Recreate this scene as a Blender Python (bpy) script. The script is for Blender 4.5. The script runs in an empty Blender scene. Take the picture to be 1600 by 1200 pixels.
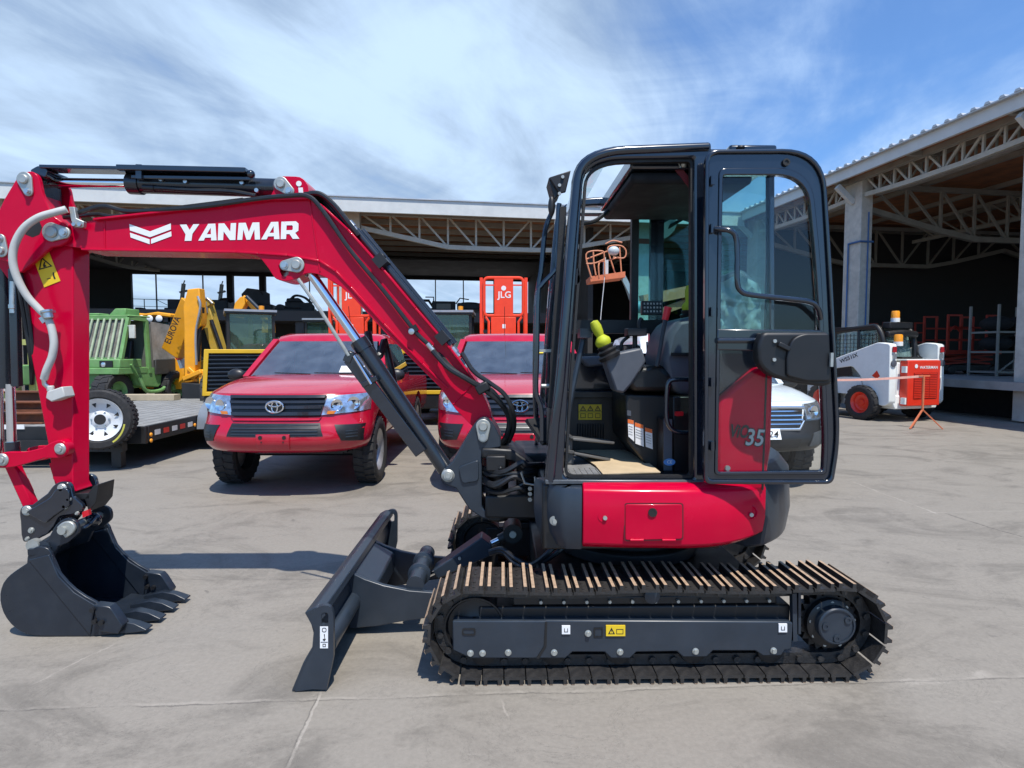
import bpy, bmesh, math, random
from mathutils import Vector, Matrix
random.seed(7)
R = math.radians
scn = bpy.context.scene
COL = scn.collection
V = Vector

# ------------------------------------------------------------------ camera
FPX = 915.0
CAMZ = 1.526
YAW = -math.atan(15/FPX)
PITCH = -math.atan(50/FPX)
cam_d = bpy.data.cameras.new("camera")
cam = bpy.data.objects.new("camera", cam_d)
COL.objects.link(cam)
cam_d.sensor_width = 36
cam_d.lens = FPX/1600*36
cam_d.clip_start = 0.05
cam_d.clip_end = 3000
cam.location = (0, 0, CAMZ)
cam.rotation_euler = (math.pi/2+PITCH, 0, YAW)
scn.camera = cam
CM = (Matrix.Rotation(YAW, 3, 'Z') @ Matrix.Rotation(math.pi/2+PITCH, 3, 'X'))

def ray(px, py):
    return CM @ V(((px-800)/FPX, -(py-600)/FPX, -1))
def at(px, py, Y):
    d = ray(px, py)
    return V((0, 0, CAMZ)) + d*(Y/d.y)
def ground(px, py, z=0):
    d = ray(px, py)
    return V((0, 0, CAMZ)) + d*((z-CAMZ)/d.z)
def PP(pts, Y):
    return [at(p[0], p[1], Y) for p in pts]
def xz(px, py, Y):
    p = at(px, py, Y)
    return (p.x, p.z)

# ------------------------------------------------------------------ shapes
def arc_round(pts, seg=5):
    """pts: (x, y[, r]) polygon -> points with rounded corners"""
    out = []
    n = len(pts)
    for i in range(n):
        p = pts[i]; r = p[2] if len(p) > 2 else 0
        P = V((p[0], p[1]))
        if r <= 0:
            out.append((P.x, P.y)); continue
        A = V(pts[i-1][:2]); B = V(pts[(i+1) % n][:2])
        da = (A-P); db = (B-P)
        la = min(r, da.length*.49); lb = min(r, db.length*.49)
        a = P+da.normalized()*la; b = P+db.normalized()*lb
        for k in range(seg+1):
            t = k/seg
            q = a*(1-t)**2+P*2*t*(1-t)+b*t*t
            out.append((q.x, q.y))
    return out

def ring_pts(pts, seg=5):
    out = []
    for p in pts:
        out.append(p if len(p) > 2 else (p[0], p[1], 0.001))
    return arc_round(out, seg)

def smooth_path(pts, n=6):
    """catmull-rom through 3d points"""
    pts = [V(p) for p in pts]
    if len(pts) < 3: return pts
    ext = [pts[0]*2-pts[1]]+pts+[pts[-1]*2-pts[-2]]
    out = []
    for i in range(1, len(ext)-2):
        p0, p1, p2, p3 = ext[i-1:i+3]
        for k in range(n):
            t = k/n
            out.append(.5*((2*p1)+(p2-p0)*t+(2*p0-5*p1+4*p2-p3)*t*t+(3*p1-p0-3*p2+p3)*t**3))
    out.append(pts[-1])
    return out

CEN = {}
class MB:
    def __init__(s):
        s.bm = bmesh.new()
    def add(s, verts, faces, mi=0):
        vs = [s.bm.verts.new(v) for v in verts]
        for f in faces:
            try:
                fc = s.bm.faces.new([vs[i] for i in f]); fc.material_index = mi
            except ValueError:
                pass
        return s
    def prism(s, pts, vec, mi=0):
        n = len(pts); vec = V(vec)
        pts = [V(p) for p in pts]
        vs = pts+[p+vec for p in pts]
        fs = [list(range(n)), list(range(2*n-1, n-1, -1))]
        for i in range(n):
            j = (i+1) % n
            fs.append([i, i+n, j+n, j])
        return s.add(vs, fs, mi)
    def plate(s, px, Y0, Y1, mi=0, ref=None):
        """pixel outline read at depth Y0, extruded to Y1 (straight along the depth)"""
        pts = PP(px, Y0 if ref is None else ref)
        pts = [V((p.x, Y0, p.z)) for p in pts]
        return s.prism(pts, (0, Y1-Y0, 0), mi)
    def ring(s, outer, inner, vec, mi=0):
        n = len(outer); vec = V(vec)
        o = [V(p) for p in outer]; i_ = [V(p) for p in inner]
        vs = o+i_+[p+vec for p in o]+[p+vec for p in i_]
        fs = []
        for a in range(n):
            b = (a+1) % n
            fs += [[a, b, n+b, n+a], [2*n+b, 2*n+a, 3*n+a, 3*n+b], [b, a, 2*n+a, 2*n+b], [n+a, n+b, 3*n+b, 3*n+a]]
        return s.add(vs, fs, mi)
    def pring(s, outer, inner, Y0, Y1, seg=5, mi=0):
        o = [V((p.x, Y0, p.z)) for p in PP(ring_pts(outer, seg), Y0)]
        i_ = [V((p.x, Y0, p.z)) for p in PP(ring_pts(inner, seg), Y0)]
        return s.ring(o, i_, (0, Y1-Y0, 0), mi)
    def box(s, a, b, mi=0):
        x0, y0, z0 = a; x1, y1, z1 = b
        return s.prism([(x0, y0, z0), (x1, y0, z0), (x1, y1, z0), (x0, y1, z0)], (0, 0, z1-z0), mi)
    def bar(s, p0, p1, w, h, up=(0, 0, 1), mi=0):
        """rectangular bar from p0 to p1: w across, h along up"""
        p0 = V(p0); p1 = V(p1); d = (p1-p0).normalized(); up = V(up)
        if abs(d.dot(up)) > .98: up = V((0, 1, 0)) if abs(d.y) < .9 else V((1, 0, 0))
        sx = d.cross(up).normalized(); u = sx.cross(d).normalized()
        q = [p0+sx*w/2+u*h/2, p0-sx*w/2+u*h/2, p0-sx*w/2-u*h/2, p0+sx*w/2-u*h/2]
        return s.prism(q, p1-p0, mi)
    def cyl(s, p0, p1, r, r1=None, n=16, mi=0):
        return s.lathe(p0, V(p1)-V(p0), [(0, 0), (r, 0), (r if r1 is None else r1, (V(p1)-V(p0)).length), (0, (V(p1)-V(p0)).length)], n, mi)
    def lathe(s, o, axis, prof, n=20, mi=0):
        o = V(o); ax = V(axis).normalized()
        t = V((0, 0, 1)) if abs(ax.z) < .9 else V((1, 0, 0))
        u = ax.cross(t).normalized(); w = ax.cross(u)
        vs = []; fs = []; idx = []
        for (r, h) in prof:
            if r <= 1e-6:
                idx.append([len(vs)]); vs.append(o+ax*h)
            else:
                st = len(vs); idx.append(list(range(st, st+n)))
                for k in range(n):
                    a = 2*math.pi*k/n
                    vs.append(o+ax*h+(u*math.cos(a)+w*math.sin(a))*r)
        for a, b in zip(idx, idx[1:]):
            for k in range(n):
                j = (k+1) % n
                if len(a) == 1 and len(b) == 1: continue
                if len(a) == 1: fs.append([a[0], b[k], b[j]])
                elif len(b) == 1: fs.append([a[k], b[0], a[j]])
                else: fs.append([a[k], b[k], b[j], a[j]])
        return s.add(vs, fs, mi)
    def tube(s, path, r, n=8, mi=0, caps=True, flat=None):
        path = [V(p) for p in path]
        m = len(path); vs = []; fs = []
        prev = None
        for i, p in enumerate(path):
            d = (path[min(i+1, m-1)]-path[max(i-1, 0)]).normalized()
            if prev is None:
                t = V((0, 1, 0)) if abs(d.y) < .9 else V((0, 0, 1))
                u = d.cross(t).normalized()
            else:
                u = (prev-d*prev.dot(d)).normalized()
            prev = u; w = d.cross(u)
            rr = r[i] if isinstance(r, (list, tuple)) else r
            for k in range(n):
                a = 2*math.pi*(k+.5)/n
                vs.append(p+(u*math.cos(a)+w*math.sin(a)*(flat or 1))*rr)
        for i in range(m-1):
            for k in range(n):
                j = (k+1) % n
                fs.append([i*n+k, i*n+j, (i+1)*n+j, (i+1)*n+k])
        if caps:
            fs.append(list(range(n-1, -1, -1))); fs.append(list(range((m-1)*n, m*n)))
        return s.add(vs, fs, mi)
    def ball(s, c, r, n=12, m=8, sc=(1, 1, 1), mi=0):
        prof = [(math.sin(math.pi*k/m)*r, -math.cos(math.pi*k/m)*r) for k in range(m+1)]
        prof[0] = (0, -r); prof[-1] = (0, r)
        k0 = len(s.bm.verts)
        s.lathe((0, 0, 0), (0, 0, 1), prof, n, mi)
        s.bm.verts.ensure_lookup_table()
        c = V(c)
        for v in s.bm.verts[k0:]:
            v.co = V((v.co.x*sc[0], v.co.y*sc[1], v.co.z*sc[2]))+c
        return s
    def loft(s, secs, mi=0, caps=True, closed=True):
        n = len(secs[0]); vs = [V(p) for q in secs for p in q]; fs = []
        for i in range(len(secs)-1):
            for k in range(n if closed else n-1):
                j = (k+1) % n
                fs.append([i*n+k, i*n+j, (i+1)*n+j, (i+1)*n+k])
        if caps and closed:
            fs.append(list(range(n-1, -1, -1))); fs.append(list(range((len(secs)-1)*n, len(secs)*n)))
        return s.add(vs, fs, mi)
    def text(s, txt, o, ux, uy, size, bold=0.0, shear=0.0, align='CENTER', mi=0, width=None, lift=None):
        c = bpy.data.curves.new("t", 'FONT'); c.body = txt; c.size = 1; c.align_x = align; c.align_y = 'CENTER'
        c.offset = bold; c.shear = shear; c.resolution_u = 3; c.fill_mode = 'FRONT'
        ob = bpy.data.objects.new("t", c); COL.objects.link(ob)
        dg = bpy.context.evaluated_depsgraph_get()
        me = bpy.data.meshes.new_from_object(ob.evaluated_get(dg))
        o = V(o); ux = V(ux).normalized(); uy = V(uy).normalized()
        xs = [v.co.x for v in me.vertices] or [0, 1]
        k = size if width is None else width/(max(xs)-min(xs))
        vs = [o+ux*v.co.x*k+uy*v.co.y*size for v in me.vertices]
        fs = [list(p.vertices) for p in me.polygons]
        bpy.data.objects.remove(ob); bpy.data.curves.remove(c); bpy.data.meshes.remove(me)
        return s.add(vs, fs, mi)
    def build(s, name, mats, parent=None, bevel=0, smooth=38, seg=2, keep=False):
        bm = s.bm
        bmesh.ops.recalc_face_normals(bm, faces=bm.faces)
        me = bpy.data.meshes.new(name)
        co = [v.co for v in bm.verts]
        lo = V((min(c.x for c in co), min(c.y for c in co), min(c.z for c in co)))
        hi = V((max(c.x for c in co), max(c.y for c in co), max(c.z for c in co)))
        c = (lo+hi)/2
        if parent is None: c.z = lo.z
        bmesh.ops.translate(bm, verts=bm.verts, vec=-c)
        bm.to_mesh(me); bm.free()
        if not isinstance(mats, (list, tuple)): mats = [mats]
        for m in mats: me.materials.append(m)
        if smooth:
            me.shade_smooth(); me.set_sharp_from_angle(angle=R(smooth))
        ob = bpy.data.objects.new(name, me); COL.objects.link(ob)
        if parent is not None:
            ob.parent = parent; ob.location = c-CEN[parent.name]
        else:
            ob.location = c
        CEN[ob.name] = c
        if bevel:
            b = ob.modifiers.new("bevel", 'BEVEL'); b.width = bevel; b.segments = seg; b.limit_method = 'ANGLE'; b.angle_limit = R(40)
            b.harden_normals = False
        return ob

def tag(o, label, cat, group=None, kind=None):
    if label: o['label'] = label
    if cat: o['category'] = cat
    if group: o['group'] = group
    if kind: o['kind'] = kind
    return o
def thing(name, label, cat, loc, rz=0, group=None, world=False):
    o = bpy.data.objects.new(name, None); COL.objects.link(o)
    o.empty_display_size = .2
    o.location = loc; o.rotation_euler = (0, 0, rz)
    CEN[o.name] = V(loc) if world else V((0, 0, 0))
    return tag(o, label, cat, group)
def struct(o, kind='structure'):
    o['kind'] = kind
    return o
def dup(o, parent=None):
    c = o.copy(); COL.objects.link(c)
    if parent is not None: c.parent = parent
    CEN[c.name] = CEN.get(o.name, V((0, 0, 0)))
    for ch in list(o.children): dup(ch, c)
    return c
def cut(ob, cutter):
    """boolean difference, result baked into the mesh"""
    me = bpy.data.meshes.new("cut"); bm = cutter.bm
    bmesh.ops.recalc_face_normals(bm, faces=bm.faces)
    bm.to_mesh(me); bm.free()
    co = bpy.data.objects.new("cut", me); COL.objects.link(co)
    co.location = CEN[ob.name]*0
    tmp = ob.copy(); tmp.parent = None; tmp.location = CEN[ob.name]; tmp.rotation_euler = (0, 0, 0); COL.objects.link(tmp)
    tmp.modifiers.clear()
    m = tmp.modifiers.new("b", 'BOOLEAN'); m.object = co; m.operation = 'DIFFERENCE'; m.solver = 'EXACT'
    dg = bpy.context.evaluated_depsgraph_get()
    new = bpy.data.meshes.new_from_object(tmp.evaluated_get(dg))
    new.shade_smooth(); new.set_sharp_from_angle(angle=R(38))
    bpy.data.objects.remove(tmp); bpy.data.objects.remove(co)
    ob.data = new
    return ob

# ------------------------------------------------------------------ materials
MATS = {}
def nodes(m):
    m.use_nodes = True
    return m.node_tree.nodes, m.node_tree.links
def mat(name, col, rough=.5, metal=0, coat=0, noise=.12, scale=6, bump=0, spec=.5, dust=0, dustcol=(.32, .29, .25), ior=1.5, coatr=.05):
    if name in MATS: return MATS[name]
    m = bpy.data.materials.new(name); N, L = nodes(m)
    b = N["Principled BSDF"]
    b.inputs["Metallic"].default_value = metal
    b.inputs["Specular IOR Level"].default_value = spec
    b.inputs["Coat Weight"].default_value = coat
    b.inputs["Coat Roughness"].default_value = coatr
    tc = N.new("ShaderNodeTexCoord")
    nz = N.new("ShaderNodeTexNoise"); nz.inputs["Scale"].default_value = scale; nz.inputs["Detail"].default_value = 6; nz.inputs["Roughness"].default_value = .62
    L.new(tc.outputs["Object"], nz.inputs["Vector"])
    mr = N.new("ShaderNodeMapRange"); mr.inputs[1].default_value = .3; mr.inputs[2].default_value = .7
    mr.inputs[3].default_value = 1-noise; mr.inputs[4].default_value = 1+noise
    L.new(nz.outputs["Fac"], mr.inputs[0])
    mx = N.new("ShaderNodeVectorMath"); mx.operation = 'SCALE'; mx.inputs[0].default_value = col
    L.new(mr.outputs[0], mx.inputs["Scale"])
    out = mx.outputs[0]
    if dust:
        n2 = N.new("ShaderNodeTexNoise"); n2.inputs["Scale"].default_value = scale*2.3; n2.inputs["Detail"].default_value = 8; n2.inputs["Roughness"].default_value = .7
        L.new(tc.outputs["Object"], n2.inputs["Vector"])
        r2 = N.new("ShaderNodeMapRange"); r2.inputs[1].default_value = .45; r2.inputs[2].default_value = .8; r2.inputs[3].default_value = 0; r2.inputs[4].default_value = dust
        L.new(n2.outputs["Fac"], r2.inputs[0])
        mm = N.new("ShaderNodeMix"); mm.data_type = 'RGBA'
        L.new(r2.outputs[0], mm.inputs[0]); L.new(out, mm.inputs[6]); mm.inputs[7].default_value = (*dustcol, 1)
        out = mm.outputs[2]
    L.new(out, b.inputs["Base Color"])
    rr = N.new("ShaderNodeMapRange"); rr.inputs[1].default_value = .3; rr.inputs[2].default_value = .7
    rr.inputs[3].default_value = max(.02, rough*.8); rr.inputs[4].default_value = min(1, rough*1.2)
    L.new(nz.outputs["Fac"], rr.inputs[0]); L.new(rr.outputs[0], b.inputs["Roughness"])
    if bump:
        n3 = N.new("ShaderNodeTexNoise"); n3.inputs["Scale"].default_value = scale*8; n3.inputs["Detail"].default_value = 4
        L.new(tc.outputs["Object"], n3.inputs["Vector"])
        bp = N.new("ShaderNodeBump"); bp.inputs["Strength"].default_value = bump; bp.inputs["Distance"].default_value = .01
        L.new(n3.outputs["Fac"], bp.inputs["Height"]); L.new(bp.outputs[0], b.inputs["Normal"])
    MATS[name] = m
    return m
def glass(name, tint=(.8, .9, .88), refl=1.0, ior=1.5, rough=.01, film=0.0, filmcol=(.5, .55, .5)):
    """thin pane: tinted see-through plus fresnel reflection"""
    if name in MATS: return MATS[name]
    m = bpy.data.materials.new(name); N, L = nodes(m)
    N.remove(N["Principled BSDF"])
    t = N.new("ShaderNodeBsdfTransparent"); t.inputs[0].default_value = (*tint, 1)
    g = N.new("ShaderNodeBsdfGlossy"); g.inputs["Roughness"].default_value = rough; g.inputs[0].default_value = (refl, refl, refl, 1)
    f = N.new("ShaderNodeFresnel"); 
    ge = N.new("ShaderNodeNewGeometry"); mr0 = N.new("ShaderNodeMapRange"); mr0.inputs[3].default_value = ior; mr0.inputs[4].default_value = 1/ior
    L.new(ge.outputs["Backfacing"], mr0.inputs[0]); L.new(mr0.outputs[0], f.inputs[0])
    mx = N.new("ShaderNodeMixShader"); L.new(f.outputs[0], mx.inputs[0]); 
    base = t.outputs[0]
    if film:
        d = N.new("ShaderNodeBsdfDiffuse"); d.inputs[0].default_value = (*filmcol, 1)
        tc = N.new("ShaderNodeTexCoord"); nz = N.new("ShaderNodeTexNoise"); nz.inputs["Scale"].default_value = 5; nz.inputs["Detail"].default_value = 6
        L.new(tc.outputs["Object"], nz.inputs["Vector"])
        mr = N.new("ShaderNodeMapRange"); mr.inputs[1].default_value = .3; mr.inputs[2].default_value = .7; mr.inputs[3].default_value = film*.6; mr.inputs[4].default_value = film*1.3
        L.new(nz.outputs[0], mr.inputs[0])
        m2 = N.new("ShaderNodeMixShader"); L.new(mr.outputs[0], m2.inputs[0]); L.new(t.outputs[0], m2.inputs[1]); L.new(d.outputs[0], m2.inputs[2])
        base = m2.outputs[0]
    L.new(base, mx.inputs[1]); L.new(g.outputs[0], mx.inputs[2])
    L.new(mx.outputs[0], N["Material Output"].inputs[0])
    MATS[name] = m
    return m

RED = mat("red_paint", (.52, .0008, .030), .24, coat=.12, spec=.12, noise=.07, scale=3, dust=.02, dustcol=(.40, .22, .20))
TRED = mat("truck_red_paint", (.47, .004, .026), .20, coat=.8, spec=.35, noise=.06, scale=2, dust=.10, dustcol=(.4, .25, .22))
NAVY = mat("black_cab_paint", (.006, .010, .019), .20, coat=.9, noise=.1, scale=4, dust=.03, dustcol=(.2, .2, .2))
GREY = mat("dark_grey_paint", (.022, .031, .044), .34, noise=.14, scale=5, dust=.10, dustcol=(.10, .10, .10))
BUCK = mat("bucket_grey_paint", (.013, .019, .029), .32, noise=.12, scale=6, dust=.10, dustcol=(.10, .10, .10))
BLACK = mat("black_plastic", (.010, .010, .011), .45, noise=.15, scale=8)
RUBBER = mat("black_rubber", (.012, .012, .012), .6, noise=.2, scale=20, bump=.2)
HOSE = mat("hose_rubber", (.014, .015, .017), .38, noise=.15, scale=30)
STEEL = mat("zinc_steel", (.55, .56, .55), .35, metal=1, noise=.1, scale=20)
PIN = mat("galvanised_pin", (.42, .43, .40), .45, metal=.6, noise=.12, scale=25)
CHROME = mat("chrome_rod", (.75, .77, .8), .09, metal=1, noise=.04, scale=10)
SHOE = mat("track_shoe_black", (.024, .023, .023), .38, noise=.25, scale=14, dust=.35, dustcol=(.10, .09, .08), bump=.25)
WORN = mat("worn_grouser_tan", (.42, .29, .19), .6, noise=.25, scale=30)
GHOSE = mat("grey_hose", (.50, .50, .47), .45, noise=.06, scale=20)
YEL = mat("label_yellow", (.75, .52, .02), .5, noise=.04)
WHITE = mat("white_paint", (.78, .78, .76), .4, noise=.05, scale=3)
WLAB = mat("white_label", (.8, .8, .8), .5, noise=.02)
INK = mat("label_ink", (.015, .013, .012), .6, noise=.05)
ORNG = mat("label_orange", (.75, .16, .03), .5, noise=.05)
CARD = mat("cardboard", (.52, .40, .25), .8, noise=.1, scale=8, bump=.1)
SEATM = mat("seat_vinyl", (.075, .085, .105), .5, noise=.1, scale=12)
BOOT = mat("lever_boot_yellow", (.45, .50, .02), .6, noise=.1)
REDK = mat("red_knob", (.6, .01, .02), .4, noise=.05)
CYLB = mat("cylinder_black", (.013, .017, .024), .28, coat=.4, noise=.1, scale=6)
CABGL = glass("cab_glass_teal", (.80, .94, .92), .9, 1.42)
DOORGL = glass("door_glass_clear", (.965, .985, .982), .8, 1.38)
FILMGL = glass("front_glass", (.82, .92, .9), 1, 1.5)
CARGL = glass("windscreen_dark", (.22, .28, .32), 1, 2.1)
# ------------------------------------------------------------------ render, light, sky
scn.render.engine = 'CYCLES'
scn.view_settings.view_transform = 'Standard'; scn.view_settings.look = 'None'
scn.view_settings.exposure = 0.14; scn.view_settings.gamma = 1
scn.cycles.use_denoising = True
scn.cycles.max_bounces = 8; scn.cycles.transparent_max_bounces = 16; scn.cycles.glossy_bounces = 4; scn.cycles.diffuse_bounces = 3
scn.cycles.caustics_reflective = False; scn.cycles.caustics_refractive = False
SUN = V((.16, -.44, 1)).normalized()
EL = math.asin(SUN.z); AZ = math.atan2(SUN.x, SUN.y)
sd = bpy.data.lights.new("sun", 'SUN'); sd.energy = 4.9; sd.angle = R(.53); sd.color = (1, .955, .88)
so = bpy.data.objects.new("sun", sd); COL.objects.link(so); so.location = (5, -10, 20)
so.rotation_euler = (-SUN).to_track_quat('-Z', 'Y').to_euler()

w = bpy.data.worlds.new("World"); scn.world = w; w.use_nodes = True
N, L = w.node_tree.nodes, w.node_tree.links
bg = N["Background"]; bg.inputs[1].default_value = .10
sky = N.new("ShaderNodeTexSky"); sky.sky_type = 'NISHITA'; sky.sun_disc = False
sky.sun_elevation = EL; sky.sun_rotation = AZ; sky.altitude = 100; sky.air_density = 1.0; sky.dust_density = .6; sky.ozone_density = 1.6
tc = N.new("ShaderNodeTexCoord")
sep = N.new("ShaderNodeSeparateXYZ"); L.new(tc.outputs["Generated"], sep.inputs[0])
def mth(op, a, b=None, clamp=False, nt=None):
    nd = (nt or w.node_tree).nodes.new("ShaderNodeMath"); nd.operation = op; nd.use_clamp = clamp
    lk = (nt or w.node_tree).links
    for i, x in enumerate((a, b)):
        if x is None: continue
        if isinstance(x, (int, float)): nd.inputs[i].default_value = x
        else: lk.new(x, nd.inputs[i])
    return nd.outputs[0]
def ramp(val, stops, nt=None):
    nd = (nt or w.node_tree).nodes.new("ShaderNodeMapRange"); nd.interpolation_type = 'SMOOTHSTEP'
    (nt or w.node_tree).links.new(val, nd.inputs[0])
    for i, s in enumerate(stops): nd.inputs[i+1].default_value = s
    return nd.outputs[0]
den = mth('ADD', mth('MAXIMUM', sep.outputs[2], 0.0), .16)
cu = mth('DIVIDE', sep.outputs[0], den); cv = mth('DIVIDE', sep.outputs[1], den)
cmb = N.new("ShaderNodeCombineXYZ"); L.new(cu, cmb.inputs[0]); L.new(cv, cmb.inputs[1])
def cloud_noise(rot, sc, scale, detail, rough, dist=0):
    mp = N.new("ShaderNodeMapping"); mp.vector_type = 'TEXTURE'; mp.inputs["Rotation"].default_value = (0, 0, R(rot)); mp.inputs["Scale"].default_value = sc
    L.new(cmb.outputs[0], mp.inputs[0])
    nz = N.new("ShaderNodeTexNoise"); nz.inputs["Scale"].default_value = scale; nz.inputs["Detail"].default_value = detail
    nz.inputs["Roughness"].default_value = rough; nz.inputs["Distortion"].default_value = dist
    L.new(mp.outputs[0], nz.inputs[0])
    return nz.outputs["Fac"]
n1 = cloud_noise(100, (1.5, 1, 1), 1.5, 9, .55, .9)      # broad veil
n2 = cloud_noise(62, (2.3, 1, 1), 2.6, 10, .60, .6)     # streaks
n3 = cloud_noise(10, (1, 1, 1), .55, 3, .5)              # large thickness changes
# the veil thins towards the right-hand side of the sky
gap = V((ray(1580, 30))).normalized()
dt = N.new("ShaderNodeVectorMath"); dt.operation = 'DOT_PRODUCT'; dt.inputs[1].default_value = gap
L.new(tc.outputs["Generated"], dt.inputs[0])
thin = ramp(dt.outputs["Value"], (.84, .995, 0, .62))
s = mth('ADD', mth('MULTIPLY', n1, .54), mth('MULTIPLY', n2, .46))
s = mth('ADD', s, mth('MULTIPLY', mth('SUBTRACT', n3, .5), .25))
s = mth('SUBTRACT', s, mth('MULTIPLY', thin, .50))
cov = ramp(s, (.12, .50, 0.10, .98))
shade = ramp(mth('ADD', mth('MULTIPLY', n1, .5), mth('MULTIPLY', n2, .5)), (.34, .64, .72, 1.22))
ccol = N.new("ShaderNodeVectorMath"); ccol.operation = 'SCALE'; ccol.inputs[0].default_value = (5.0, 6.6, 8.8)
L.new(shade, ccol.inputs["Scale"])
mix = N.new("ShaderNodeMix"); mix.data_type = 'RGBA'
blu = N.new('ShaderNodeVectorMath'); blu.operation = 'MULTIPLY'; blu.inputs[1].default_value = (.85, 1.35, 1.9); L.new(sky.outputs[0], blu.inputs[0])
# veil kept ahead; unseen sky overhead and behind cleared to cut ambient fill
fwd = V((-.08, .95, .28)).normalized()
d2 = N.new("ShaderNodeVectorMath"); d2.operation = 'DOT_PRODUCT'; d2.inputs[1].default_value = fwd
L.new(tc.outputs["Generated"], d2.inputs[0])
cov = mth('MULTIPLY', cov, ramp(d2.outputs["Value"], (.35, .72, .14, 1)))
cov = mth('MULTIPLY', cov, ramp(sep.outputs[2], (.52, .80, 1, .12)))
L.new(cov, mix.inputs[0]); L.new(blu.outputs[0], mix.inputs[6]); L.new(ccol.outputs[0], mix.inputs[7])
L.new(mix.outputs[2], bg.inputs[0])

# ------------------------------------------------------------------ concrete yard
def ground_mat():
    m = bpy.data.materials.new("yard_concrete"); N, L = nodes(m); nt = m.node_tree
    b = N["Principled BSDF"]; b.inputs["Specular IOR Level"].default_value = .3
    tc = N.new("ShaderNodeTexCoord"); P = tc.outputs["Object"]
    def noise(scale, detail=6, rough=.6, sc=(1, 1, 1), dist=0):
        mp = N.new("ShaderNodeMapping"); mp.inputs["Scale"].default_value = sc; L.new(P, mp.inputs[0])
        nz = N.new("ShaderNodeTexNoise"); nz.inputs["Scale"].default_value = scale; nz.inputs["Detail"].default_value = detail
        nz.inputs["Roughness"].default_value = rough; nz.inputs["Distortion"].default_value = dist
        L.new(mp.outputs[0], nz.inputs[0]); return nz
    big = noise(.45, 5, .6, dist=.6); mid = noise(1.9, 8, .70, (1, 1.15, 1), .5); fine = noise(42, 4, .7); streak = noise(1.0, 8, .72, (.9, 1.5, 1), .9)
    f = mth('ADD', mth('MULTIPLY', big.outputs[0], .40), mth('MULTIPLY', mid.outputs[0], .60), nt=nt)
    cr = N.new("ShaderNodeValToRGB"); e = cr.color_ramp.elements
    e[0].position = .36; e[0].color = (.092, .083, .070, 1); e[1].position = .66; e[1].color = (.256, .231, .195, 1)
    x = e.new(.50); x.color = (.172, .155, .131, 1)
    L.new(f, cr.inputs[0])
    # dark traffic stains and pale scuffs
    st = ramp(streak.outputs[0], (.46, .66, 1.0, .70), nt)
    fi = ramp(fine.outputs[0], (.3, .7, .93, 1.07), nt)
    sc = N.new("ShaderNodeVectorMath"); sc.operation = 'SCALE'; L.new(cr.outputs[0], sc.inputs[0]); L.new(mth('MULTIPLY', st, fi, nt=nt), sc.inputs["Scale"])
    out = sc.outputs[0]
    sep = N.new("ShaderNodeSeparateXYZ"); L.new(P, sep.inputs[0])
    wob = noise(2.2, 6, .75); wobf = noise(16, 5, .8); brk = noise(5, 5, .7)
    def line(p, q, width, col, amt, wobble, a0=.35, a1=.6, seglim=True):
        """joint or crack along p-q in yard metres"""
        nonlocal out
        d = V((q[0]-p[0], q[1]-p[1])); ln = d.length; d /= ln; n = V((-d.y, d.x))
        dx = mth('SUBTRACT', sep.outputs[0], p[0], nt=nt); dy = mth('SUBTRACT', sep.outputs[1], p[1], nt=nt)
        dist = mth('ADD', mth('MULTIPLY', dx, n.x, nt=nt), mth('MULTIPLY', dy, n.y, nt=nt), nt=nt)
        wv = mth('ADD', mth('MULTIPLY', mth('SUBTRACT', wob.outputs[0], .5, nt=nt), wobble, nt=nt), mth('MULTIPLY', mth('SUBTRACT', wobf.outputs[0], .5, nt=nt), wobble*.22, nt=nt), nt=nt)
        ad = mth('ABSOLUTE', mth('ADD', dist, wv, nt=nt), nt=nt)
        k = ramp(ad, (width*.35, width, 1, 0), nt)
        k = mth('MULTIPLY', k, ramp(brk.outputs[0], (a0, a1, .15, 1), nt), nt=nt)
        if seglim:
            tt = mth('ADD', mth('MULTIPLY', dx, d.x, nt=nt), mth('MULTIPLY', dy, d.y, nt=nt), nt=nt)
            k = mth('MULTIPLY', k, mth('MULTIPLY', ramp(tt, (0, .1, 0, 1), nt), ramp(tt, (ln-.1, ln, 1, 0), nt), nt=nt), nt=nt)
        k = mth('MULTIPLY', k, amt, nt=nt)
        mx = N.new("ShaderNodeMix"); mx.data_type = 'RGBA'
        L.new(k, mx.inputs[0]); L.new(out, mx.inputs[6]); mx.inputs[7].default_value = (*col, 1)
        out = mx.outputs[2]
    def G(px, py):
        p = ground(px, py); return (p.x, p.y)
    pale = (.40, .36, .31); dark = (.06, .055, .05)
    line(G(-300, 1118), G(1900, 1046), .012, pale, .40, .06, .38, .66, seglim=False)
    line(G(-300, 1121), G(1900, 1049), .006, dark, .5, .06, .36, .6, seglim=False)
    line(G(505, 1075), G(440, 1215), .008, pale, .75, .05)
    line(G(500, 1078), G(436, 1215), .004, dark, .5, .05)
    line(G(1330, 752), G(1470, 805), .014, pale, .7, .12)
    line(G(1470, 800), G(1640, 852), .010, dark, .8, .14)
    line(G(1240, 806), G(1640, 797), .010, pale, .45, .08)
    line(G(40, 1075), G(190, 1000), .008, pale, .5, .10)
    line(G(780, 1088), G(800, 1140), .006, pale, .55, .06)
    line(G(230, 905), G(640, 905), .012, dark, .25, .10)
    line(G(1400, 1068), G(1560, 1050), .03, pale, .5, .12, .45, .6)
    # pale scuffs, dark drips and grit
    def over(fac, col):
        nonlocal out
        mx = N.new("ShaderNodeMix"); mx.data_type = 'RGBA'; L.new(fac, mx.inputs[0]); L.new(out, mx.inputs[6]); mx.inputs[7].default_value = (*col, 1); out = mx.outputs[2]
    sc1 = noise(9, 7, .75, (.35, 2.2, 1), .8); area = noise(.8, 3, .5)
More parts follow.
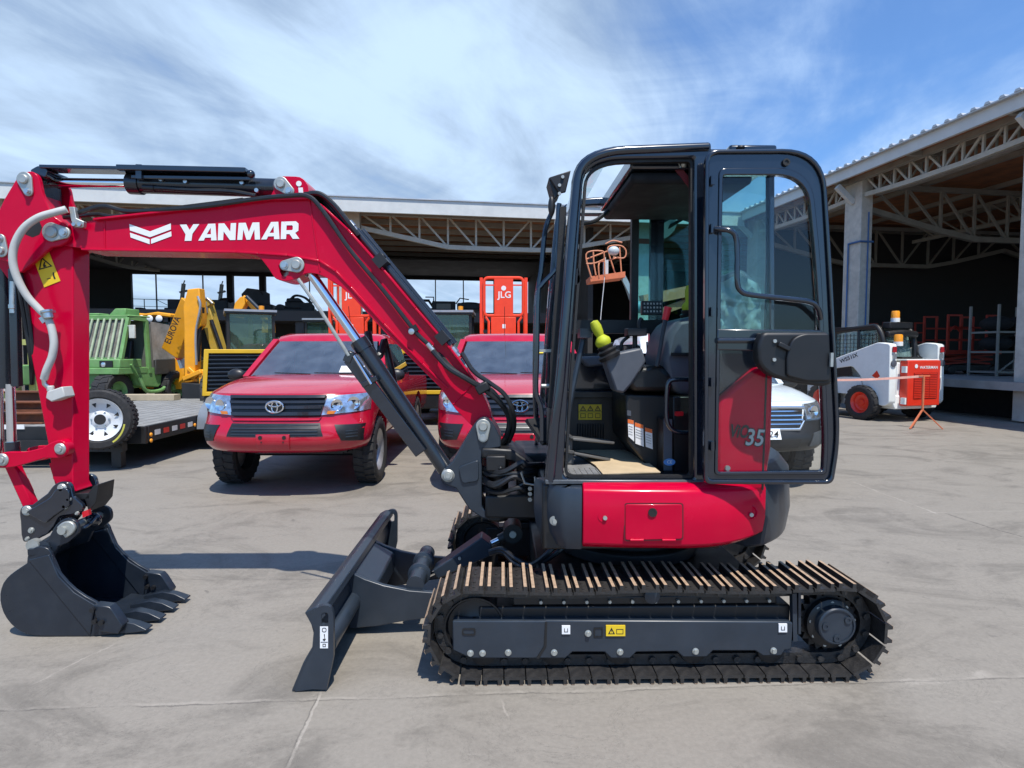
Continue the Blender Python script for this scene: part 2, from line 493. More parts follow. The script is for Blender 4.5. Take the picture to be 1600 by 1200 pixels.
    over(mth('MULTIPLY', ramp(sc1.outputs[0], (.63, .70, 0, .45), nt), ramp(area.outputs[0], (.48, .62, 0, 1), nt), nt=nt), pale)
    crk = noise(1.4, 9, .72, (1, 1, 1), 1.4); over(ramp(mth('ABSOLUTE', mth('SUBTRACT', crk.outputs[0], .47, nt=nt), nt=nt), (.0, .0045, .40, 0), nt), (.06, .055, .05))
    sp = noise(5.5, 3, .5, (1, 1, 1), .3); over(ramp(sp.outputs[0], (.70, .76, 0, .45), nt), (.07, .065, .06))
    gr = noise(160, 2, .6); over(ramp(gr.outputs[0], (.62, .75, 0, .35), nt), (.05, .048, .045)); over(ramp(gr.outputs[0], (.36, .26, 0, .30), nt), (.42, .39, .35))
    L.new(out, b.inputs["Base Color"])
    rr = ramp(mid.outputs[0], (.3, .7, .55, .8), nt); L.new(rr, b.inputs["Roughness"])
    bp = N.new("ShaderNodeBump"); bp.inputs["Strength"].default_value = .25; bp.inputs["Distance"].default_value = .006
    hh = mth('ADD', mth('MULTIPLY', fine.outputs[0], .6, nt=nt), mid.outputs[0], nt=nt)
    L.new(hh, bp.inputs["Height"]); L.new(bp.outputs[0], b.inputs["Normal"])
    return m
g = MB(); n = 24
g.add([(-600, -600, 0), (600, -600, 0), (600, 900, 0), (-600, 900, 0)], [[0, 1, 2, 3]])
go = g.build("yard_ground", ground_mat(), smooth=0)
go.data.transform(Matrix.Translation(CEN["yard_ground"])); go.location = (0, 0, 0)
struct(go)

# ------------------------------------------------------------------ sheds (local frame: s right along the far shed, t away)
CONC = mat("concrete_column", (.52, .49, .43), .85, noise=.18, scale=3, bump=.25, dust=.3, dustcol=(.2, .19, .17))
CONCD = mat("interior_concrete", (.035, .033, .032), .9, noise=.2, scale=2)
FASC = mat("fascia_sheet", (.58, .59, .57), .5, noise=.08, scale=1.5, dust=.2, dustcol=(.35, .33, .3))
ROOFM = mat("roof_sheet", (.50, .52, .54), .4, metal=.4, noise=.1, scale=2)
WOOD = mat("soffit_boards", (.30, .125, .055), .8, noise=.45, scale=2.5)
TRUSS = mat("truss_cream_paint", (.46, .44, .38), .55, noise=.12, scale=3, dust=.25, dustcol=(.22, .17, .12))
TRUSSD = mat("truss_cream_shaded", (.26, .245, .21), .6, noise=.15, scale=3)  # darker copy of the cream paint, for the shade inside the sheds
DARKW = mat("inner_wall_dark", (.034, .032, .031), .9, noise=.2, scale=1.5)  # wall, machine and slab colours here darkened for the unlit interior
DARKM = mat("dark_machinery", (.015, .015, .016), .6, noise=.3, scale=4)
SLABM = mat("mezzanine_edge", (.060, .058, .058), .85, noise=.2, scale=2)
FC = V((9.07, 22.36, 0)); BR = math.atan2(.1445, .9895)
BM = Matrix.Rotation(BR, 3, 'Z')
def bl(px, py, s=None, t=None):
    """pixel -> shed frame on the plane s=const or t=const"""
    d = BM.inverted() @ ray(px, py); o = BM.inverted() @ (V((0, 0, CAMZ))-FC)
    k = (s-o.x)/d.x if s is not None else (t-o.y)/d.y
    return o+d*k
def bw(s, t, z=0): return FC+BM @ V((s, t, z))

# far shed
fs = thing("open_shed", "long open-fronted shed across the back of the yard with pale fascia and mezzanine", "shed", FC, BR)
ZT = 6.78
b = MB(); b.box((-45, 0, 6.30), (.12, .10, ZT)); b.build("fascia", FASC, fs)
b = MB()
b.prism([(-45, .10, 6.62), (24, .10, 6.62), (24, 14.5, 6.62), (-45, 14.5, 6.62)], (0, 0, .10))
roof = b.build("roof", WOOD, fs)
b = MB(); b.box((-45, -.05, ZT), (24, 14.8, ZT+.04)); b.build("roof_sheet", ROOFM, roof)
for k in range(9):
    b = MB(); b.box((-45, .9+k*1.5, 6.42), (20, 1.0+k*1.5, 6.61)); b.build("purlin", TRUSSD, roof)
b = MB(); b.box((-45, 8, 5.95), (0, 14, 6.0)); b.build("ceiling_panel", SLABM, roof)
b = MB()
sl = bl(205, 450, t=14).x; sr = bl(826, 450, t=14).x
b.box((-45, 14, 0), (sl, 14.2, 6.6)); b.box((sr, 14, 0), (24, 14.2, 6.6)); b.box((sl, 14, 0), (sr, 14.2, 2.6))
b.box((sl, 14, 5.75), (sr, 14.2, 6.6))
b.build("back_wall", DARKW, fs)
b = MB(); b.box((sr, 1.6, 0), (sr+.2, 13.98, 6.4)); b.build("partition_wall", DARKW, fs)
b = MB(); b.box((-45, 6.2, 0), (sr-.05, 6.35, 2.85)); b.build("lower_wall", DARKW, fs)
for px in (250, 322, 363, 413, 486, 626, 680, 723, 770):
    s_ = bl(px, 450, t=14.1).x; big = px in (363, 413, 626)
    b = MB(); h = .16 if big else .03
    b.box((s_-h, 13.6, 2.62), (s_+h, 13.6+2*h, 5.74)); b.build("window_post", DARKW if big else TRUSSD, fs)
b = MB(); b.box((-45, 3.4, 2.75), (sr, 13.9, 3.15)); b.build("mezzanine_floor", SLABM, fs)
for px in (150, 300, 470, 600, 719):
    s_ = bl(px, 510, t=3.8).x
    b = MB(); b.box((s_-.16, 3.55, 0), (s_+.16, 3.87, 2.74)); b.build("mezzanine_post", SLABM, fs)
cols = [bl(545, 400, t=1.1).x, bl(1010, 400, t=1.1).x]
step = cols[1]-cols[0]
cols = [cols[0]-2*step, cols[0]-step]+cols
REDB = mat("column_red_band", (.25, .05, .03), .7, noise=.2)
for i, s_ in enumerate(cols):
    b = MB(); b.box((s_-.42, .85, 0), (s_+.42, 1.55, 6.6))
    c = b.build("column", CONC, fs, bevel=.02)
    if i == 3:
        b = MB(); z = bl(1010, 377, t=.84).z; b.box((s_-.425, .843, z-.1), (s_+.425, .849, z+.1)); b.build("painted_band", REDB, c)
def truss(parent, pa, pb, ztop, z0, sag, n, mt, w=.09, diag=1):
    """planar truss from pa to pb (s,t); bottom chord bows down by sag"""
    b = MB(); A = V((pa[0], pa[1], 0)); B = V((pb[0], pb[1], 0))
    top = [A.lerp(B, k/n)+V((0, 0, ztop)) for k in range(n+1)]
    bot = [A.lerp(B, k/n)+V((0, 0, z0-sag*min(1, (1-abs(2*k/n-1))/.62))) for k in range(n+1)]
    for k in range(n):
        b.bar(top[k], top[k+1], w, w*1.1); b.bar(bot[k], bot[k+1], w*1.1, w*1.2)
        if k: b.bar(top[k], bot[k], w*.55, w*.55)
        left = k < n/2
        (b.bar(top[k], bot[k+1], w*.5, w*.5) if (left == (diag > 0)) else b.bar(bot[k], top[k+1], w*.5, w*.5))
    return b.build("truss", mt, parent)
for i in range(3):
    truss(fs, (cols[i]+.44, 1.1), (cols[i+1]-.44, 1.1), 6.5, 5.98, .62, 10, TRUSS, .13)
for i in range(4):
    truss(fs, (cols[i], 1.6), (cols[i], 13.5), 6.5, 5.9, .35, 8, TRUSSD, .12)

# right-hand shed
rs = thing("loading_shed", "high open shed on the right with concrete columns, cream trusses and corrugated roof edge", "shed", FC, BR)
b = MB(); b.box((0, -26, 6.50), (.09, -.02, ZT)); b.build("fascia", FASC, rs)
b = MB(); b.box((.09, -26, 6.64), (22, -.02, 6.72)); roof = b.build("roof", WOOD, rs)
b = MB(); b.box((-.12, -26, ZT), (22, -.08, ZT+.03))
for k in range(80):
    t_ = -25.9+k*.322
    b.prism([(-.14, t_-.075, ZT+.031), (-.14, t_+.075, ZT+.031), (-.14, t_+.04, ZT+.085), (-.14, t_-.04, ZT+.085)], (22, 0, 0))
b.build("corrugated_roof", ROOFM, roof)
for k in range(5):
    b = MB(); b.box((.5+k*2.4, -26, 6.5), (.62+k*2.4, -.1, 6.63)); b.build("purlin", TRUSSD, roof)
for k in range(9):
    b = MB(); t_ = -2.3-k*2.6; b.bar((.10, t_, 6.55), (1.0, t_, 6.58), .10, .12); b.build("soffit_rafter", TRUSSD, roof)
ta_ = bl(1317, 420, s=.62).y-.34; tb_ = bl(1591, 420, s=.62).y-.34
tcol = (2*ta_-tb_, ta_, tb_, 2*tb_-ta_, 3*tb_-2*ta_)
BLUE = mat("blue_pipe_paint", (.05, .13, .3), .5)
for i, t_ in enumerate(tcol):
    b = MB(); b.box((.62, t_-.34, .02), (1.00, t_+.34, 6.63)); c = b.build("column", CONC, rs, bevel=.02)
    if i == 1:
        b = MB(); b.tube([(.585, t_+.1, 4.75), (.585, t_+.1, .9)], .022, 6)
        b.tube([(.85, t_-.37, 5.6), (.85, t_-.37, 2.3)], .02, 6); b.box((.80, t_-.42, 2.15), (.9, t_-.345, 2.3)); b.tube([(.585, t_+.1, 4.75), (.585, t_-.37, 4.75), (1.02, t_-.37, 4.75)], .03, 6); b.build("conduit", BLUE, c)
    b = MB(); b.bar((.08, t_, 6.40), (.62, t_, 5.95), .12, .16); b.build("eaves_bracket", FASC, c)
for i in range(4):
    truss(rs, (.75, tcol[i]-.35), (.75, tcol[i+1]+.35), 6.6, 6.10, .06, 9, TRUSS, .10)
    truss(rs, (1.1, tcol[i]-.35), (1.1, tcol[i+1]+.35), 6.6, 6.12, .06, 9, TRUSSD, .08, -1)
for i in range(5):
    truss(rs, (1.23, tcol[i]), (12, tcol[i]), 6.45, 5.75, .75, 9, TRUSSD, .13)
    truss(rs, (12, tcol[i]), (21.5, tcol[i]), 6.45, 5.75, .75, 9, TRUSSD, .13)
for sx in (6.5, 12, 17):
    truss(rs, (sx, -25), (sx, -1), 6.4, 5.7, .0, 24, TRUSSD, .10)
DECKC = mat("dock_concrete", (.30, .29, .27), .85, noise=.2, scale=2, bump=.2)
b = MB(); b.box((.35, -26, .70), (22, -1.8, .88)); b.build("dock_floor", DECKC, rs)
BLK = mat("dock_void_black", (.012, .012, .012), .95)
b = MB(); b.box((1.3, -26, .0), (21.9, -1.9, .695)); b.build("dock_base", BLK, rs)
b = MB()
for k in range(7): b.box((.62, -25+k*3.6, .0), (.80, -24.8+k*3.6, .69))
b.build("dock_leg", DECKC, rs)
wins = []
for (x0, x1, y0, y1) in ((1517, 1551, 461, 470), (1580, 1592, 463, 472)):
    a_ = bl(x0, y1, s=21.5); c_ = bl(x1, y0, s=21.5); wins.append((min(a_.y, c_.y), max(a_.y, c_.y), a_.z, c_.z))
wins.sort(); zl, zh = wins[0][2], wins[0][3]
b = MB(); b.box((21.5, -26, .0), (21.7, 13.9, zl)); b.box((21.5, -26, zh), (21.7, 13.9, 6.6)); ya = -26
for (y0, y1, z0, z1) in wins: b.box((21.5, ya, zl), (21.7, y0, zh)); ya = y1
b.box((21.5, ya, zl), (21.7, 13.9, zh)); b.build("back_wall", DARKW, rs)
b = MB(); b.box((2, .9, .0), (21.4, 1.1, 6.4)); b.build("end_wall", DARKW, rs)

# dark machines parked up on the mezzanine, seen against the sky
MZ = 3.152
def on_mezz(px, t): 
    p = bl(px, 450, t=t); return bw(p.x, t, MZ)
def mezz(kind, name, label, cat, px, t, build, group="dark machines up on the mezzanine"):
    r = thing(name, label, cat, on_mezz(px, t), BR, group)
    build(r); r.scale = (.75, .75, .58); return r
def mz_tank(r):
    b = MB(); b.box((-1.5, -.5, .12), (1.7, .6, 1.05)); b.box((-1.6, -.55, .0), (1.8, .65, .11)); b.build("hopper", DARKM, r, bevel=.06)
    for x in (-.9, 1.15):
        b = MB(); b.bar((x, 0, 1.05), (x+.12, 0, 2.25), .16, .2); b.bar((x-.1, 0, 1.6), (x+.3, 0, 1.75), .2, .12); b.bar((x+.1, 0, 2.2), (x+.18, 0, 2.5), .05, .05); b.build("exhaust_stack", TRUSSD, r)
    for x in (-.15, 1.5):
        b = MB(); b.ball((x, 0, 1.05), .38, sc=(1.1, 1, .55)); b.build("lid", DARKM, r)
def mz_rail(r):
    b = MB()
    for x in (-1.1, -.4, .3, 1.0): b.tube([(x, 0, 0), (x, 0, 1.3)], .025, 6)
    b.tube([(-1.1, 0, 1.3), (1.0, 0, 1.25)], .025, 6); b.tube([(-1.1, 0, .75), (1.3, 0, .7)], .02, 6); b.tube([(.3, 0, 1.25), (1.1, 0, .7)], .02, 6)
    b.build("rail", DARKM, r)
    b = MB()
    for k in range(7):
        x = -1.2+k*.4; b.box((x, -.3, 0.0), (x+.36, .3, .2+.14*((k*7) % 4)))
    b.build("parts_pile", DARKM, r, bevel=.03)
def mz_loader(r):
    b = MB(); b.box((-.9, -.7, .25), (1.1, .7, .75)); b.prism([(-.55, -.55, .75), (.75, -.55, .75), (.7, -.55, 1.3), (.35, -.55, 1.85), (-.3, -.55, 1.95), (-.6, -.55, 1.5)], (0, 1.1, 0)); b.build("body", DARKM, r, bevel=.05)
    b = MB(); b.prism([(.5, -.6, .7), (.95, -.6, .7), (.95, -.6, 1.55), (.65, -.6, 1.75)], (0, .12, 0)); b.build("loader_arm", DARKM, r)
    for x in (-.6, .75):
        b = MB(); b.cyl((x, -.8, .35), (x, .8, .35), .35); b.build("wheel", DARKM, r)
def mz_engine(r):
    b = MB(); b.box((-1.1, -.5, .0), (1.1, .5, .5)); b.box((-.55, -.4, .5), (.5, .4, 1.0)); b.prism([(-.5, -.35, 1.0), (.4, -.35, 1.0), (.2, -.35, 1.3), (-.45, -.35, 1.25)], (0, .7, 0)); b.build("engine_block", DARKM, r, bevel=.05)
    b = MB(); b.cyl((.75, -.55, .55), (.75, -.35, .55), .38); b.cyl((-.8, -.5, .55), (-.8, .1, .55), .24); b.build("flywheel", DARKM, r)
    b = MB(); b.tube(smooth_path([(-.3, 0, 1.2), (0, 0, 1.5), (.5, 0, 1.35), (.9, 0, .9)]), .09); b.build("manifold", DARKM, r)
def mz_buggy(r):
    b = MB(); b.box((-1.0, -.6, .2), (1.0, .6, .62)); b.build("body", DARKM, r, bevel=.08)
    b = MB()
    for y in (-.5, .5):
        b.tube([(-.85, y, .6), (-.55, y, 1.25), (.45, y, 1.25), (.8, y, .6)], .05, 6); b.tube([(0, y, .6), (0, y, 1.25)], .04, 6)
    b.box((-.6, -.55, 1.24), (.5, .55, 1.3)); b.build("roll_cage", DARKM, r)
    for x in (-.65, .65):
        b = MB(); b.cyl((x, -.7, .26), (x, .7, .26), .26); b.build("wheel", DARKM, r)
def mz_cabinet(r):
    b = MB(); b.box((-.7, -.45, 0), (.7, .45, 1.15)); b.build("housing", DARKM, r, bevel=.04)
    b = MB(); b.box((-.45, -.47, .55), (.4, -.452, .95)); b.build("panel", TRUSSD, r)
    b = MB(); b.tube([(-.6, 0, 1.15), (-.6, 0, 1.5), (-1.1, 0, 1.5)], .05, 6); b.tube([(.75, 0, 1.0), (1.0, 0, 1.45), (1.55, 0, 1.35)], .05, 6); b.build("handle", DARKM, r)
def mz_crate(r):
    b = MB(); b.box((-.7, -.45, .0), (.7, .45, .55)); b.build("crate", mat("crate_brown", (.10, .07, .05), .8), r)
    b = MB(); b.box((-.85, -.4, .56), (.65, .4, 1.05)); b.ball((-.1, 0, 1.02), .6, sc=(1.1, .6, .22)); b.build("machine_top", DARKM, r, bevel=.05)
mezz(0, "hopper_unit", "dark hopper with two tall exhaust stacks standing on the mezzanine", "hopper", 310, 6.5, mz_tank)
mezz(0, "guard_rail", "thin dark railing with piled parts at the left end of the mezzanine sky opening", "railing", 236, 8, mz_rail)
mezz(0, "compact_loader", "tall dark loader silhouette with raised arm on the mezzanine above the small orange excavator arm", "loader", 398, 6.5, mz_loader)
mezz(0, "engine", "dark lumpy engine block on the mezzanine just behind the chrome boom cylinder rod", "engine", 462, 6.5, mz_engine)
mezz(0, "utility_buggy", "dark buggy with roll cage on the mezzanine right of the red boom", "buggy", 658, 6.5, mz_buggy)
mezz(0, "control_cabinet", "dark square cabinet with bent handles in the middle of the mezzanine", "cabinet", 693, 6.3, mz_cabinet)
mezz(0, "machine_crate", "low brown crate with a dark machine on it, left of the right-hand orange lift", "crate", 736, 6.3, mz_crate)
# ------------------------------------------------------------------ the mini excavator
YB0, YB1 = 3.19, 3.37          # boom
YC = 3.28
EX = thing("mini_excavator", "crimson and black mini excavator with open glass cab door, dozer blade and steel tracks", "excavator", (.69, 3.37, 0), world=True)

# ---- crawler tracks
XL, XR, ZC, RP = -.132, 1.563, .236, .196
def belt(s):
    """point, outward angle on the belt loop at arc length s"""
    flat = XR-XL; arc = math.pi*RP; P = 2*flat+2*arc; s %= P
    if s < flat:
        t = s/flat; sag = .012*math.sin(math.pi*t*2)**2
        return (XL+s, ZC+RP-sag, math.pi/2)
    s -= flat
    if s < arc:
        a = math.pi/2-s/RP; return (XR+RP*math.cos(a), ZC+RP*math.sin(a), a)
    s -= arc
    if s < flat: return (XR-s, ZC-RP, -math.pi/2)
    s -= flat
    a = -math.pi/2-s/RP; return (XL+RP*math.cos(a), ZC+RP*math.sin(a), a)
PER = 2*(XR-XL)+2*math.pi*RP
NSH = 46
shoe_proto = None
def make_track(Y0, off):
    global shoe_proto
    yc = Y0+.15
    b = MB(); secs = []
    for k in range(72):
        x, z, a = belt(PER*k/72)
        o = V((math.cos(a), 0, math.sin(a))); c = V((x, yc, z))
        secs.append([c+o*-.004+V((0, -.055, 0)), c+o*-.004+V((0, .055, 0)), c+o*-.055+V((0, .055, 0)), c+o*-.055+V((0, -.055, 0))])
    secs.append(secs[0]); b.loft(secs, caps=False)
    for k in range(NSH):
        x, z, a = belt(PER*(k+.5)/NSH); o = V((math.cos(a), 0, math.sin(a)))
        b.cyl(V((x, yc-.07, z))-o*.03, V((x, yc+.07, z))-o*.03, .016, n=8)
    tr = b.build("crawler_track", SHOE, EX)
    for k in range(NSH):
        x, z, a = belt(PER*k/NSH+off)
        if shoe_proto is None:
            b = MB(); h = .150
            b.prism([(-.0475, -h, 0), (.0475, -h, 0), (.0475, h, 0), (-.0475, h, 0)], (0, 0, .013))
            for gx in (-.030, .034):
                b.prism([(gx-.009, -h, .0131), (gx+.009, -h, .0131), (gx+.007, -h, .036), (gx-.007, -h, .036)], (0, 2*h, 0))
                b.prism([(gx-.0072, -h-.0005, .0361), (gx+.0072, -h-.0005, .0361), (gx+.0072, h+.0005, .0361), (gx-.0072, h+.0005, .0361)], (0, 0, .0015), 1)
            for sx, sy in ((0, -.11), (0, -.05), (0, .05), (0, .11)):
                b.cyl((sx, sy, .013), (sx, sy, .0165), .007, n=8)
            sh = b.build("track_shoe", [SHOE, WORN], None); shoe_proto = sh
        else:
            sh = shoe_proto.copy(); COL.objects.link(sh)
        sh.parent = tr
        sh.rotation_euler = (0, -(a-math.pi/2), 0)
        # built with its underside at local z 0
        sh.location = V((x, yc, z))-CEN[tr.name]
    return tr
def undercarriage(Y0, near):
    sg = 1 if near else -1
    def y(d): return (Y0+d) if near else (Y0+.30-d)
    b = MB()
    b.box((XL+.02, y(.09), .125), (XR-.20, y(.21), .33)); b.box((XL+.18, y(.10), .33), (XR-.26, y(.25), .375))
    fr = b.build("track_frame", BLACK, EX, bevel=.008)
    pts = [(707, 971), (852, 971), (854, 970), (1232, 972), (1240, 974), (1238, 1016), (1228, 1017), (1222, 1026), (1193, 1026), (1181, 1018), (1115, 1018), (1105, 1028), (1068, 1028), (1058, 1019), (995, 1020), (985, 1030), (955, 1030), (945, 1020), (895, 1020), (884, 1030), (735, 1030), (707, 1017)]
    w_ = PP(pts, 2.64); b = MB()
    b.prism([V((p.x, y(.045), p.z)) for p in w_], (0, sg*.05, 0))
    pan = b.build("frame_cover", GREY, fr, bevel=.006)
    if near:
        b = MB(); b.plate([(852, 972), (855, 972), (854, 1010), (842, 1029), (838, 1029), (850, 1010)], 2.640, 2.6445); b.build("weld_seam", BLACK, pan)
        for (px, py) in ((735, 1021), (754, 1021), (794, 1020), (866, 1020), (969, 1019), (1087, 1018), (1209, 1017), (919, 990)):
            p = at(px, py, 2.64); b = MB(); b.lathe((p.x, 2.644, p.z), (0, -1, 0), [(0, 0), (.0155, 0), (.0155, .004), (.010, .006), (.010, .014), (0, .014)], 12); b.build("bolt", PIN, pan)
        b = MB(); b.plate([(878, 978), (891, 978), (891, 991), (878, 991)], 2.638, 2.6445); b.plate([(1217, 975), (1230, 975), (1230, 988), (1217, 988)], 2.638, 2.6445)
        lab = b.build("lifting_point_label", WLAB, pan)
        b = MB()
        for cx, cy in ((884.5, 985), (1223.5, 982)):
            b.plate([(cx-3, cy-3), (cx-2, cy-3), (cx-2, cy+2), (cx+2, cy+2), (cx+2, cy-3), (cx+3, cy-3), (cx+3, cy+3), (cx-3, cy+3)], 2.6372, 2.638)
        b.build("label_mark", INK, lab)
        b = MB(); b.plate([(947, 977.5), (977, 977.5), (977, 994), (947, 994)], 2.638, 2.6445); lab = b.build("warning_label", YEL, pan)
        b = MB(); b.pring([(950, 991), (961, 991), (955.5, 980.5)], [(952.6, 989.7), (958.4, 989.7), (955.5, 983.6)], 2.6374, 2.638); b.pring([(963, 991), (974, 991), (974, 983), (963, 983)], [(964, 990), (973, 990), (973, 984), (964, 984)], 2.6374, 2.638)
        b.plate([(955, 984), (956, 984), (955.8, 988), (955.2, 988)], 2.6374, 2.638); b.build("label_mark", INK, lab)
        b = MB(); b.pring([(928, 981), (942, 981), (942, 996), (928, 996)], [(929.5, 982.5), (940.5, 982.5), (940.5, 994.5), (929.5, 994.5)], 2.641, 2.6445); b.pring(arc_round([(722, 982, 4), (743, 982, 4), (743, 993, 4), (722, 993, 4)]), arc_round([(724, 984, 3), (741, 984, 3), (741, 991, 3), (724, 991, 3)]), 2.641, 2.6445); b.build("cover_slot", BLACK, pan)
    for k in range(11):
        b = MB(); x = .18+k*.108; b.cyl((x, y(.095), .352), (x, y(.083), .352), .008, n=8); b.build("bolt", PIN, fr)
    # idler, sprocket, rollers
    b = MB(); b.lathe((XL, y(.07), ZC), (0, sg, 0), [(0, 0), (.05, 0), (.05, .02), (.075, .03), (.125, .03), (.135, .01), (.142, .01), (.142, .15), (.135, .15), (.12, .13), (0, .13)], 36); b.build("idler_wheel", BLACK, fr)
    b = MB(); n = 21; pts = []
    for k in range(n*2):
        r = .150 if k % 2 else .125
        a = math.pi*k/n; pts.append(V((XR+r*math.cos(a), y(.12), ZC+r*math.sin(a))))
    b.prism(pts, (0, sg*.06, 0)); b.lathe((XR, y(.12), ZC), (0, -sg, 0), [(0, 0), (.118, 0), (.118, .03), (.10, .04), (0, .04)], 32)
    sp = b.build("drive_sprocket", BLACK, fr)
    for k in range(9):
        a = 2*math.pi*k/9+.2; b = MB(); c = V((XR+.105*math.cos(a), y(.095), ZC+.105*math.sin(a))); b.cyl(c, c+V((0, -sg*.012, 0)), .008, n=8); b.build("bolt", PIN, sp)
    b = MB(); b.lathe((XR, y(.10), ZC+.01), (0, -sg, 0), [(0, 0), (.088, 0), (.088, .055), (.082, .06), (.076, .06), (.076, .054), (0, .054)], 40)
    if near:
        for dx, dz in ((-.055, .0), (.05, .03), (0, -.058)): b.lathe((XR+dx, y(.047), ZC+.01+dz), (0, -1, 0), [(0, 0), (.017, 0), (.017, .008), (.008, .008), (.008, .005), (0, .005)], 14)
    hub = b.build("final_drive_cover", GREY, sp)
    for px in (755, 866, 969, 1087, 1209):
        x = at(px, 1020, 2.64).x; b = MB(); b.lathe((x, y(.06), .122), (0, sg, 0), [(0, 0), (.03, 0), (.062, .01), (.068, .03), (.06, .06), (.06, .12), (.068, .15), (.062, .17), (0, .17)], 24); b.build("track_roller", BLACK, fr)
    x = at(1020, 932, 2.66).x; b = MB(); b.lathe((x, y(.06), .385), (0, sg, 0), [(0, 0), (.02, 0), (.036, .008), (.036, .17), (0, .17)], 20); b.build("carrier_roller", GREY, fr)
    b = MB(); b.bar((XR-.19, y(.07), .17), (XR-.20, y(.07), .40), .02, .03); b.bar((XR-.165, y(.075), .20), (XR-.17, y(.075), .40), .012, .02); b.build("motor_bracket", GREY, fr)
    # dirt scraped under the sprocket
    return fr
make_track(2.60, 0.0); make_track(3.85, .05)
undercarriage(2.60, True); undercarriage(3.85, False)
b = MB(); b.box((.18, 2.80, .20), (1.28, 3.95, .40)); b.lathe((.72, 3.375, .40), (0, 0, 1), [(0, 0), (.40, 0), (.40, .07), (.34, .07), (.34, .17), (0, .17)], 48)
b.build("carbody", BLACK, EX, bevel=.01)

# ---- dozer blade
prof = arc_round([(475, 958, 3), (492, 948, 6), (506, 951), (509, 962), (497, 974), (500, 998), (496, 1022, 8), (470, 1076), (457, 1082), (455, 1080), (474, 1034, 8), (487, 1012), (489, 990), (485, 975)], 4)
w_ = [(p.x, p.z) for p in PP(prof, 2.565)]
b = MB(); b.prism([V((x, 2.569, z)) for x, z in w_], (0, 1.612, 0))
bl_ = b.build("dozer_blade", GREY, EX, bevel=.004)
for Y0 in (2.565, 4.16):
    pts = arc_round([(481, 966, 4), (492, 950, 10), (512, 944, 12), (521, 956, 10), (521, 1026), (510, 1078), (488, 1077), (460, 1081), (476, 1040, 8), (491, 1012), (492, 985)], 4)
    hole = arc_round([(502, 957, 5), (513, 957, 5), (513, 977, 5), (502, 977, 5)], 3)
    q = [(p.x, p.z) for p in PP(pts, 2.565)]; h = [(p.x, p.z) for p in PP(hole, 2.565)]
    b = MB(); b.prism([V((x, Y0, z)) for x, z in q], (0, .022, 0)); e = b.build("end_plate", GREY, bl_)
    c = MB(); c.prism([V((x, Y0-.05, z)) for x, z in h], (0, .14, 0)); cut(e, c)
    if Y0 < 3:
        b = MB(); b.plate([(500, 979), (512.5, 979), (512.5, 1013), (500, 1013)], 2.563, 2.5645); lab = b.build("hook_label", WLAB, e)
        b = MB()
        b.pring(arc_round([(503, 981, 3), (510, 981, 3), (510, 988, 3), (503, 988, 3)]), arc_round([(504, 982, 2), (509, 982, 2), (509, 987, 2), (504, 987, 2)]), 2.5622, 2.563)
        b.plate([(506, 991), (507.5, 991), (507.5, 997), (509, 999), (507, 1002), (504, 1000), (505, 998), (507, 999)], 2.5622, 2.563)
        b.plate([(501, 1003), (512, 1003), (512, 1004), (501, 1004)], 2.5622, 2.563)
        b.pring([(504, 1006), (509, 1006), (509, 1011), (504, 1011)], [(505, 1007), (508, 1007), (508, 1010), (505, 1010)], 2.5622, 2.563); b.build("label_mark", INK, lab)
arm_px = [(536, 882), (548, 893), (570, 904), (600, 914), (640, 922), (690, 926), (740, 926), (740, 962), (690, 962), (640, 968), (590, 977), (548, 981), (538, 960)]
aw = [(p.x, p.z) for p in PP(arm_px, 3.10)]
ax = [(p.x, p.z) for p in PP(arm_px, 3.10)]
for Y0 in (3.09, 3.63):
    b = MB(); b.prism([V((x, Y0, z)) for x, z in ax], (0, .03, 0)); b.build("blade_arm", GREY, EX, bevel=.004)
p0 = at(596, 905, 3.15); p1 = at(560, 890, 3.15)
b = MB(); b.prism([at(542, 888, 3.12), at(590, 912, 3.12), at(590, 945, 3.12), at(545, 960, 3.12)], (0, .50, 0)); b.build("blade_box", GREY, bl_, bevel=.012)
c = at(652, 905, 3.2)
b = MB(); b.lathe((c.x, 3.12, c.z), (0, 1, 0), [(0, 0), (.048, 0), (.048, .14), (.064, .145), (.064, .165), (.045, .17), (.045, .33), (.064, .335), (.064, .355), (.048, .36), (.048, .51), (0, .51)], 28); b.build("cross_tube", GREY, EX)
b = MB(); q0 = at(540, 965, 2.9); b.cyl((q0.x-.02, 2.63, q0.z+.0), (q0.x-.02, 3.09, q0.z), .05, n=24); b.build("stiffener_tube", GREY, bl_)
b = MB()
b.prism([at(676, 893, 3.32), at(752, 840, 3.32), at(768, 852, 3.32), at(768, 868, 3.32), at(684, 905, 3.32)], (0, .13, 0)); gd = b.build("blade_cylinder_guard", GREY, EX, bevel=.006)
p = at(718, 873, 3.31); b = MB(); b.cyl((p.x, 3.322, p.z), (p.x, 3.31, p.z), .009, n=10); b.build("bolt", PIN, gd)
b = MB(); b.cyl(at(650, 908, 3.38), at(790, 838, 3.38), .017, n=16); b.build("blade_cylinder_rod", CHROME, EX)
p = at(801, 831, 3.34); b = MB(); b.cyl(at(780, 843, 3.38), at(800, 832, 3.38), .03); b.lathe((p.x, 3.30, p.z), (0, 1, 0), [(0, 0), (.055, 0), (.055, .16), (0, .16)], 20); eye = b.build("cylinder_eye", BLACK, EX)
b = MB(); b.cyl((p.x, 3.30, p.z), (p.x, 3.285, p.z), .02, n=14); b.build("pin", PIN, eye)
for off in (0, 14):
    b = MB(); b.tube(smooth_path([at(765, 862+off*.2, 3.25), at(785, 858+off*.3, 3.22), at(805, 872+off*.6, 3.15), at(830, 882+off*.3, 3.1), at(858+off, 862, 3.05), at(872+off, 845, 3.1)], 6), .014, 8); b.build("blade_hose", HOSE, EX)

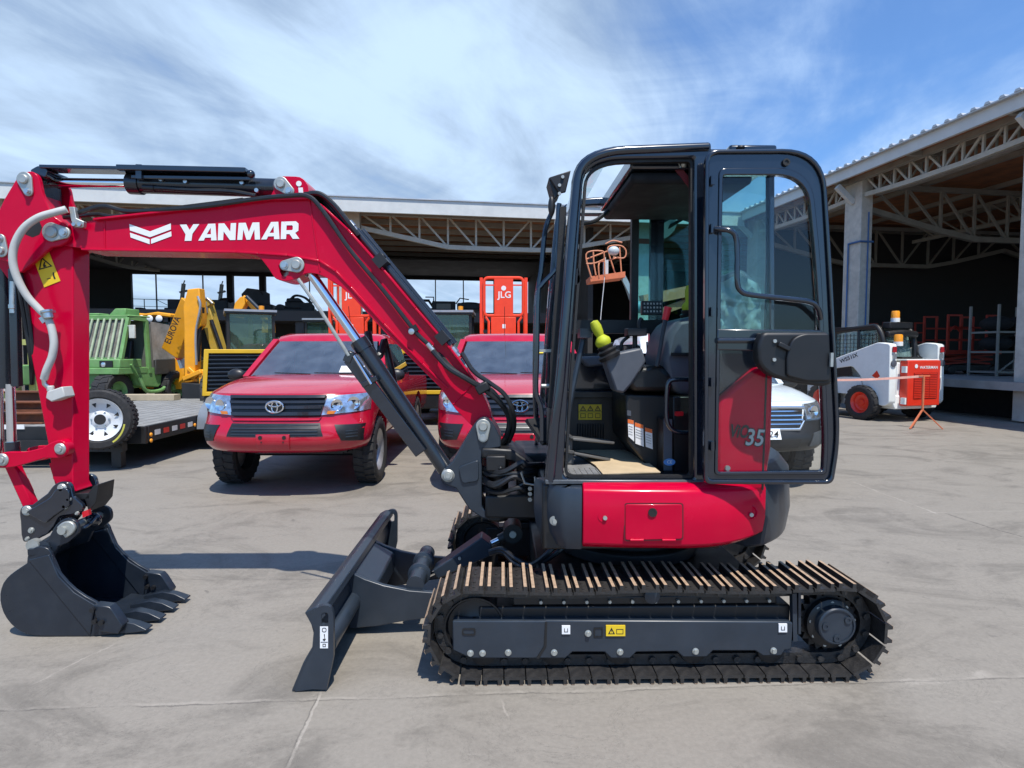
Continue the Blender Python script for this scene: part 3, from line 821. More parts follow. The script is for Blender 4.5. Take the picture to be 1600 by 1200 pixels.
# ---- upper frame: front corner, red side panel, counterweight
SX, SY, SR = .825, 3.375, .775
def arcp(a, r=SR): return V((SX+r*math.sin(R(a)), SY-r*math.cos(R(a)), 0))
def skirt(contour, levels, thick, name, mt, bevel=.006, parent=EX):
    secs = []
    n = len(contour)
    for i, c in enumerate(contour):
        d = (contour[min(i+1, n-1)]-contour[max(i-1, 0)]).normalized(); inn = V((-d.y, d.x, 0))
        rise_ = max(0, (c.x-.95)/.35)**2*.035 if name == 'side_panel' else 0
        pts = [c+inn*ins+V((0, 0, z+(rise_ if z < .7 else 0))) for z, ins in levels]
        pts += [c+inn*(thick+levels[-1][1])+V((0, 0, levels[-1][0])), c+inn*(thick+levels[0][1])+V((0, 0, levels[0][0]+rise_))]
        secs.append(pts)
    b = MB(); b.loft(secs)
    return b.build(name, mt, parent, bevel=bevel)
cont = [V((.366, 2.632, 0)), V((.55, 2.612, 0))]+[arcp(a) for a in range(-6, 33, 4)]+[arcp(33.5)]
side = skirt(cont, [(.622, .045), (.645, .012), (.74, 0), (.882, 0), (.902, .012), (.918, .05)], .06, "side_panel", RED)
fc = [V((.155, 2.86, 0)), V((.20, 2.76, 0)), V((.262, 2.655, 0)), V((.288, 2.640, 0)), V((.362, 2.632, 0))]
fc_p = skirt(fc, [(.61, .04), (.67, .012), (.75, 0), (.878, 0), (.905, .012)], .07, "front_corner_panel", GREY)
cwc = [arcp(a) for a in range(34, 148, 4)]
skirt(cwc, [(.565, .10), (.595, .02), (.72, 0), (.92, .01), (.985, .06)], .28, "counterweight", GREY, bevel=.012)
b = MB(); b.box((.19, 2.74, .585), (1.04, 4.0, .90)); b.box((1.041, 2.95, .615), (1.25, 3.8, .90)); b.build("main_frame", BLACK, EX, bevel=.01)
# panel details
def onside(px, py, dY=0):
    """point on the red panel's outer face"""
    Y = 2.62
    for _ in range(6):
        p = at(px, py, Y); x = p.x
        Y = SY-math.sqrt(max(.01, SR**2-(x-SX)**2)) if x > .7 else 2.632+(x-.366)*(2.602-2.632)/(.35)
    p = at(px, py, Y-dY); return p
fl = [onside(*q, .004) for q in arc_round([(975, 786, 5), (1068, 786, 5), (1068, 844, 5), (975, 846, 5)], 3)]
fi = [onside(*q, .004) for q in arc_round([(977, 788, 4), (1066, 788, 4), (1066, 842, 4), (977, 844, 4)], 3)]
b = MB(); b.ring(fl, fi, (0, .003, 0)); b.build("flap_gap", mat("panel_gap", (.10, .004, .01), .6), side)
b = MB(); b.prism([p_+V((0, -.003, 0)) for p_ in fi], (0, .01, 0)); flap = b.build("access_flap", RED, side, bevel=.003)
p = onside(1020, 801, .008); b = MB(); b.lathe(p, (0, -1, 0), [(.012, -.01), (.012, -.002), (.012, .002), (.020, .002), (.020, -.006)], 20); b.cyl(p+V((0, .004, 0)), p+V((0, -.0005, 0)), .0135, n=16); b.build("lock_hole", INK, flap)
b = MB()
for px in (995, 1045):
    q = onside(px, 844, .008); b.cyl(q-V((.03, 0, 0)), q+V((.03, 0, 0)), .006, n=10)
b.build("hinge", RED, flap)
for px, py in ((945, 808), (1173, 803)):
    p = onside(px, py, 0); b = MB(); b.lathe(p+V((0, .012, .006)), (0, -1, .1), [(0, .004), (.024, .006), (.030, .013), (.034, .011)], 24); b.build("bolt_recess", RED, side)
    b = MB(); b.cyl(p+V((0, .008, -.002)), p+V((0, -.012, -.002)), .0095, n=12); b.build("bolt", PIN, side)
p = at(866, 813, 2.70); b = MB(); b.cyl(p+V((.0, -.03, 0)), p+V((0, .03, 0)), .010, n=12); b.lathe(p+V((0, -.005, 0)), (-.6, -1, 0), [(0, 0), (.022, 0), (.022, .006), (0, .008)], 16); b.build("bolt", PIN, fc_p)
# engine bonnet behind the cab
b = MB(); b.plate(arc_round([(1121, 640), (1126, 623, 6), (1186, 572, 10), (1209, 578, 8), (1206, 700), (1196, 768), (1118, 768)], 4), 2.69, 3.95); bon = b.build("engine_bonnet", RED, EX, bevel=.02, seg=3)
b = MB()
b.pring([(1196, 590), (1199, 590), (1193, 765), (1190, 765)], [(1196.6, 591), (1198.4, 591), (1192.4, 764), (1190.6, 764)], 2.688, 2.69)
for (x0, y0, x1, y1) in ((1196.5, 585, 1191, 766),):
    b.plate([(x0, y0), (x0+2, y0), (x1+2, y1), (x1, y1)], 2.687, 2.689)
b.build("bonnet_seam", INK, bon)
GRYL = mat("badge_grey", (.42, .42, .40), .5)
o = at(1170, 676, 2.795)
b = MB(); b.text("ViO", at(1156, 675, 2.685), (1, 0, -.06), (.18, 0, 1), .085, .03, .0, width=.092); b.build("badge_text", INK, bon)
b = MB(); b.text("35", at(1180, 685, 2.685), (1, 0, -.06), (.18, 0, 1), .110, .05, .0, width=.088); bt = b.build("badge_text", INK, bon)
b = MB(); b.text("35", at(1180, 685, 2.682), (1, 0, -.06), (.18, 0, 1), .108, .015, .0, width=.080); b.build("badge_number", GRYL, bt)
p = at(1136, 731, 2.69); b = MB(); b.cyl(p, p+V((0, -.012, 0)), .012, n=12); b.build("bolt", PIN, bon)

# ---- boom
bpx = [(104, 352, 8), (150, 343), (220, 335), (300, 326), (420, 311), (428, 296), (430, 280, 8), (440, 275, 8), (472, 276, 10), (481, 290), (483, 308), (505, 322, 12), (548, 362, 14), (600, 422), (650, 482), (705, 546), (745, 598), (764, 636, 10), (771, 664, 12), (757, 680, 12), (740, 668, 10), (712, 640), (690, 608), (600, 518), (540, 452, 20), (500, 428, 14), (478, 426, 8), (462, 436, 6), (445, 440, 8), (430, 436, 6), (420, 420), (404, 399, 10), (370, 395), (160, 391), (112, 386, 8), (70, 376, 10), (70, 352, 8)]
b = MB(); b.plate(arc_round(bpx, 3), YB0, YB1)
boom = b.build("boom", RED, EX, bevel=.012, seg=3)
# welded flange lips along top and bottom
def lip(path, name="boom_flange", w=.012, y0=None, y1=None, parent=None, mt=RED):
    b = MB(); pts = [at(x, y, YB0) for x, y in path]
    y0 = YB0-.010 if y0 is None else y0; y1 = YB1+.010 if y1 is None else y1
    for a_, c_ in zip(pts, pts[1:]):
        b.bar(V((a_.x, (y0+y1)/2, a_.z)), V((c_.x, (y0+y1)/2, c_.z)), y1-y0, w)
    return b.build(name, mt, parent or boom, bevel=.003)
lip([(128, 389.5), (160, 390.5), (370, 394), (404, 396), (450, 399), (500, 408), (525, 424), (548, 448), (600, 506), (660, 568), (700, 607)])
lip([(150, 344), (300, 327.5), (420, 313), (486, 311), (506, 324), (545, 360), (600, 422), (650, 482), (705, 546), (742, 595)], y0=YB0-.026)
for seg_ in ([(163, 346), (164, 389)], [(737, 602), (708, 632)], [(484, 313), (500, 424)]):
    b = MB(); b.tube([at(x, y, YB0-.001) for x, y in seg_], .0045, 6); b.build('weld_seam', RED, boom)
# lower lug cut-out
c = MB(); c.plate(arc_round([(423, 409, 4), (441, 412, 4), (440, 424, 4), (433, 430, 5), (427, 424, 4)], 3), YB0-.1, YB1+.1); cut(boom, c)
def pinplate(pa, ra, pb, rb, Y, parent, th=.012, mt=PIN):
    """tear-drop keeper plate with two bolt heads; pa big end px, pb small end"""
    A = at(*pa, Y); B = at(*pb, Y); k = Y/FPX; ra *= k; rb *= k
    d = V((B.x-A.x, B.z-A.z)); an = math.atan2(d.y, d.x); pts = []
    for i in range(13):
        a = an+math.pi/2+math.pi*i/12; pts.append(V((A.x+ra*math.cos(a), Y, A.z+ra*math.sin(a))))
    for i in range(9):
        a = an-math.pi/2+math.pi*i/8; pts.append(V((B.x+rb*math.cos(a), Y, B.z+rb*math.sin(a))))
    b = MB(); b.prism(pts, (0, -th, 0)); pl = b.build("keeper_plate", mt, parent, bevel=.003)
    b = MB(); b.lathe((A.x, Y-th, A.z), (0, -1, 0), [(0, 0), (ra*.62, 0), (ra*.62, .006), (ra*.5, .012), (0, .012)], 20); b.build("pin", PIN, pl)
    b = MB(); b.lathe((B.x, Y-th, B.z), (0, -1, 0), [(0, 0), (rb*.72, 0), (rb*.72, .005), (rb*.5, .005), (rb*.5, .014), (0, .014)], 12); b.build("bolt", STEEL, pl)
    return pl
def boss(px, py, r, Y0, Y1, mt, parent, name="pin"):
    p = at(px, py, Y0); rr = r*Y0/FPX; b = MB(); b.lathe((p.x, Y0, p.z), (0, 1, 0), [(0, 0), (rr*.45, 0), (rr*.5, .006), (rr*.8, .006), (rr, .012), (rr, Y1-Y0), (0, Y1-Y0)], 24); return b.build(name, mt, parent)
pinplate((440, 288), 11, (453, 299), 7.5, YB0, boom)
pinplate((464, 414), 12, (446, 415), 8, YB0, boom)
b = MB(); k = YB0/FPX
p = at(467, 287, YB0-.002); b.lathe(p, (0, -1, 0), [(0, 0), (.0145, 0), (.0145, .001), (0, .001)], 18); b.plate([(466, 293), (473, 293), (474, 304), (467, 304)], YB0-.003, YB0-.001); b.build("lug_mark", WHITE, boom)
# writing
LET = {'Y': (1.0, [[(0, 1), (.36, 1), (.53, .66), (.73, 1), (1.06, 1), (.68, .42), (.63, 0), (.26, 0), (.31, .40)]]),
 'A': (1.06, [[(0, 0), (.30, 0), (.37, .17), (.70, .17), (.70, 0), (1.0, 0), (.93, 1), (.76, 1), (.68, .76), (.69, .37), (.46, .37), (.68, .761), (.759, 1), (.54, 1)]]),
 'N': (1.06, [[(0, 0), (.29, 0), (.32, .52), (.66, 0), (.96, 0), (1.0, 1), (.71, 1), (.68, .50), (.36, 1), (.04, 1)]]),
 'M': (1.30, [[(0, 0), (.27, 0), (.33, .60), (.50, 0), (.70, 0), (.93, .60), (.96, 0), (1.24, 0), (1.20, 1), (.83, 1), (.63, .46), (.46, 1), (.08, 1)]]),
 'R': (1.06, [[(0, 0), (.29, 0), (.31, .28), (.48, .28), (.66, 0), (1.02, 0), (.79, .34), (.96, .46), (.97, .86), (.83, 1), (.18, 1), (.32, .78), (.62, .78), (.66, .72), (.66, .56), (.62, .50), (.31, .50), (.319, .781), (.17, 1), (.04, 1)]])}
b = MB(); Yt = YB0-.0025
tot = sum(LET[c_][0] for c_ in "YANMAR"); x = 0
for c_ in "YANMAR":
    for poly in LET[c_][1]:
        vs = []
        for (u, v_) in poly:
            f = (x+u)/tot; px = 281+f*188; py0 = 376.5-f*3.5; py1 = 351-f*5.5
            vs.append(at(px, py0+(py1-py0)*v_, Yt))
        b.add(vs, [list(range(len(vs)))])
    x += LET[c_][0]
b.build("brand_lettering", WLAB, boom, smooth=0)
b = MB()
def poly(pts): b.add([at(x, y, Yt) for x, y in pts], [list(range(len(pts)))])
poly([(202, 350), (234.5, 361.5), (267, 349), (267, 358.5), (234.5, 370.5), (203, 360)])
poly([(203, 363.5), (233.8, 374), (233.8, 381.5), (204, 371)]); poly([(236, 373.5), (267.5, 361.5), (268, 369), (236, 381)])
b.build("brand_chevron", WLAB, boom, smooth=0)

# ---- arm (dipper)
YA0, YA1 = 3.215, 3.345
apx = [(32, 272, 8), (48, 268, 10), (60, 276, 8), (64, 300), (78, 330), (98, 352, 6), (114, 390), (114, 757), (120, 768), (96, 770), (82, 748), (76, 700), (55, 590), (30, 460), (0, 420), (-14, 395, 10), (-14, 360, 10), (8, 312)]
b = MB(); b.plate(arc_round(apx, 3), YA0, YA1); arm = b.build("arm", RED, EX, bevel=.01, seg=3)
hpx = [(30, 272, 9), (48, 266, 11), (60, 274, 8), (65, 300), (80, 335), (104, 352, 8), (112, 372, 10), (95, 384, 10), (80, 386), (52, 410), (30, 428, 6), (20, 412), (-16, 400, 10), (-16, 360, 10), (6, 312)]
for Y0 in (3.165, 3.38):
    b = MB(); b.plate(arc_round(hpx, 3), 3.165, 3.19); pl = b.build("arm_head_plate", RED, arm, bevel=.004)
    pl.location.y += Y0-3.165
b = MB()
for (a_, c_) in (((40, 420), (82, 378)),): b.bar(at(*a_, 3.20), at(*c_, 3.20), .05, .022)
b.build("gusset", RED, arm, bevel=.004)
c = at(49, 355, 3.16); b = MB(); b.lathe((c.x, 3.1655, c.z), (0, -1, 0), [(0, 0), (.052, 0), (.052, .0012), (0, .0012)], 8); b.build("head_window", INK, arm)
pinplate((40, 281), 11.5, (46, 300), 7, 3.165, arm); pinplate((83, 363), 14.5, (102, 364), 9, 3.165, arm); pinplate((4, 392), 10, (2, 374), 8, 3.165, arm)
b = MB(); b.plate([(51, 402), (76, 393), (94, 439), (69, 449)], YA0-.003, YA0-.0005); lab = b.build("warning_label", YEL, arm)
b = MB(); Yq = YA0-.0036
b.pring([(60.5, 422), (82, 416), (64.5, 401)], [(63, 419.5), (78.5, 415.3), (65.8, 404.8)], Yq, Yq+.0006)
b.plate([(69, 409), (71, 409), (70, 413), (73, 416), (68, 418), (67, 414)], Yq, Yq+.0006)
b.plate([(82, 426), (84, 425), (85, 430), (87, 436), (84.5, 436.5), (82.5, 431)], Yq, Yq+.0006); b.plate([(73, 435.5), (79, 433.8), (79.3, 435), (73.3, 436.7)], Yq, Yq+.0006); b.build("label_mark", INK, lab)
# bucket linkage
b = MB(); b.plate(arc_round([(-12, 712, 10), (8, 706, 8), (40, 706), (66, 700), (82, 690, 8), (98, 687, 10), (108, 700, 10), (100, 716, 10), (70, 716), (50, 722), (22, 730, 6), (-4, 732, 10)], 3), 3.165, 3.19); lk = b.build("link_lever", RED, EX, bevel=.004)
b = MB(); b.prism([V((p.x, 3.37, p.z)) for p in PP(arc_round([(-12, 712, 10), (8, 706, 8), (40, 706), (66, 702), (84, 696, 6), (84, 714, 6), (50, 722), (22, 730, 6), (-4, 732, 10)], 3), 3.165)], (0, .025, 0)); b.build('link_lever', RED, EX, bevel=.004)
boss(91, 702, 9, 3.15, 3.165, PIN, lk); boss(0, 719, 10, 3.15, 3.165, PIN, lk); boss(91, 702, 14, 3.16, 3.215, RED, lk, "boss")
b = MB(); b.bar(at(20, 726, 3.24), at(50, 792, 3.24), .05, .055); b.bar(at(20, 726, 3.34), at(50, 792, 3.34), .05, .055); b.bar(at(32, 750, 3.29), at(42, 772, 3.29), .08, .03); b.build("push_link", RED, EX, bevel=.006)
b = MB(); b.bar(at(84, 722, 3.24), at(96, 762, 3.24), .03, .03); b.build("arm_tip_rib", RED, arm)
# bucket cylinder
Yk = 3.28
b = MB(); b.cyl(at(4, 395, Yk), at(6, 605, Yk), .062, n=24); b.cyl(at(6, 590, Yk), at(6, 606, Yk), .068, n=24); bc = b.build("bucket_cylinder", CYLB, EX)
b = MB(); b.bar(at(22, 420, 3.2), at(27, 604, 3.2), .04, .035); b.build("cylinder_guard", CYLB, bc, bevel=.004)
b = MB(); b.cyl(at(16, 600, 3.24), at(19, 708, 3.24), .022, n=16); b.cyl(at(-2, 600, Yk), at(0, 715, Yk), .02, n=12); b.build("bucket_cylinder_rod", CHROME, bc)
b = MB(); b.cyl(at(19, 690, 3.24), at(20, 708, 3.24), .035, n=16); b.build("rod_end", CYLB, bc)
for i, dx in enumerate((0, 7)):
    b = MB(); b.tube(smooth_path([at(22+dx, 415, 3.20), at(30+dx, 450, 3.19), at(40+dx, 510, 3.21), at(48+dx*.6, 560, 3.23), at(50, 600, 3.3)], 5), .011, 8); b.build("arm_hose", HOSE, EX)
b = MB(); b.tube([at(21, 440, 3.19), at(20, 478, 3.19)], .016, 10); b.lathe(at(20, 476, 3.19), (0, 0, -1), [(0, 0), (.02, 0), (.02, .02), (.016, .024), (.016, .045), (0, .045)], 10); b.build("hose_fitting", STEEL, bc)
# grey hose with the auxiliary valve
hp = smooth_path([at(104, 327, 3.14), at(85, 332, 3.12), at(60, 340, 3.10), at(38, 356, 3.09), at(24, 380, 3.09), at(20, 405, 3.09), at(26, 432, 3.10), at(42, 462, 3.12), at(62, 484, 3.14), at(76, 500, 3.15), at(84, 530, 3.15), at(82, 555, 3.15), at(73, 578, 3.15), at(69, 592, 3.16)], 6)
b = MB(); b.tube(hp, .0185, 12); gh = b.build("auxiliary_hose", GHOSE, EX)
b = MB(); b.tube([at(69, 592, 3.16), at(70, 600, 3.165), at(77, 606, 3.17)], .013, 10); b.lathe(at(74, 488, 3.14), V((.25, 0, -1)), [(0, -.01), (.030, -.01), (.030, 0), (.024, .005), (.024, .03), (.018, .035)], 12); b.bar(at(66, 492, 3.15), at(84, 486, 3.15), .03, .014); b.bar(at(66, 496, 3.16), at(72, 504, 3.16), .03, .02); b.build("hose_clamp", STEEL, gh)
b = MB(); b.prism([at(73, 612, 3.14), at(97, 604, 3.14), at(102, 620, 3.14), at(80, 628, 3.14), at(71, 622, 3.14)], (0, .075, 0)); b.lathe(at(79, 606, 3.17), V((0, 0, 1)), [(0, -.02), (.018, -.02), (.018, .012), (0, .012)], 6); vl = b.build("shutoff_valve", GHOSE, gh, bevel=.005)
# coupler
cpx = [(30, 800, 6), (34, 790, 8), (50, 789), (74, 771), (84, 757, 8), (98, 751, 9), (110, 756, 7), (114, 776), (128, 788), (130, 796, 6), (112, 804), (92, 806, 6), (84, 822), (74, 834), (60, 842), (36, 848, 5), (33, 835), (32, 815)]
b = MB()
for Y0 in (3.17, 3.36): b.plate(arc_round(cpx, 3), 3.17, 3.195) if Y0 == 3.17 else b.prism([V((p.x, Y0, p.z)) for p in PP(arc_round(cpx, 3), 3.17)], (0, .025, 0))
b.bar(at(60, 820, 3.275), at(110, 800, 3.275), .165, .07); 
cp = b.build("quick_coupler", NAVY, EX, bevel=.004)
b = MB(); b.plate(arc_round([(40, 800, 6), (78, 778, 6), (88, 762, 8), (108, 764, 8), (108, 790), (84, 806), (70, 818), (52, 808)], 3), 3.155, 3.17); b.build('boss_plate', NAVY, cp, bevel=.006)
for (px, py, r) in ((94, 764, 7.5), (39, 799, 8), (99, 792, 5), (46, 830, 5), (40, 843, 3.5), (105, 781, 4), (118, 803, 3)):
    boss(px, py, r, 3.155, 3.172, PIN, cp)
b = MB(); b.prism([at(132, 778, 3.2), at(146, 759, 3.2), at(153, 757, 3.2), at(150, 785, 3.2), at(138, 800, 3.2)], (0, .14, 0)); b.prism([at(112, 772, 3.2), at(140, 770, 3.2), at(140, 780, 3.2), at(114, 782, 3.2)], (0, .12, 0)); b.build("coupler_latch", BLACK, cp, bevel=.004)
b = MB(); b.ball(at(146, 812, 3.3), .042); b.cyl(at(120, 824, 3.25), at(150, 808, 3.32), .022); b.tube(smooth_path([at(112, 832, 3.2), at(135, 822, 3.22), at(152, 806, 3.3)], 5), .012); b.build("lock_pin", NAVY, cp)
b = MB(); b.plate([(128, 800), (138, 796), (139, 805), (129, 809)], 3.18, 3.20); b.build("red_tab", REDK, cp)
# bucket
YK0, YK1 = 3.10, 3.58
spx = [(58, 852, 10), (78, 858, 8), (84, 880), (93, 896), (105, 910), (117, 921), (133, 932), (150, 941), (176, 978), (186, 990), (140, 994), (70, 994), (55, 993), (43, 991), (33, 987), (25, 982), (17, 975), (10, 966), (5, 957), (2, 948), (0, 938), (0, 928), (2, 919), (5, 911), (10, 904), (16, 898), (24, 892), (33, 886), (42, 880), (43, 864, 8)]
sw = [(p.x, p.z) for p in PP(arc_round(spx, 3), YK0)]
bk = thing  # (keeps the name free)
b = MB()
shell_px = [(43, 868), (42, 880), (33, 886), (24, 892), (16, 898), (10, 904), (5, 911), (2, 919), (0, 928), (0, 938), (2, 948), (5, 957), (10, 966), (17, 975), (25, 982), (33, 987), (43, 991), (55, 993), (70, 994), (140, 994), (186, 990)]
so_ = PP(shell_px, YK0); cx, cz = at(80, 930, YK0).x, at(80, 930, YK0).z
secs = []
for p in so_:
    d = V((cx-p.x, 0, cz-p.z)).normalized()*.014
    secs.append([V((p.x, YK0+.006, p.z)), V((p.x, YK1-.006, p.z)), V((p.x, YK1-.006, p.z))+d, V((p.x, YK0+.006, p.z))+d])
b.loft(secs)
bucket = b.build("bucket", BUCK, EX, smooth=60)
for Y0 in (YK0, YK1-.018):
    b = MB(); b.prism([V((x, Y0, z)) for x, z in sw], (0, .018, 0)); sp_ = b.build("bucket_side", BUCK, bucket, bevel=.003)
    b = MB(); q = [V((p.x, Y0-.008, p.z)) for p in PP([(46, 874), (78, 866), (93, 900), (117, 925), (150, 945), (142, 992)], YK0)]
    b.prism(q, (0, .034, 0)); b.build("side_rim", BUCK, sp_, bevel=.004)
    b = MB(); q = [V((p.x, Y0-.02, p.z)) for p in PP([(149, 943), (174, 946), (180, 952), (195, 975), (188, 988), (160, 984)], YK0)]
    b.prism(q, (0, .058, 0)); sc_ = b.build("side_cutter", BUCK, sp_, bevel=.004)
    b = MB()
    for px, py in ((150, 950), (153, 968), (164, 969)):
        p = at(px, py, YK0); b.cyl((p.x, Y0-.035, p.z), (p.x, Y0+.05, p.z), .013, n=10)
    b.build("bolt", BLACK, sc_)
p0 = at(150, 992, YK0); p1 = at(190, 990, YK0)
b = MB(); b.prism([(p0.x-.12, YK0+.019, .012), (p1.x, YK0+.019, .012), (p1.x+.01, YK0+.019, .022), (p0.x-.10, YK0+.019, .045)], (0, YK1-YK0-.038, 0)); b.build("cutting_edge", BUCK, bucket)
for k in range(4):
    y = YK0+.045+k*(YK1-YK0-.09)/3
    x0 = at(176, 985, YK0).x
    b = MB()
    b.loft([[V((x0-.08, y-.032, .008)), V((x0-.08, y+.032, .008)), V((x0-.08, y+.032, .052)), V((x0-.08, y-.032, .052))],
            [V((x0+.03, y-.034, .008)), V((x0+.03, y+.034, .008)), V((x0+.03, y+.026, .075)), V((x0+.03, y-.026, .075))],
            [V((x0+.10, y-.030, .012)), V((x0+.10, y+.030, .012)), V((x0+.10, y+.024, .060)), V((x0+.10, y-.024, .060))],
            [V((x0+.17, y-.032, .022)), V((x0+.17, y+.032, .022)), V((x0+.17, y+.032, .030)), V((x0+.17, y-.032, .030))]])
    b.build("bucket_tooth", BUCK, bucket, bevel=.004)
epx = [(40, 862, 6), (54, 849, 6), (74, 843), (88, 818, 8), (104, 808, 10), (121, 815, 8), (123, 833, 6), (106, 848), (90, 854), (82, 872), (56, 880)]
for Y0 in (3.135, 3.40):
    b = MB(); b.prism([V((p.x, Y0, p.z)) for p in PP(arc_round(epx, 3), 3.135)], (0, .022, 0)); ear = b.build("bucket_ear", BUCK, bucket, bevel=.004)
    if Y0 < 3.3: ear0 = ear
b = MB(); b.prism([V((p.x, 3.115, p.z)) for p in PP(arc_round([(89, 824), (98, 815, 6), (112, 814, 9), (119, 824, 8), (114, 834, 8), (103, 841)], 3), 3.12)], (0, .02, 0)); kp = b.build("keeper_plate", PIN, ear0, bevel=.006)
p = at(104, 826, 3.14); b = MB(); b.cyl((p.x, 3.10, p.z), (p.x, 3.45, p.z), .022, n=18); b.build("pin", PIN, ear0)
p = at(50, 853, 3.11); b = MB(); b.lathe((p.x, 3.11, p.z), (0, 1, 0), [(0, 0), (.034, 0), (.034, .03), (0, .03)], 20); b.build("pin", PIN, ear0)
b = MB(); b.cyl(at(66, 856, 3.12), at(98, 845, 3.30), .036, n=20); b.build("ear_tube", BUCK, ear0)
b = MB(); q = at(150, 822, YK1); b.bar(at(60, 862, 3.10), V((q.x-.05, 3.50, at(60, 862, 3.10).z+.02)), .10, .03); b.build("bucket_lip", BUCK, bucket)
# ---- arm cylinder on top of the boom
b = MB(); b.cyl(at(432, 294, YC), at(205, 287, YC), .050, n=28); b.cyl(at(222, 288, YC), at(203, 287, YC), .056, n=28); ac = b.build("arm_cylinder", CYLB, EX)
b = MB(); b.cyl(at(206, 287, YC), at(64, 285, YC), .026, n=20); b.build("arm_cylinder_rod", CHROME, ac)
b = MB(); b.cyl(at(78, 286, YC), at(48, 284, YC), .040, n=18); b.box((at(55, 284, YC).x, 3.20, at(55, 330, YC).z), (at(80, 284, YC).x, 3.36, at(55, 288, YC).z)); b.build("rod_end", CYLB, ac, bevel=.01)
b = MB(); b.plate(arc_round([(46, 266, 4), (60, 258, 5), (74, 264, 4), (72, 276, 4), (58, 280, 4)], 3), 3.20, 3.36); b.bar(at(72, 264, 3.24), at(200, 266.5, 3.24), .10, .018); b.build("rod_guard_rail", NAVY, ac, bevel=.003)
b = MB(); b.bar(at(193, 266.5, 3.24), at(391, 271, 3.24), .13, .028); b.bar(at(205, 276, 3.2), at(392, 279, 3.2), .008, .02); b.build("cylinder_guard", NAVY, ac, bevel=.004)
b = MB(); p = at(219, 262, 3.2); b.bar(at(219, 258, 3.2), at(219, 280, 3.2), .03, .03); p = at(392, 272, 3.2); b.ball(p, .022); b.build("guard_clamp", NAVY, ac)
b = MB(); b.lathe(at(224, 293, 3.23), (1, 0, -.05), [(0, 0), (.017, 0), (.017, .06), (.013, .06), (.013, .10), (0, .10)], 12); b.tube(smooth_path([at(238, 293, 3.23), at(300, 297, 3.22), at(360, 299, 3.21), at(400, 306, 3.2)], 5), .012); b.build("cylinder_hose", HOSE, ac)
for px, py in ((291, 284), (379, 286), (402, 298), (253, 281)):
    p = at(px, py, YC-.052); b = MB(); b.cyl(p, p+V((0, -.014, 0)), .011, n=10); b.build("bolt", STEEL, ac)
# ---- boom cylinder
b = MB(); b.cyl(at(566, 541, 3.24), at(696, 733, 3.24), .045, n=28); b.cyl(at(560, 532, 3.24), at(570, 547, 3.24), .050, n=28); bcy = b.build("boom_cylinder", CYLB, EX)
b = MB(); b.cyl(at(484, 424, 3.24), at(566, 543, 3.24), .026, n=20); b.build("boom_cylinder_rod", CHROME, bcy)
b = MB(); b.cyl(at(466, 416, 3.24), at(484, 426, 3.24), .032, n=18); b.build("rod_end", NAVY, bcy)
b = MB(); b.bar(at(546, 560, 3.19), at(658, 708, 3.19), .02, .07, up=(.6, 0, .8)); b.bar(at(540, 555, 3.20), at(552, 560, 3.2), .05, .06); b.bar(at(566, 602, 3.18), at(590, 590, 3.18), .04, .03); b.build("cylinder_guard", NAVY, bcy, bevel=.004)
b = MB(); b.tube([at(466, 436, 3.17), at(500, 484, 3.17), at(545, 556, 3.18)], .010, 8); b.build("guard_rod", PIN, bcy)
b = MB(); b.tube([at(553, 556, 3.16), at(580, 600, 3.16)], .007, 6); b.build("grease_line", CHROME, bcy)
boss(700, 744, 11, 3.13, 3.35, PIN, bcy)
# ---- swing post
ppx = [(744, 657, 10), (757, 650, 12), (769, 659, 8), (782, 683), (783, 699, 3), (757, 703, 5), (753, 714), (753, 793, 4), (762, 800), (782, 801, 3), (782, 812, 3), (755, 811, 6), (733, 796), (712, 763), (694, 757, 5), (688, 746, 6), (694, 734, 6), (707, 721), (736, 672)]
b = MB(); b.plate(arc_round(ppx, 3), 3.14, 3.42); sp = b.build("swing_post", GREY, EX, bevel=.01, seg=3)
pinplate((755, 666), 11.5, (755, 683), 8, 3.14, sp)
boss(700, 744, 8.5, 3.118, 3.14, PIN, sp)
b = MB(); b.plate(arc_round([(716, 730, 6), (748, 718, 6), (748, 752, 6), (722, 756, 6)], 3), 3.128, 3.14); b.build("post_rib", GREY, sp, bevel=.004)
b = MB()
pa = at(752, 702, 3.2); pb = at(846, 720, 3.2)
b.prism([at(752, 700, 3.12), at(800, 702, 3.12), at(846, 735, 3.12), at(846, 760, 3.12), at(800, 722, 3.12), at(752, 716, 3.12)], (0, .36, 0))
b.prism([at(758, 775, 3.12), at(846, 772, 3.12), at(846, 812, 3.12), at(758, 810, 3.12)], (0, .36, 0))
b.cyl(at(778, 700, 3.28), at(778, 812, 3.28), .06, n=20); b.box((at(806, 720, 3.4).x, 3.3, .63), (at(850, 720, 3.4).x, 3.8, .95))
yk = b.build("swing_yoke", BLACK, EX, bevel=.012)
for i, (y0, d) in enumerate(((736, 10), (742, 14), (748, 16), (757, 12), (764, 8), (730, 6))):
    b = MB(); b.tube(smooth_path([at(752, y0, 3.2), at(768+i*3, y0+d*.7+(i%2)*4, 3.08-.02*(i%3)), at(795+i*4, y0+d*.4-(i%3)*5, 3.03+.015*(i%2)), at(822, y0+3-(i%2)*6, 3.05), at(845, y0-4, 3.15)], 5), .011+.002*(i%3), 8); b.build("hydraulic_hose", HOSE, EX)
b = MB(); b.tube([at(814, 738, 3.0), at(820, 755, 3.0), at(836, 758, 3.0), at(836, 745, 3.0)], .006, 6); b.build("step_loop", PIN, yk)
b = MB()
for py in (763, 771, 780): p = at(828, py, 3.02); b.cyl(p, p+V((0, -.012, 0)), .011, n=8)
b.build("bolt", PIN, yk)
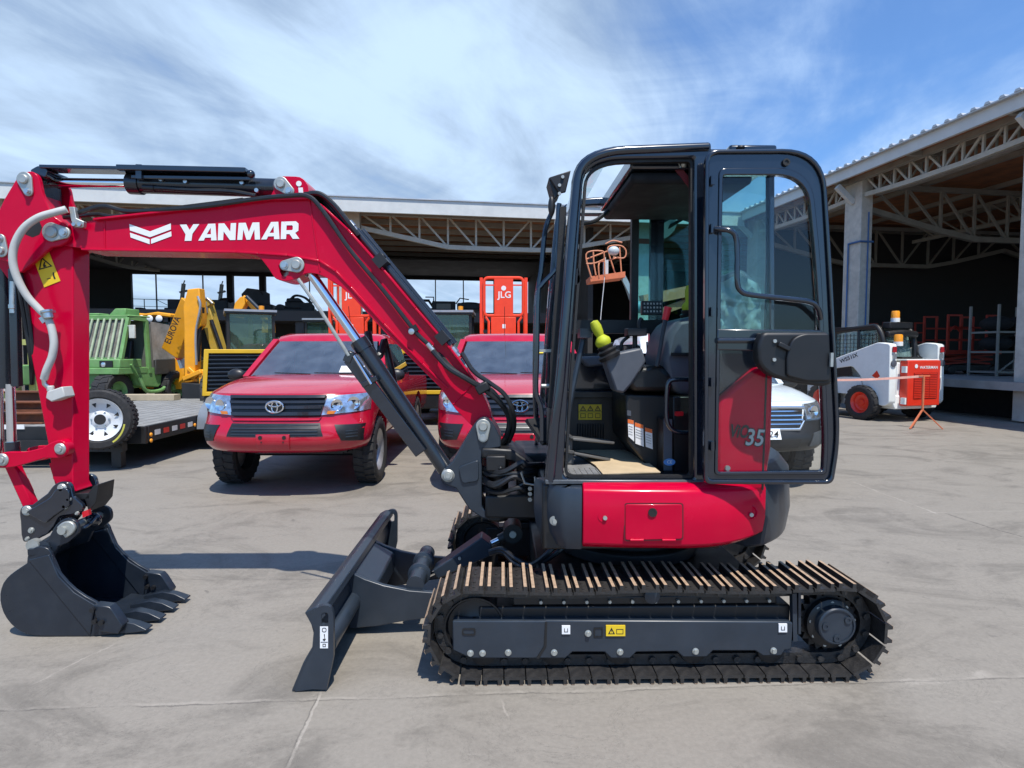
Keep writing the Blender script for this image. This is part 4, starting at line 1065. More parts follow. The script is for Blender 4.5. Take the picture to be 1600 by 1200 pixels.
p = at(782, 731, 3.06); b = MB(); b.cyl(p, p+V((0, -.02, 0)), .010, n=10); b.box((at(760, 710, 3.08).x, 3.06, at(760, 735, 3.08).z), (at(790, 710, 3.08).x, 3.14, at(760, 712, 3.08).z)); b.build("manifold", BLACK, yk, bevel=.006)
# hose bundle over the elbow and down to the post
def hose(pts, r=.014, name="hydraulic_hose", m=HOSE, par=None, n=8):
    b = MB(); b.tube(smooth_path([at(*p) for p in pts], 6), r, n); return b.build(name, m, par or EX)
hose([(118, 334, 3.18), (160, 322, 3.17), (200, 330, 3.18), (260, 327, 3.17), (320, 322, 3.165), (400, 311, 3.165), (450, 306, 3.165), (482, 307, 3.165), (505, 330, 3.165), (545, 388, 3.165), (600, 455, 3.165), (648, 517, 3.165), (668, 537, 3.165)], .0125)
hose([(100, 340, 3.25), (150, 335, 3.22), (180, 338, 3.21), (220, 332, 3.2), (300, 322, 3.2), (380, 312, 3.2)], .011)
for i in range(6):
    hose([(476+i, 303+i*1.2, 3.2+i*.03), (500, 303+i*2.4, 3.2+i*.03), (522-i*2, 320+i*2.5, 3.2+i*.03), (546-i*2.5, 350+i*2, 3.2+i*.03), (560-i*2, 368+i*2, 3.21+i*.025)], .014)
b = MB()
P_ = [at(556, 360, 3.24), at(600, 413, 3.24), at(660, 485, 3.24), at(704, 540, 3.24)]; b.tube(P_, .022, 12); b.tube([p_+V((.02, .06, .01)) for p_ in P_], .018, 10); pipe = b.build("boom_pipe", CYLB, EX)
b = MB()
for (px, py) in ((549, 352), (710, 548), (722, 566)): b.lathe(at(px, py, 3.23), V((.64, 0, -.77)), [(0, -.02), (.021, -.02), (.021, .015), (.016, .015), (.016, .04), (0, .04)], 10)
b.build("pipe_fitting", STEEL, pipe)
b = MB(); b.bar(at(590, 402, 3.2), at(602, 416, 3.2), .10, .06); b.ball(at(597, 402, 3.20), .022); b.build("pipe_clamp", BLACK, pipe)
b = MB(); b.bar(at(686, 521, 3.2), at(698, 535, 3.2), .1, .055); b.build("pipe_clamp", BLACK, pipe)
b = MB(); b.bar(at(641, 518, 3.165), at(652, 511, 3.165), .03, .035); p = at(643, 518, 3.14); b.build("hose_clamp", BLACK, EX); 
p = at(643, 518, 3.15); b = MB(); b.lathe(p, (0, -1, 0), [(0, 0), (.016, 0), (.016, .006), (.008, .008), (0, .008)], 14); b.build("clamp_bolt", STEEL, EX)
b = MB(); b.lathe(at(668, 537, 3.165), V((.64, 0, -.77)), [(0, 0), (.016, 0), (.016, .05), (.013, .05), (.013, .08), (0, .08)], 10); b.build("hose_fitting", STEEL, EX)
for i in range(5):
    hose([(676+i*9, 548+i*4, 3.16+i*.04), (700+i*7, 574+i*3, 3.14+i*.04), (726+i*5, 590+i*3, 3.13+i*.045), (752+i*4, 606+i, 3.14+i*.045), (778+i*2, 626+i*2, 3.16+i*.045), (795+i, 652, 3.2+i*.04), (792+i, 680, 3.22+i*.04), (778+i*2, 700, 3.25+i*.03)], .015)
hose([(722, 552, 3.2), (740, 580, 3.15), (765, 598, 3.14), (788, 616, 3.14), (801, 642, 3.15), (803, 668, 3.2), (795, 690, 3.25)], .013)
b = MB(); b.bar(at(746, 610, 3.2), at(764, 600, 3.2), .2, .05); b.build("hose_clamp", BLACK, EX, bevel=.008)
b = MB(); b.tube(smooth_path([at(575, 520, 3.36), at(580, 545, 3.3), at(592, 556, 3.26), at(600, 535, 3.33)], 6), .022, 8); b.tube(smooth_path([at(600, 530, 3.34), at(612, 580, 3.32), at(625, 640, 3.32), at(650, 690, 3.3)], 6), .02, 8); b.build("boom_cylinder_hose", HOSE, EX)
# clevis by the arm pivot
b = MB(); b.plate([(107, 323), (116, 323), (119, 341), (131, 346), (130, 355), (116, 355), (111, 345)], 3.15, 3.175); br = b.build("hose_bracket", PIN, boom, bevel=.003)
b = MB()
for px, py in ((117, 351), (126, 351)): p = at(px, py, 3.15); b.cyl(p, p+V((0, -.012, 0)), .010, n=8)
b.build("bolt", STEEL, br)

# ---- cab
YN, YF = 2.71, 3.66
oc = [(850, 757, 8), (868, 590, 60), (889, 330, 60), (900, 229, 78), (1112, 221, 6), (1112, 757, 4)]
ic = [(880, 749, 14), (888, 600, 60), (908, 330, 30), (913, 249, 62), (1085, 246, 6), (1085, 749, 5)]
b = MB(); b.pring(oc, ic, YN, YN+.07, 8); cab = b.build("cab_frame", NAVY, EX, bevel=.012, seg=3)
def nearx(pts, Y): return [V((p.x, Y, p.z)) for p in PP(pts, YN)]
oF = nearx(ring_pts([(850, 757, 8), (868, 590, 60), (889, 330, 60), (900, 229, 78), (1112, 221, 6), (1112, 757, 4)], 8), YF)
iF = nearx(ring_pts([(872, 749, 10), (885, 600, 60), (905, 330, 30), (909, 245, 66), (1100, 240, 6), (1100, 749, 5)], 8), YF)
b = MB(); b.ring(oF, iF, (0, -.05, 0)); b.build("cab_frame", NAVY, EX, bevel=.01)
path = arc_round([(866, 748), (877, 590, 60), (898, 330, 60), (907, 239, 72), (1104, 231)], 8)[9:]
pth = [(860, 752), (868, 660)]+[q for q in arc_round([(870, 640), (877, 590, 50), (897, 330, 60), (906, 238, 74), (1106, 230), (1000, 1200)], 8)[1:-1]]
b = MB(); b.tube([at(x, y, YN+.005) for x, y in pth], .021, 12); b.build("pillar_tube", NAVY, cab)
b = MB(); b.plate([(852, 750), (1100, 751), (1100, 757), (852, 757)], YN-.012, YN+.09); b.build("door_sill", mat("sill_edge_glint", (.10, .11, .12), .3, metal=.3), cab, bevel=.004)  # lighter grey puts the sun's glint on the sill edge into its colour
# seals and latches round the opening
b = MB(); b.pring([(882, 747, 14), (890, 600, 60), (910, 330, 30), (915, 251, 61), (1083, 248, 6), (1083, 747, 5)], [(886, 743, 13), (894, 600, 60), (914, 330, 30), (919, 255, 58), (1079, 252, 6), (1079, 743, 5)], YN+.02, YN+.05, 8); b.build("door_seal", RUBBER, cab)
b = MB(); b.prism([at(896, 424, 2.73), at(904, 418, 2.73), at(907, 440, 2.73), at(899, 446, 2.73)], (0, .05, 0)); b.bar(at(911, 318, 2.76), at(909, 372, 2.76), .012, .012); b.build("door_latch", BLACK, cab)
b = MB(); b.tube([at(868, 680, 3.1), at(868, 680, 3.1)+V((0, .1, 0))], .01)
# roof
x0 = at(990, 240, YN).x; x1 = at(1208, 240, YN).x; zt = at(1110, 222, YN).z
b = MB(); b.prism([(x0, 2.775, zt-.10), (x0, 2.775, zt-.03), (x0+.08, 2.775, zt-.008), (x1-.05, 2.775, zt-.005), (x1+.015, 2.775, zt-.04), (x1+.02, 2.775, zt-.10)], (0, .84, 0)); b.build("cab_roof", NAVY, EX, bevel=.01)
b = MB(); b.box((x1-.20, YN, zt-.075), (x1+.02, YN+.06, zt-.008)); b.build("roof_rail", NAVY, EX, bevel=.012)
# lining hanging under the roof
b = MB(); b.box((x0+.01, 2.80, zt-.16), (x1-.05, 3.58, zt-.105)); b.build("head_lining", mat("lining_black", (.004, .004, .005), .9), EX, bevel=.02)  # near-black colour holds the shade under the roof
# windscreen sheet following the front pillar
ws = [(868, 640), (877, 560), (890, 420), (898, 330)]+arc_round([(898, 320), (907, 239, 74), (1000, 234), (900, 900)], 8)[1:-2]
ws = [q for q in ws if q[0] < 992]
b = MB(); secs = []
P_ = PP(ws, YN)
b.add([V((p.x+.01, 2.785, p.z-.004)) for p in P_]+[V((p.x+.01, 3.605, p.z-.004)) for p in P_], [[i, i+1, len(P_)+i+1, len(P_)+i] for i in range(len(P_)-1)])
b.build("windscreen", FILMGL, EX)
b = MB(); pA = at(868, 640, YN); b.box((pA.x-.035, 2.785, .905), (pA.x-.012, 3.605, pA.z)); b.build("front_panel", NAVY, EX)
# far side of the cab: header, rail, lower wall
xa = at(893, 330, YN).x; xb = at(1105, 300, YN).x; xr = x1
z_h = at(960, 333, YF-.05).z; z_r = at(960, 500, YF-.05).z; z_r2 = at(960, 521, YF-.05).z; z_s = at(960, 552, YF-.05).z
b = MB(); b.box((xa+.02, YF-.055, z_h), (xr, YF-.006, zt-.12)); b.build("side_header", BLACK, EX)
b = MB(); b.box((xa-.04, YF-.06, z_r2), (xr, YF-.004, z_r)); b.build("side_rail", BLACK, EX)
b = MB(); b.box((xa-.06, YF-.06, .905), (xr, YF-.004, z_s)); b.box((at(1034, 530, YF).x, YF-.058, z_s), (xr, YF-.007, z_r2)); b.build("side_wall", NAVY, EX)
b = MB(); xm = at(991, 420, YF-.03).x; b.box((xm-.022, YF-.052, z_r), (xm+.022, YF-.008, z_h)); b.build("window_divider", BLACK, EX)
b = MB(); b.box((xm+.022, YF-.032, z_r), (xr-.02, YF-.028, z_h)); b.build("side_window", glass("side_glass_teal", (.45, .78, .76), 1, 1.5), EX)
# rear of the cab
b = MB(); b.plate([(1203, 236), (1211, 240), (1211, 574), (1203, 578)], YN+.01, YN+.06); b.prism([V((p.x, YF-.06, p.z)) for p in PP([(1203, 236), (1211, 240), (1211, 574), (1203, 578)], YN)], (0, .05, 0)); b.build("rear_post", NAVY, EX, bevel=.006)
b = MB(); b.plate([(1110, 516), (1211, 516), (1211, 572), (1186, 572), (1124, 622), (1110, 640)], YN+.03, YN+.06); b.build("rear_side_panel", NAVY, EX, bevel=.004)
b = MB(); b.plate([(1112, 250), (1204, 250), (1204, 516), (1112, 516)], YN+.03, YN+.034); b.build("rear_side_glass", CABGL, EX)
xg = at(1207, 300, YN).x; b = MB(); b.box((xg-.004, YN+.06, at(1200, 516, YN).z), (xg, YF-.06, zt-.10)); b.build("rear_glass", CABGL, EX)
b = MB(); b.box((xg-.03, YN+.06, .90), (xg-.006, YF-.06, at(1200, 516, YN).z)); b.build("rear_wall", BLACK, EX)
# rear pillar on the far side
b = MB(); b.box((xb-.03, YF-.05, .9), (xb+.05, YF-.01, zt-.1)); b.build("far_pillar", NAVY, EX)
# worklight bracket and front guard pipes
b = MB(); b.plate([(858, 277), (892, 266), (884, 300), (874, 302)], 2.83, 2.845); b.plate([(857, 278), (868, 274), (876, 300), (866, 312)], 2.846, 3.0); wl = b.build("worklight", BLACK, EX, bevel=.004)
b = MB()
for px, py in ((879, 277), (874, 290), (874, 303)): p = at(px, py, 2.83); b.cyl(p, p+V((0, -.01, 0)), .008, n=8)
b.build("bolt", PIN, wl)
b = MB(); b.ball(at(862, 322, 2.84), .022, sc=(.8, .8, 2.2)); b.build("wiper_motor", BLACK, EX)
b = MB(); b.tube(smooth_path([at(874, 318, 2.82), at(872, 335, 2.82), at(871, 410, 2.82), at(866, 424, 2.82), at(846, 446, 2.82), at(841, 462, 2.82), at(839, 560, 2.82), at(838, 612, 2.82), at(846, 640, 2.82), at(847, 688, 2.82)], 5), .012, 8); b.build("front_guard_pipe", NAVY, EX)
b = MB(); b.tube(smooth_path([at(863, 330, 3.1), at(852, 360, 3.1), at(846, 420, 3.1), at(838, 480, 3.1), at(836, 620, 3.1), at(842, 690, 3.1)], 5), .014, 8); b.tube(smooth_path([at(868, 420, 3.3), at(858, 520, 3.3), at(856, 640, 3.3), at(862, 690, 3.3)], 5), .012, 8); b.build("front_guard_pipe", NAVY, EX)
b = MB(); b.bar(at(842, 548, 2.9), at(868, 548, 2.9), .03, .014); b.cyl(at(846, 603, 2.85), at(866, 603, 2.85), .010); b.build("guard_bracket", PIN, EX)
b = MB(); b.bar(at(880, 324, 2.80), at(858, 690, 2.80), .03, .02); b.bar(at(835, 655, 3.0), at(862, 692, 2.9), .12, .02); b.build("windscreen_trim", RUBBER, EX)
# ---- open door lying against the cab side
YD = 2.60
od = [(1101, 757, 12), (1103, 233, 22), (1289, 231, 66), (1301, 420, 80), (1314, 690, 40), (1303, 757, 12)]
id_ = [(1122, 738, 5), (1130, 273, 5), (1262, 273, 50), (1276, 420, 60), (1289, 690, 20), (1287, 736, 5)]
b = MB(); b.pring(od, id_, YD, YD+.035, 9); door = b.build("cab_door", NAVY, EX, bevel=.008, seg=3)
b = MB(); b.pring(od, [(1107, 750, 10), (1109, 239, 18), (1284, 238, 62), (1295, 420, 80), (1308, 688, 36), (1298, 751, 10)], YD-.016, YD, 9); b.build("door_rim", NAVY, door, bevel=.007, seg=3)
b = MB(); b.pring([(1117, 743, 8), (1124, 262, 12), (1268, 262, 54), (1284, 420, 60), (1295, 690, 22), (1292, 742, 8)], id_, YD-.008, YD, 9); b.build("window_frame", GREY if False else NAVY, door, bevel=.004)
b = MB(); b.plate([(1121, 514), (1285, 516), (1288, 549), (1120, 547)], YD-.010, YD+.03); b.cyl(at(1120, 532, YD-.012), at(1190, 532, YD-.012), .013, n=12); b.build("door_crossbar", NAVY, door, bevel=.005)
b = MB(); b.plate(id_, YD+.014, YD+.018); b.build("door_glass", DOORGL, door, smooth=0)
b = MB(); b.plate(arc_round([(1184, 540, 8), (1192, 519, 8), (1296, 519, 6), (1301, 600, 6), (1288, 604, 8), (1250, 600, 6), (1205, 588, 12), (1186, 570, 10)], 4), YD-.075, YD-.011); lb = b.build("latch_box", BLACK, door, bevel=.014, seg=3)
b = MB(); b.plate(arc_round([(1230, 560), (1236, 530, 14), (1256, 521, 8), (1296, 521, 4), (1299, 596, 6), (1260, 596, 6), (1230, 588, 6)], 4), YD-.090, YD-.0751); b.build("latch_cover", BLACK, lb, bevel=.008, seg=3)
b = MB()
for px, py in ((1210, 533), (1209, 562)):
    p = at(px, py, YD-.075); b = MB(); b.cyl(p, p+V((0, -.008, 0)), .008, n=10); b.build("bolt", PIN, lb)
b = MB(); p = at(1297, 562, YD-.09); b.bar(p+V((0, -.01, .03)), p+V((0, -.01, -.03)), .012, .012); b.build("latch_bolt", PIN, lb)
b = MB(); p = at(1228, 541, YD-.09); b.bar(at(1216, 537, YD-.085), at(1234, 546, YD-.085), .02, .02); b.build("inner_handle", BLACK, lb, bevel=.004)
hs = smooth_path([at(1117, 357, YD-.01), at(1126, 358, YD-.03), at(1142, 361, YD-.045), at(1150, 372, YD-.045), at(1152, 400, YD-.045), at(1152, 440, YD-.045), at(1158, 455, YD-.045), at(1175, 461, YD-.045), at(1230, 467, YD-.045), at(1266, 472, YD-.045), at(1278, 482, YD-.035), at(1282, 498, YD-.008)], 5)
b = MB(); b.tube(hs, .0115, 10); b.build("grab_rail", NAVY, door)
p = at(1228, 254, YD-.004); b = MB(); b.lathe(p, (0, -1, 0), [(0, 0), (.016, 0), (.016, .008), (.009, .008), (.009, .004), (0, .004)], 16); b.build("door_stop", RUBBER, door)
b = MB(); p = at(1150, 230, YD+.02); b.ball(at(1157, 231, YD+.03), .02, sc=(1, 1, .5)); b.build("roof_button", BLACK, door)
for py in (275, 350, 480, 590, 690):
    b = MB(); b.cyl(at(1113, py, YD-.012), at(1113, py+14, YD-.012), .010, n=8); b.build("hinge", NAVY, door)
# ---- inside the cab
zf = .917
b = MB(); b.box((at(868, 700, YN).x, YN+.08, zf-.03), (xg-.04, YF-.07, zf)); b.build("cab_floor", BLACK, EX)
MATM = mat("floor_mat_grey", (.20, .20, .20), .7, noise=.2, scale=15, bump=.3)
b = MB(); q = [ground(880, 746, zf+.002), ground(960, 746, zf+.002), ground(940, 712, zf+.002), ground(888, 706, zf+.002)]; b.prism(q, (0, 0, .008))
for k in range(5):
    for j in range(9):
        p = ground(884, 743, zf+.01)+V((j*.028, k*.035, 0)); b.box((p.x, p.y, zf+.0101), (p.x+.022, p.y+.026, zf+.014))
b.build("floor_mat", MATM, EX)
b = MB(); q = [ground(x, y, zf+.018) for x, y in ((892, 706), (962, 698), (1003, 716), (1032, 739), (985, 740), (942, 742), (930, 728), (912, 716))]; b.prism(q, (0, 0, .005)); cb = b.build("cardboard_sheet", CARD, EX)
for (a_, c_, e_) in (((872, 672), (888, 684), (952, 690)), ((873, 702), (890, 706), (945, 716))):
    b = MB(); b.bar(at(*a_, 3.05), at(*c_, 3.10), .07, .02); b.bar(at(*c_, 3.10), at(*e_, 3.18), .12, .014); b.bar(at(c_[0], c_[1], 3.1), at(c_[0], c_[1]+18, 3.1), .04, .04); b.build("pedal", mat("pedal_grey", (.10, .10, .10), .5, bump=.2), EX, bevel=.004)
b = MB(); b.tube([at(880, 690, 3.05), at(894, 610, 3.08), at(911, 530, 3.12)], .015, 8); b.box((at(904, 520, 3.12).x, 3.06, at(905, 528, 3.12).z), (at(922, 520, 3.12).x, 3.16, at(905, 514, 3.12).z)); b.build("travel_lever", GREY, EX)
# far side console wall with grille and label
xw0 = at(880, 600, 3.5).x
b = MB(); b.box((at(876, 610, 3.50).x, 3.48, zf), (at(985, 600, 3.5).x, 3.59, at(900, 620, 3.5).z)); b.box((at(876, 610, 3.5).x, 3.44, at(900, 622, 3.44).z), (at(985, 600, 3.44).x, 3.5, at(900, 612, 3.44).z))
for k in range(11): x = at(902+k*4, 660, 3.47).x; b.box((x, 3.47, at(900, 690, 3.47).z), (x+.008, 3.4799, at(900, 662, 3.47).z))
b.build("heater_console", BLACK, EX, bevel=.004)
b = MB(); b.plate([(904, 632), (940, 632), (940, 656), (904, 656)], 3.466, 3.4695); lab = b.build("warning_label", YEL, EX)
b = MB()
for k in range(3): 
    x = 906+k*11.5; b.pring([(x, 642), (x+10, 642), (x+5, 633.5)], [(x+2, 640.8), (x+8, 640.8), (x+5, 635.8)], 3.4648, 3.4655); b.plate([(x+4.5, 637), (x+5.5, 637), (x+5.3, 640), (x+4.7, 640)], 3.4648, 3.4655)
    b.pring([(x+1, 653), (x+9, 653), (x+9, 646), (x+1, 646)], [(x+1.8, 652.2), (x+8.2, 652.2), (x+8.2, 646.8), (x+1.8, 646.8)], 3.4648, 3.4655)
b.plate([(904, 643.2), (940, 643.2), (940, 643.9), (904, 643.9)], 3.4648, 3.4655); b.build("label_mark", INK, lab)
# dash and left console with levers
b = MB(); b.prism([at(905, 558, 3.40), at(946, 556, 3.40), at(950, 570, 3.40), at(920, 574, 3.40)], (0, .15, 0)); b.build("dash_pod", SEATM, EX, bevel=.012)
b = MB(); b.prism([at(943, 556, 3.0), at(1003, 543, 3.0), at(1010, 565, 3.0), at(988, 600, 3.0), at(975, 615, 3.0), at(962, 612, 3.0)], (0, .14, 0)); con = b.build("lever_console", SEATM, EX, bevel=.012)
def lever(base, top, Y, name):
    A = at(*base, Y); B = at(*top, Y); d = (B-A); L_ = d.length
    b = MB(); b.lathe(A, d, [(0, 0), (.055, 0), (.06, .02), (.045, .03), (.052, .045), (.038, .055), (.044, .07), (.028, .08), (0, .08)], 18); bt = b.build(name, BLACK, EX)
    b = MB(); b.lathe(A, d, [(0, .075), (.036, .075), (.042, .09), (.040, .105), (.024, .125), (.020, L_*.60), (.025, L_*.68), (.028, L_*.84), (.021, L_*.97), (0, L_)], 12); b.build("lever_cover", BOOT, bt)
lever((954, 560), (927, 501), 3.02, "lever_gaiter")
lever((1075, 505), (1078, 445), 3.45, "lever_gaiter")
b = MB(); b.bar(at(978, 519, 3.1), at(1008, 519, 3.1), .09, .04); b.tube([at(992, 524, 3.14), at(992, 548, 3.14)], .014); b.tube(smooth_path([at(983, 525, 3.14), at(972, 535, 3.14), at(970, 548, 3.14)]), .01); b.build("armrest", BLACK, EX, bevel=.012)
b = MB(); b.tube([at(1026, 572, 2.98), at(1040, 497, 2.98)], .011, 8); rl = b.build("lock_lever", GREY, EX)
b = MB(); b.tube([at(1039, 500, 2.98), at(1044, 480, 2.98)], [.016, .020], 10); b.build("knob", REDK, rl)
b = MB(); b.plate([(1003, 470), (1035, 470), (1035, 492), (1003, 492)], 3.40, 3.44); b.tube(smooth_path([at(1003, 497, 3.42), at(999, 505, 3.42), at(1000, 520, 3.42)]), .015); mon = b.build("monitor", BLACK, EX, bevel=.006)
b = MB()
for j in range(3):
    for k in range(6):
        x = 1006+k*5; y = 473+j*6; b.plate([(x, y), (x+(2.5 if (k+j) % 3 else 1.2), y), (x+2.5, y+2.8), (x, y+2.8)], 3.395, 3.3975)
b.build("monitor_symbols", GRYL, mon)
# seat
b = MB(); b.prism([at(978, 616, 3.05), at(1078, 620, 3.05), at(1078, 745, 3.05), at(1020, 740, 3.05), at(980, 690, 3.05)], (0, .40, 0)); b.build("seat_base", BLACK, EX, bevel=.01)
lab_px = [((981, 655), (990, 657), (991, 690), (982, 682)), ((992, 660), (1005, 664), (1006, 698), (993, 693)), ((1008, 668), (1019, 671), (1020, 702), (1009, 698))]
for q in lab_px:
    b = MB(); b.plate(q, 3.043, 3.0465); lab = b.build("warning_label", WLAB, EX)
    b = MB(); (x0_, y0_), (x1_, y1_) = q[0], q[1]; b.plate([(x0_, y0_), (x1_, y1_), (x1_, y1_+6), (x0_, y0_+6)], 3.0415, 3.0425); b.build("label_header", ORNG, lab)
    b = MB()
    for k in range(4): b.plate([(x0_+1.5, y0_+10+k*4), (x1_-1.5, y1_+10+k*4), (x1_-1.5, y1_+11+k*4), (x0_+1.5, y0_+11+k*4)], 3.0415, 3.0425)
    b.build("label_mark", GRYL, lab)
b = MB(); b.plate([(980, 641), (986, 642), (986, 650), (980, 649)], 3.04, 3.046); b.build("switch_plate", SEATM, EX)
b = MB(); b.prism([at(974, 590, 3.02), at(982, 577, 3.02), at(1030, 570, 3.02), at(1050, 585, 3.02), at(1052, 612, 3.02), at(990, 612, 3.02)], (0, .46, 0)); st = b.build("seat_cushion", BLACK, EX, bevel=.03, seg=3)
PLAS = glass("plastic_wrap", (.75, .82, .85), 1, 1.6, .12, .70, (.50, .58, .60))
b = MB(); 
g_ = []
for i in range(9):
    for j in range(7):
        p = at(972+i*8, 590-i*2.6+j*1.0, 3.0+j*.07); g_.append(p+V((0, 0, .012*math.sin(i*2.1+j*1.3))))
b.add(g_, [[i*7+j, (i+1)*7+j, (i+1)*7+j+1, i*7+j+1] for i in range(8) for j in range(6)]); b.build("seat_wrapping", PLAS, st, smooth=120)
b = MB(); b.prism([at(1036, 560, 3.03), at(1046, 520, 3.03), at(1060, 500, 3.03), at(1092, 492, 3.03), at(1112, 500, 3.03), at(1108, 620, 3.03), at(1062, 618, 3.03), at(1044, 600, 3.03)], (0, .42, 0)); sb = b.build("seat_back", SEATM, EX, bevel=.03, seg=3)
b = MB(); b.plate([(1050, 551), (1082, 551), (1082, 557), (1050, 556)], 3.015, 3.03); b.build("seat_slot", BLACK, sb)
b = MB(); b.prism([at(1134, 430, 3.05), at(1160, 418, 3.05), at(1186, 440, 3.05), at(1188, 516, 3.05), at(1128, 516, 3.05)], (0, .36, 0)); b.build("headrest", SEATM, sb, bevel=.03, seg=3)
b = MB(); g_ = []
for i in range(10):
    for j in range(10):
        px = 1126+i*7; py = 522-j*10.5*(1-.35*abs(i/9-.45)); g_.append(at(px, py, 2.98+.02*math.sin(i*1.7+j*2.3)+.015*math.sin(i*3.1-j)))
b.add(g_, [[i*10+j, (i+1)*10+j, (i+1)*10+j+1, i*10+j+1] for i in range(9) for j in range(9)]); b.build("seat_wrapping", PLAS, sb, smooth=120)
b = MB(); b.tube(smooth_path([at(1080, 593, 2.84), at(1056, 593, 2.84), at(1045, 597, 2.84), at(1042, 612, 2.84), at(1041, 650, 2.84), at(1047, 668, 2.84), at(1060, 675, 2.84), at(1080, 676, 2.84)], 5), .0115, 10); b.build("grab_rail", NAVY, EX)
b = MB(); b.plate([(1036, 655), (1052, 655), (1052, 742), (1036, 742)], 2.93, 3.04); b.plate([(1052, 620), (1084, 620), (1084, 745), (1052, 745)], 2.95, 3.03); b.build("door_side_box", BLACK, EX, bevel=.005)
b = MB(); b.plate([(1037, 655), (1050, 655), (1050, 735), (1037, 735)], 2.925, 2.929); b.build("box_cover", SEATM, EX)
b = MB(); b.plate(arc_round([(1055, 643, 2), (1068, 643, 2), (1068, 650, 2), (1055, 650, 2)], 2), 2.935, 2.949); b.build("stop_button", REDK, EX)
p = at(1046, 722, 2.92); b = MB(); b.lathe(p, (0, -1, 0), [(0, 0), (.030, 0), (.030, .001), (0, .001)], 20)
for v in b.bm.verts: v.co.z = p.z+(v.co.z-p.z)*.6
ov = b.build("oval_sticker", mat("sticker_blue", (.12, .30, .65), .5), EX)
b = MB(); b.text("CE", p+V((0, -.002, 0)), (1, 0, 0), (0, 0, 1), .022, .02); b.build("sticker_text", WLAB, ov)
b = MB(); b.bar(at(1050, 252, 2.80), at(1081, 291, 2.80), .006, .03); b.build("red_strap", mat("strap_red", (.14, .012, .016), .7), EX)
b = MB(); b.tube(smooth_path([at(1063, 262, 2.78), at(1060, 254, 2.78), at(1064, 249, 2.78), at(1069, 253, 2.78)]), .006); b.ball(at(1068, 257, 2.78), .016); b.build("coat_hook", PIN, EX)
b = MB(); b.tube(smooth_path([at(910, 350, 3.3), at(930, 345, 3.35), at(950, 330, 3.4)]), .012); b.build('cable', BLACK, EX); b = MB(); b.tube(smooth_path([at(1028, 350, 3.66), at(1050, 338, 3.7), at(1068, 332, 3.68)]), .014); b.build("cable", BLACK, EX)
# round mirror on the far side
c = at(1040, 356, 3.95); b = MB(); b.lathe(c, (.5, -.6, -.5), [(0, 0), (.07, 0), (.075, -.01), (.06, -.04), (0, -.05)], 24); mr_ = b.build("side_mirror", mat("mirror_back_pale", (.5, .55, .5), .3), EX)
for v in mr_.data.vertices: v.co.x *= 1.35; v.co.z *= 1.15
b = MB(); b.tube([c+V((.01, .03, 0)), c+V((.10, -.05, .05)), (at(1085, 340, 3.68).x, 3.70, at(1085, 345, 3.68).z)], .012); b.build("mirror_arm", BLACK, mr_)
# ------------------------------------------------------------------ road vehicles facing the camera
TYRE = mat("tyre_rubber", (.016, .016, .017), .75, noise=.25, scale=10, bump=.25, dust=.35, dustcol=(.10, .09, .08))
RIM = mat("rim_silver", (.42, .42, .43), .4, metal=.7, noise=.1)
LAMP = mat("lamp_reflector", (.62, .66, .70), .12, metal=.85, noise=.35, scale=16)
LENS = glass("lamp_lens", (.95, .97, 1), 1, 1.5)
TRIM = mat("black_trim", (.014, .014, .015), .4, noise=.1)
def wheel(parent, c, r, w, side, rimm, rr=.62, name="wheel", lugs=26, axis=None, spokes=True):
    """tyre with tread blocks, rim as its sub-part; side=+1 outer face towards +x"""
    c = V(c); ax = V((side, 0, 0)) if axis is None else V(axis)
    b = MB(); h = w/2
    b.lathe(c, ax, [(r*rr, -h*.8), (r*.90, -h), (r*.975, -h*.85), (r*.985, -h*.3), (r*.985, h*.3), (r*.975, h*.85), (r*.90, h), (r*.70, h*.98), (r*rr, h*.8), (r*rr, -h*.8)], 40)
    t = V((0, 0, 1)) if abs(ax.z) < .9 else V((1, 0, 0)); u = ax.cross(t).normalized(); q = ax.cross(u)
    for k in range(lugs):
        for sgn in (-1, 1):
            a = 2*math.pi*(k+(.25 if sgn > 0 else -.25))/lugs; d = u*math.cos(a)+q*math.sin(a); tn = ax.cross(d)
            p = c+d*r*.985+ax*sgn*h*.45
            b.bar(p-ax*h*.42+tn*sgn*h*.08, p+ax*h*.42-tn*sgn*h*.08, 2*math.pi*r/lugs*.62, r*.05, up=d)
    wl = b.build(name, TYRE, parent)
    b = MB(); b.lathe(c, ax, [(0, h*.35), (r*.16, h*.38), (r*.2, h*.2), (r*rr*.55, h*.15), (r*rr*.75, h*.35), (r*rr*.82, h*.3), (r*rr*.9, h*.62), (r*rr*1.02, h*.84), (r*rr*1.03, h*.7), (r*rr*.95, 0), (0, -.02)], 32)
    rm = b.build("rim", rimm, wl)
    if spokes:
        b = MB()
        for k in range(6):
            a = 2*math.pi*k/6; d = u*math.cos(a)+q*math.sin(a); p = c+d*r*rr*.66+ax*h*.34
            b.lathe(p-ax*.02, ax, [(0, 0), (r*rr*.13, 0), (r*rr*.13, .024), (0, .024)], 8)
        b.build("rim_holes", INK, rm)
    return wl
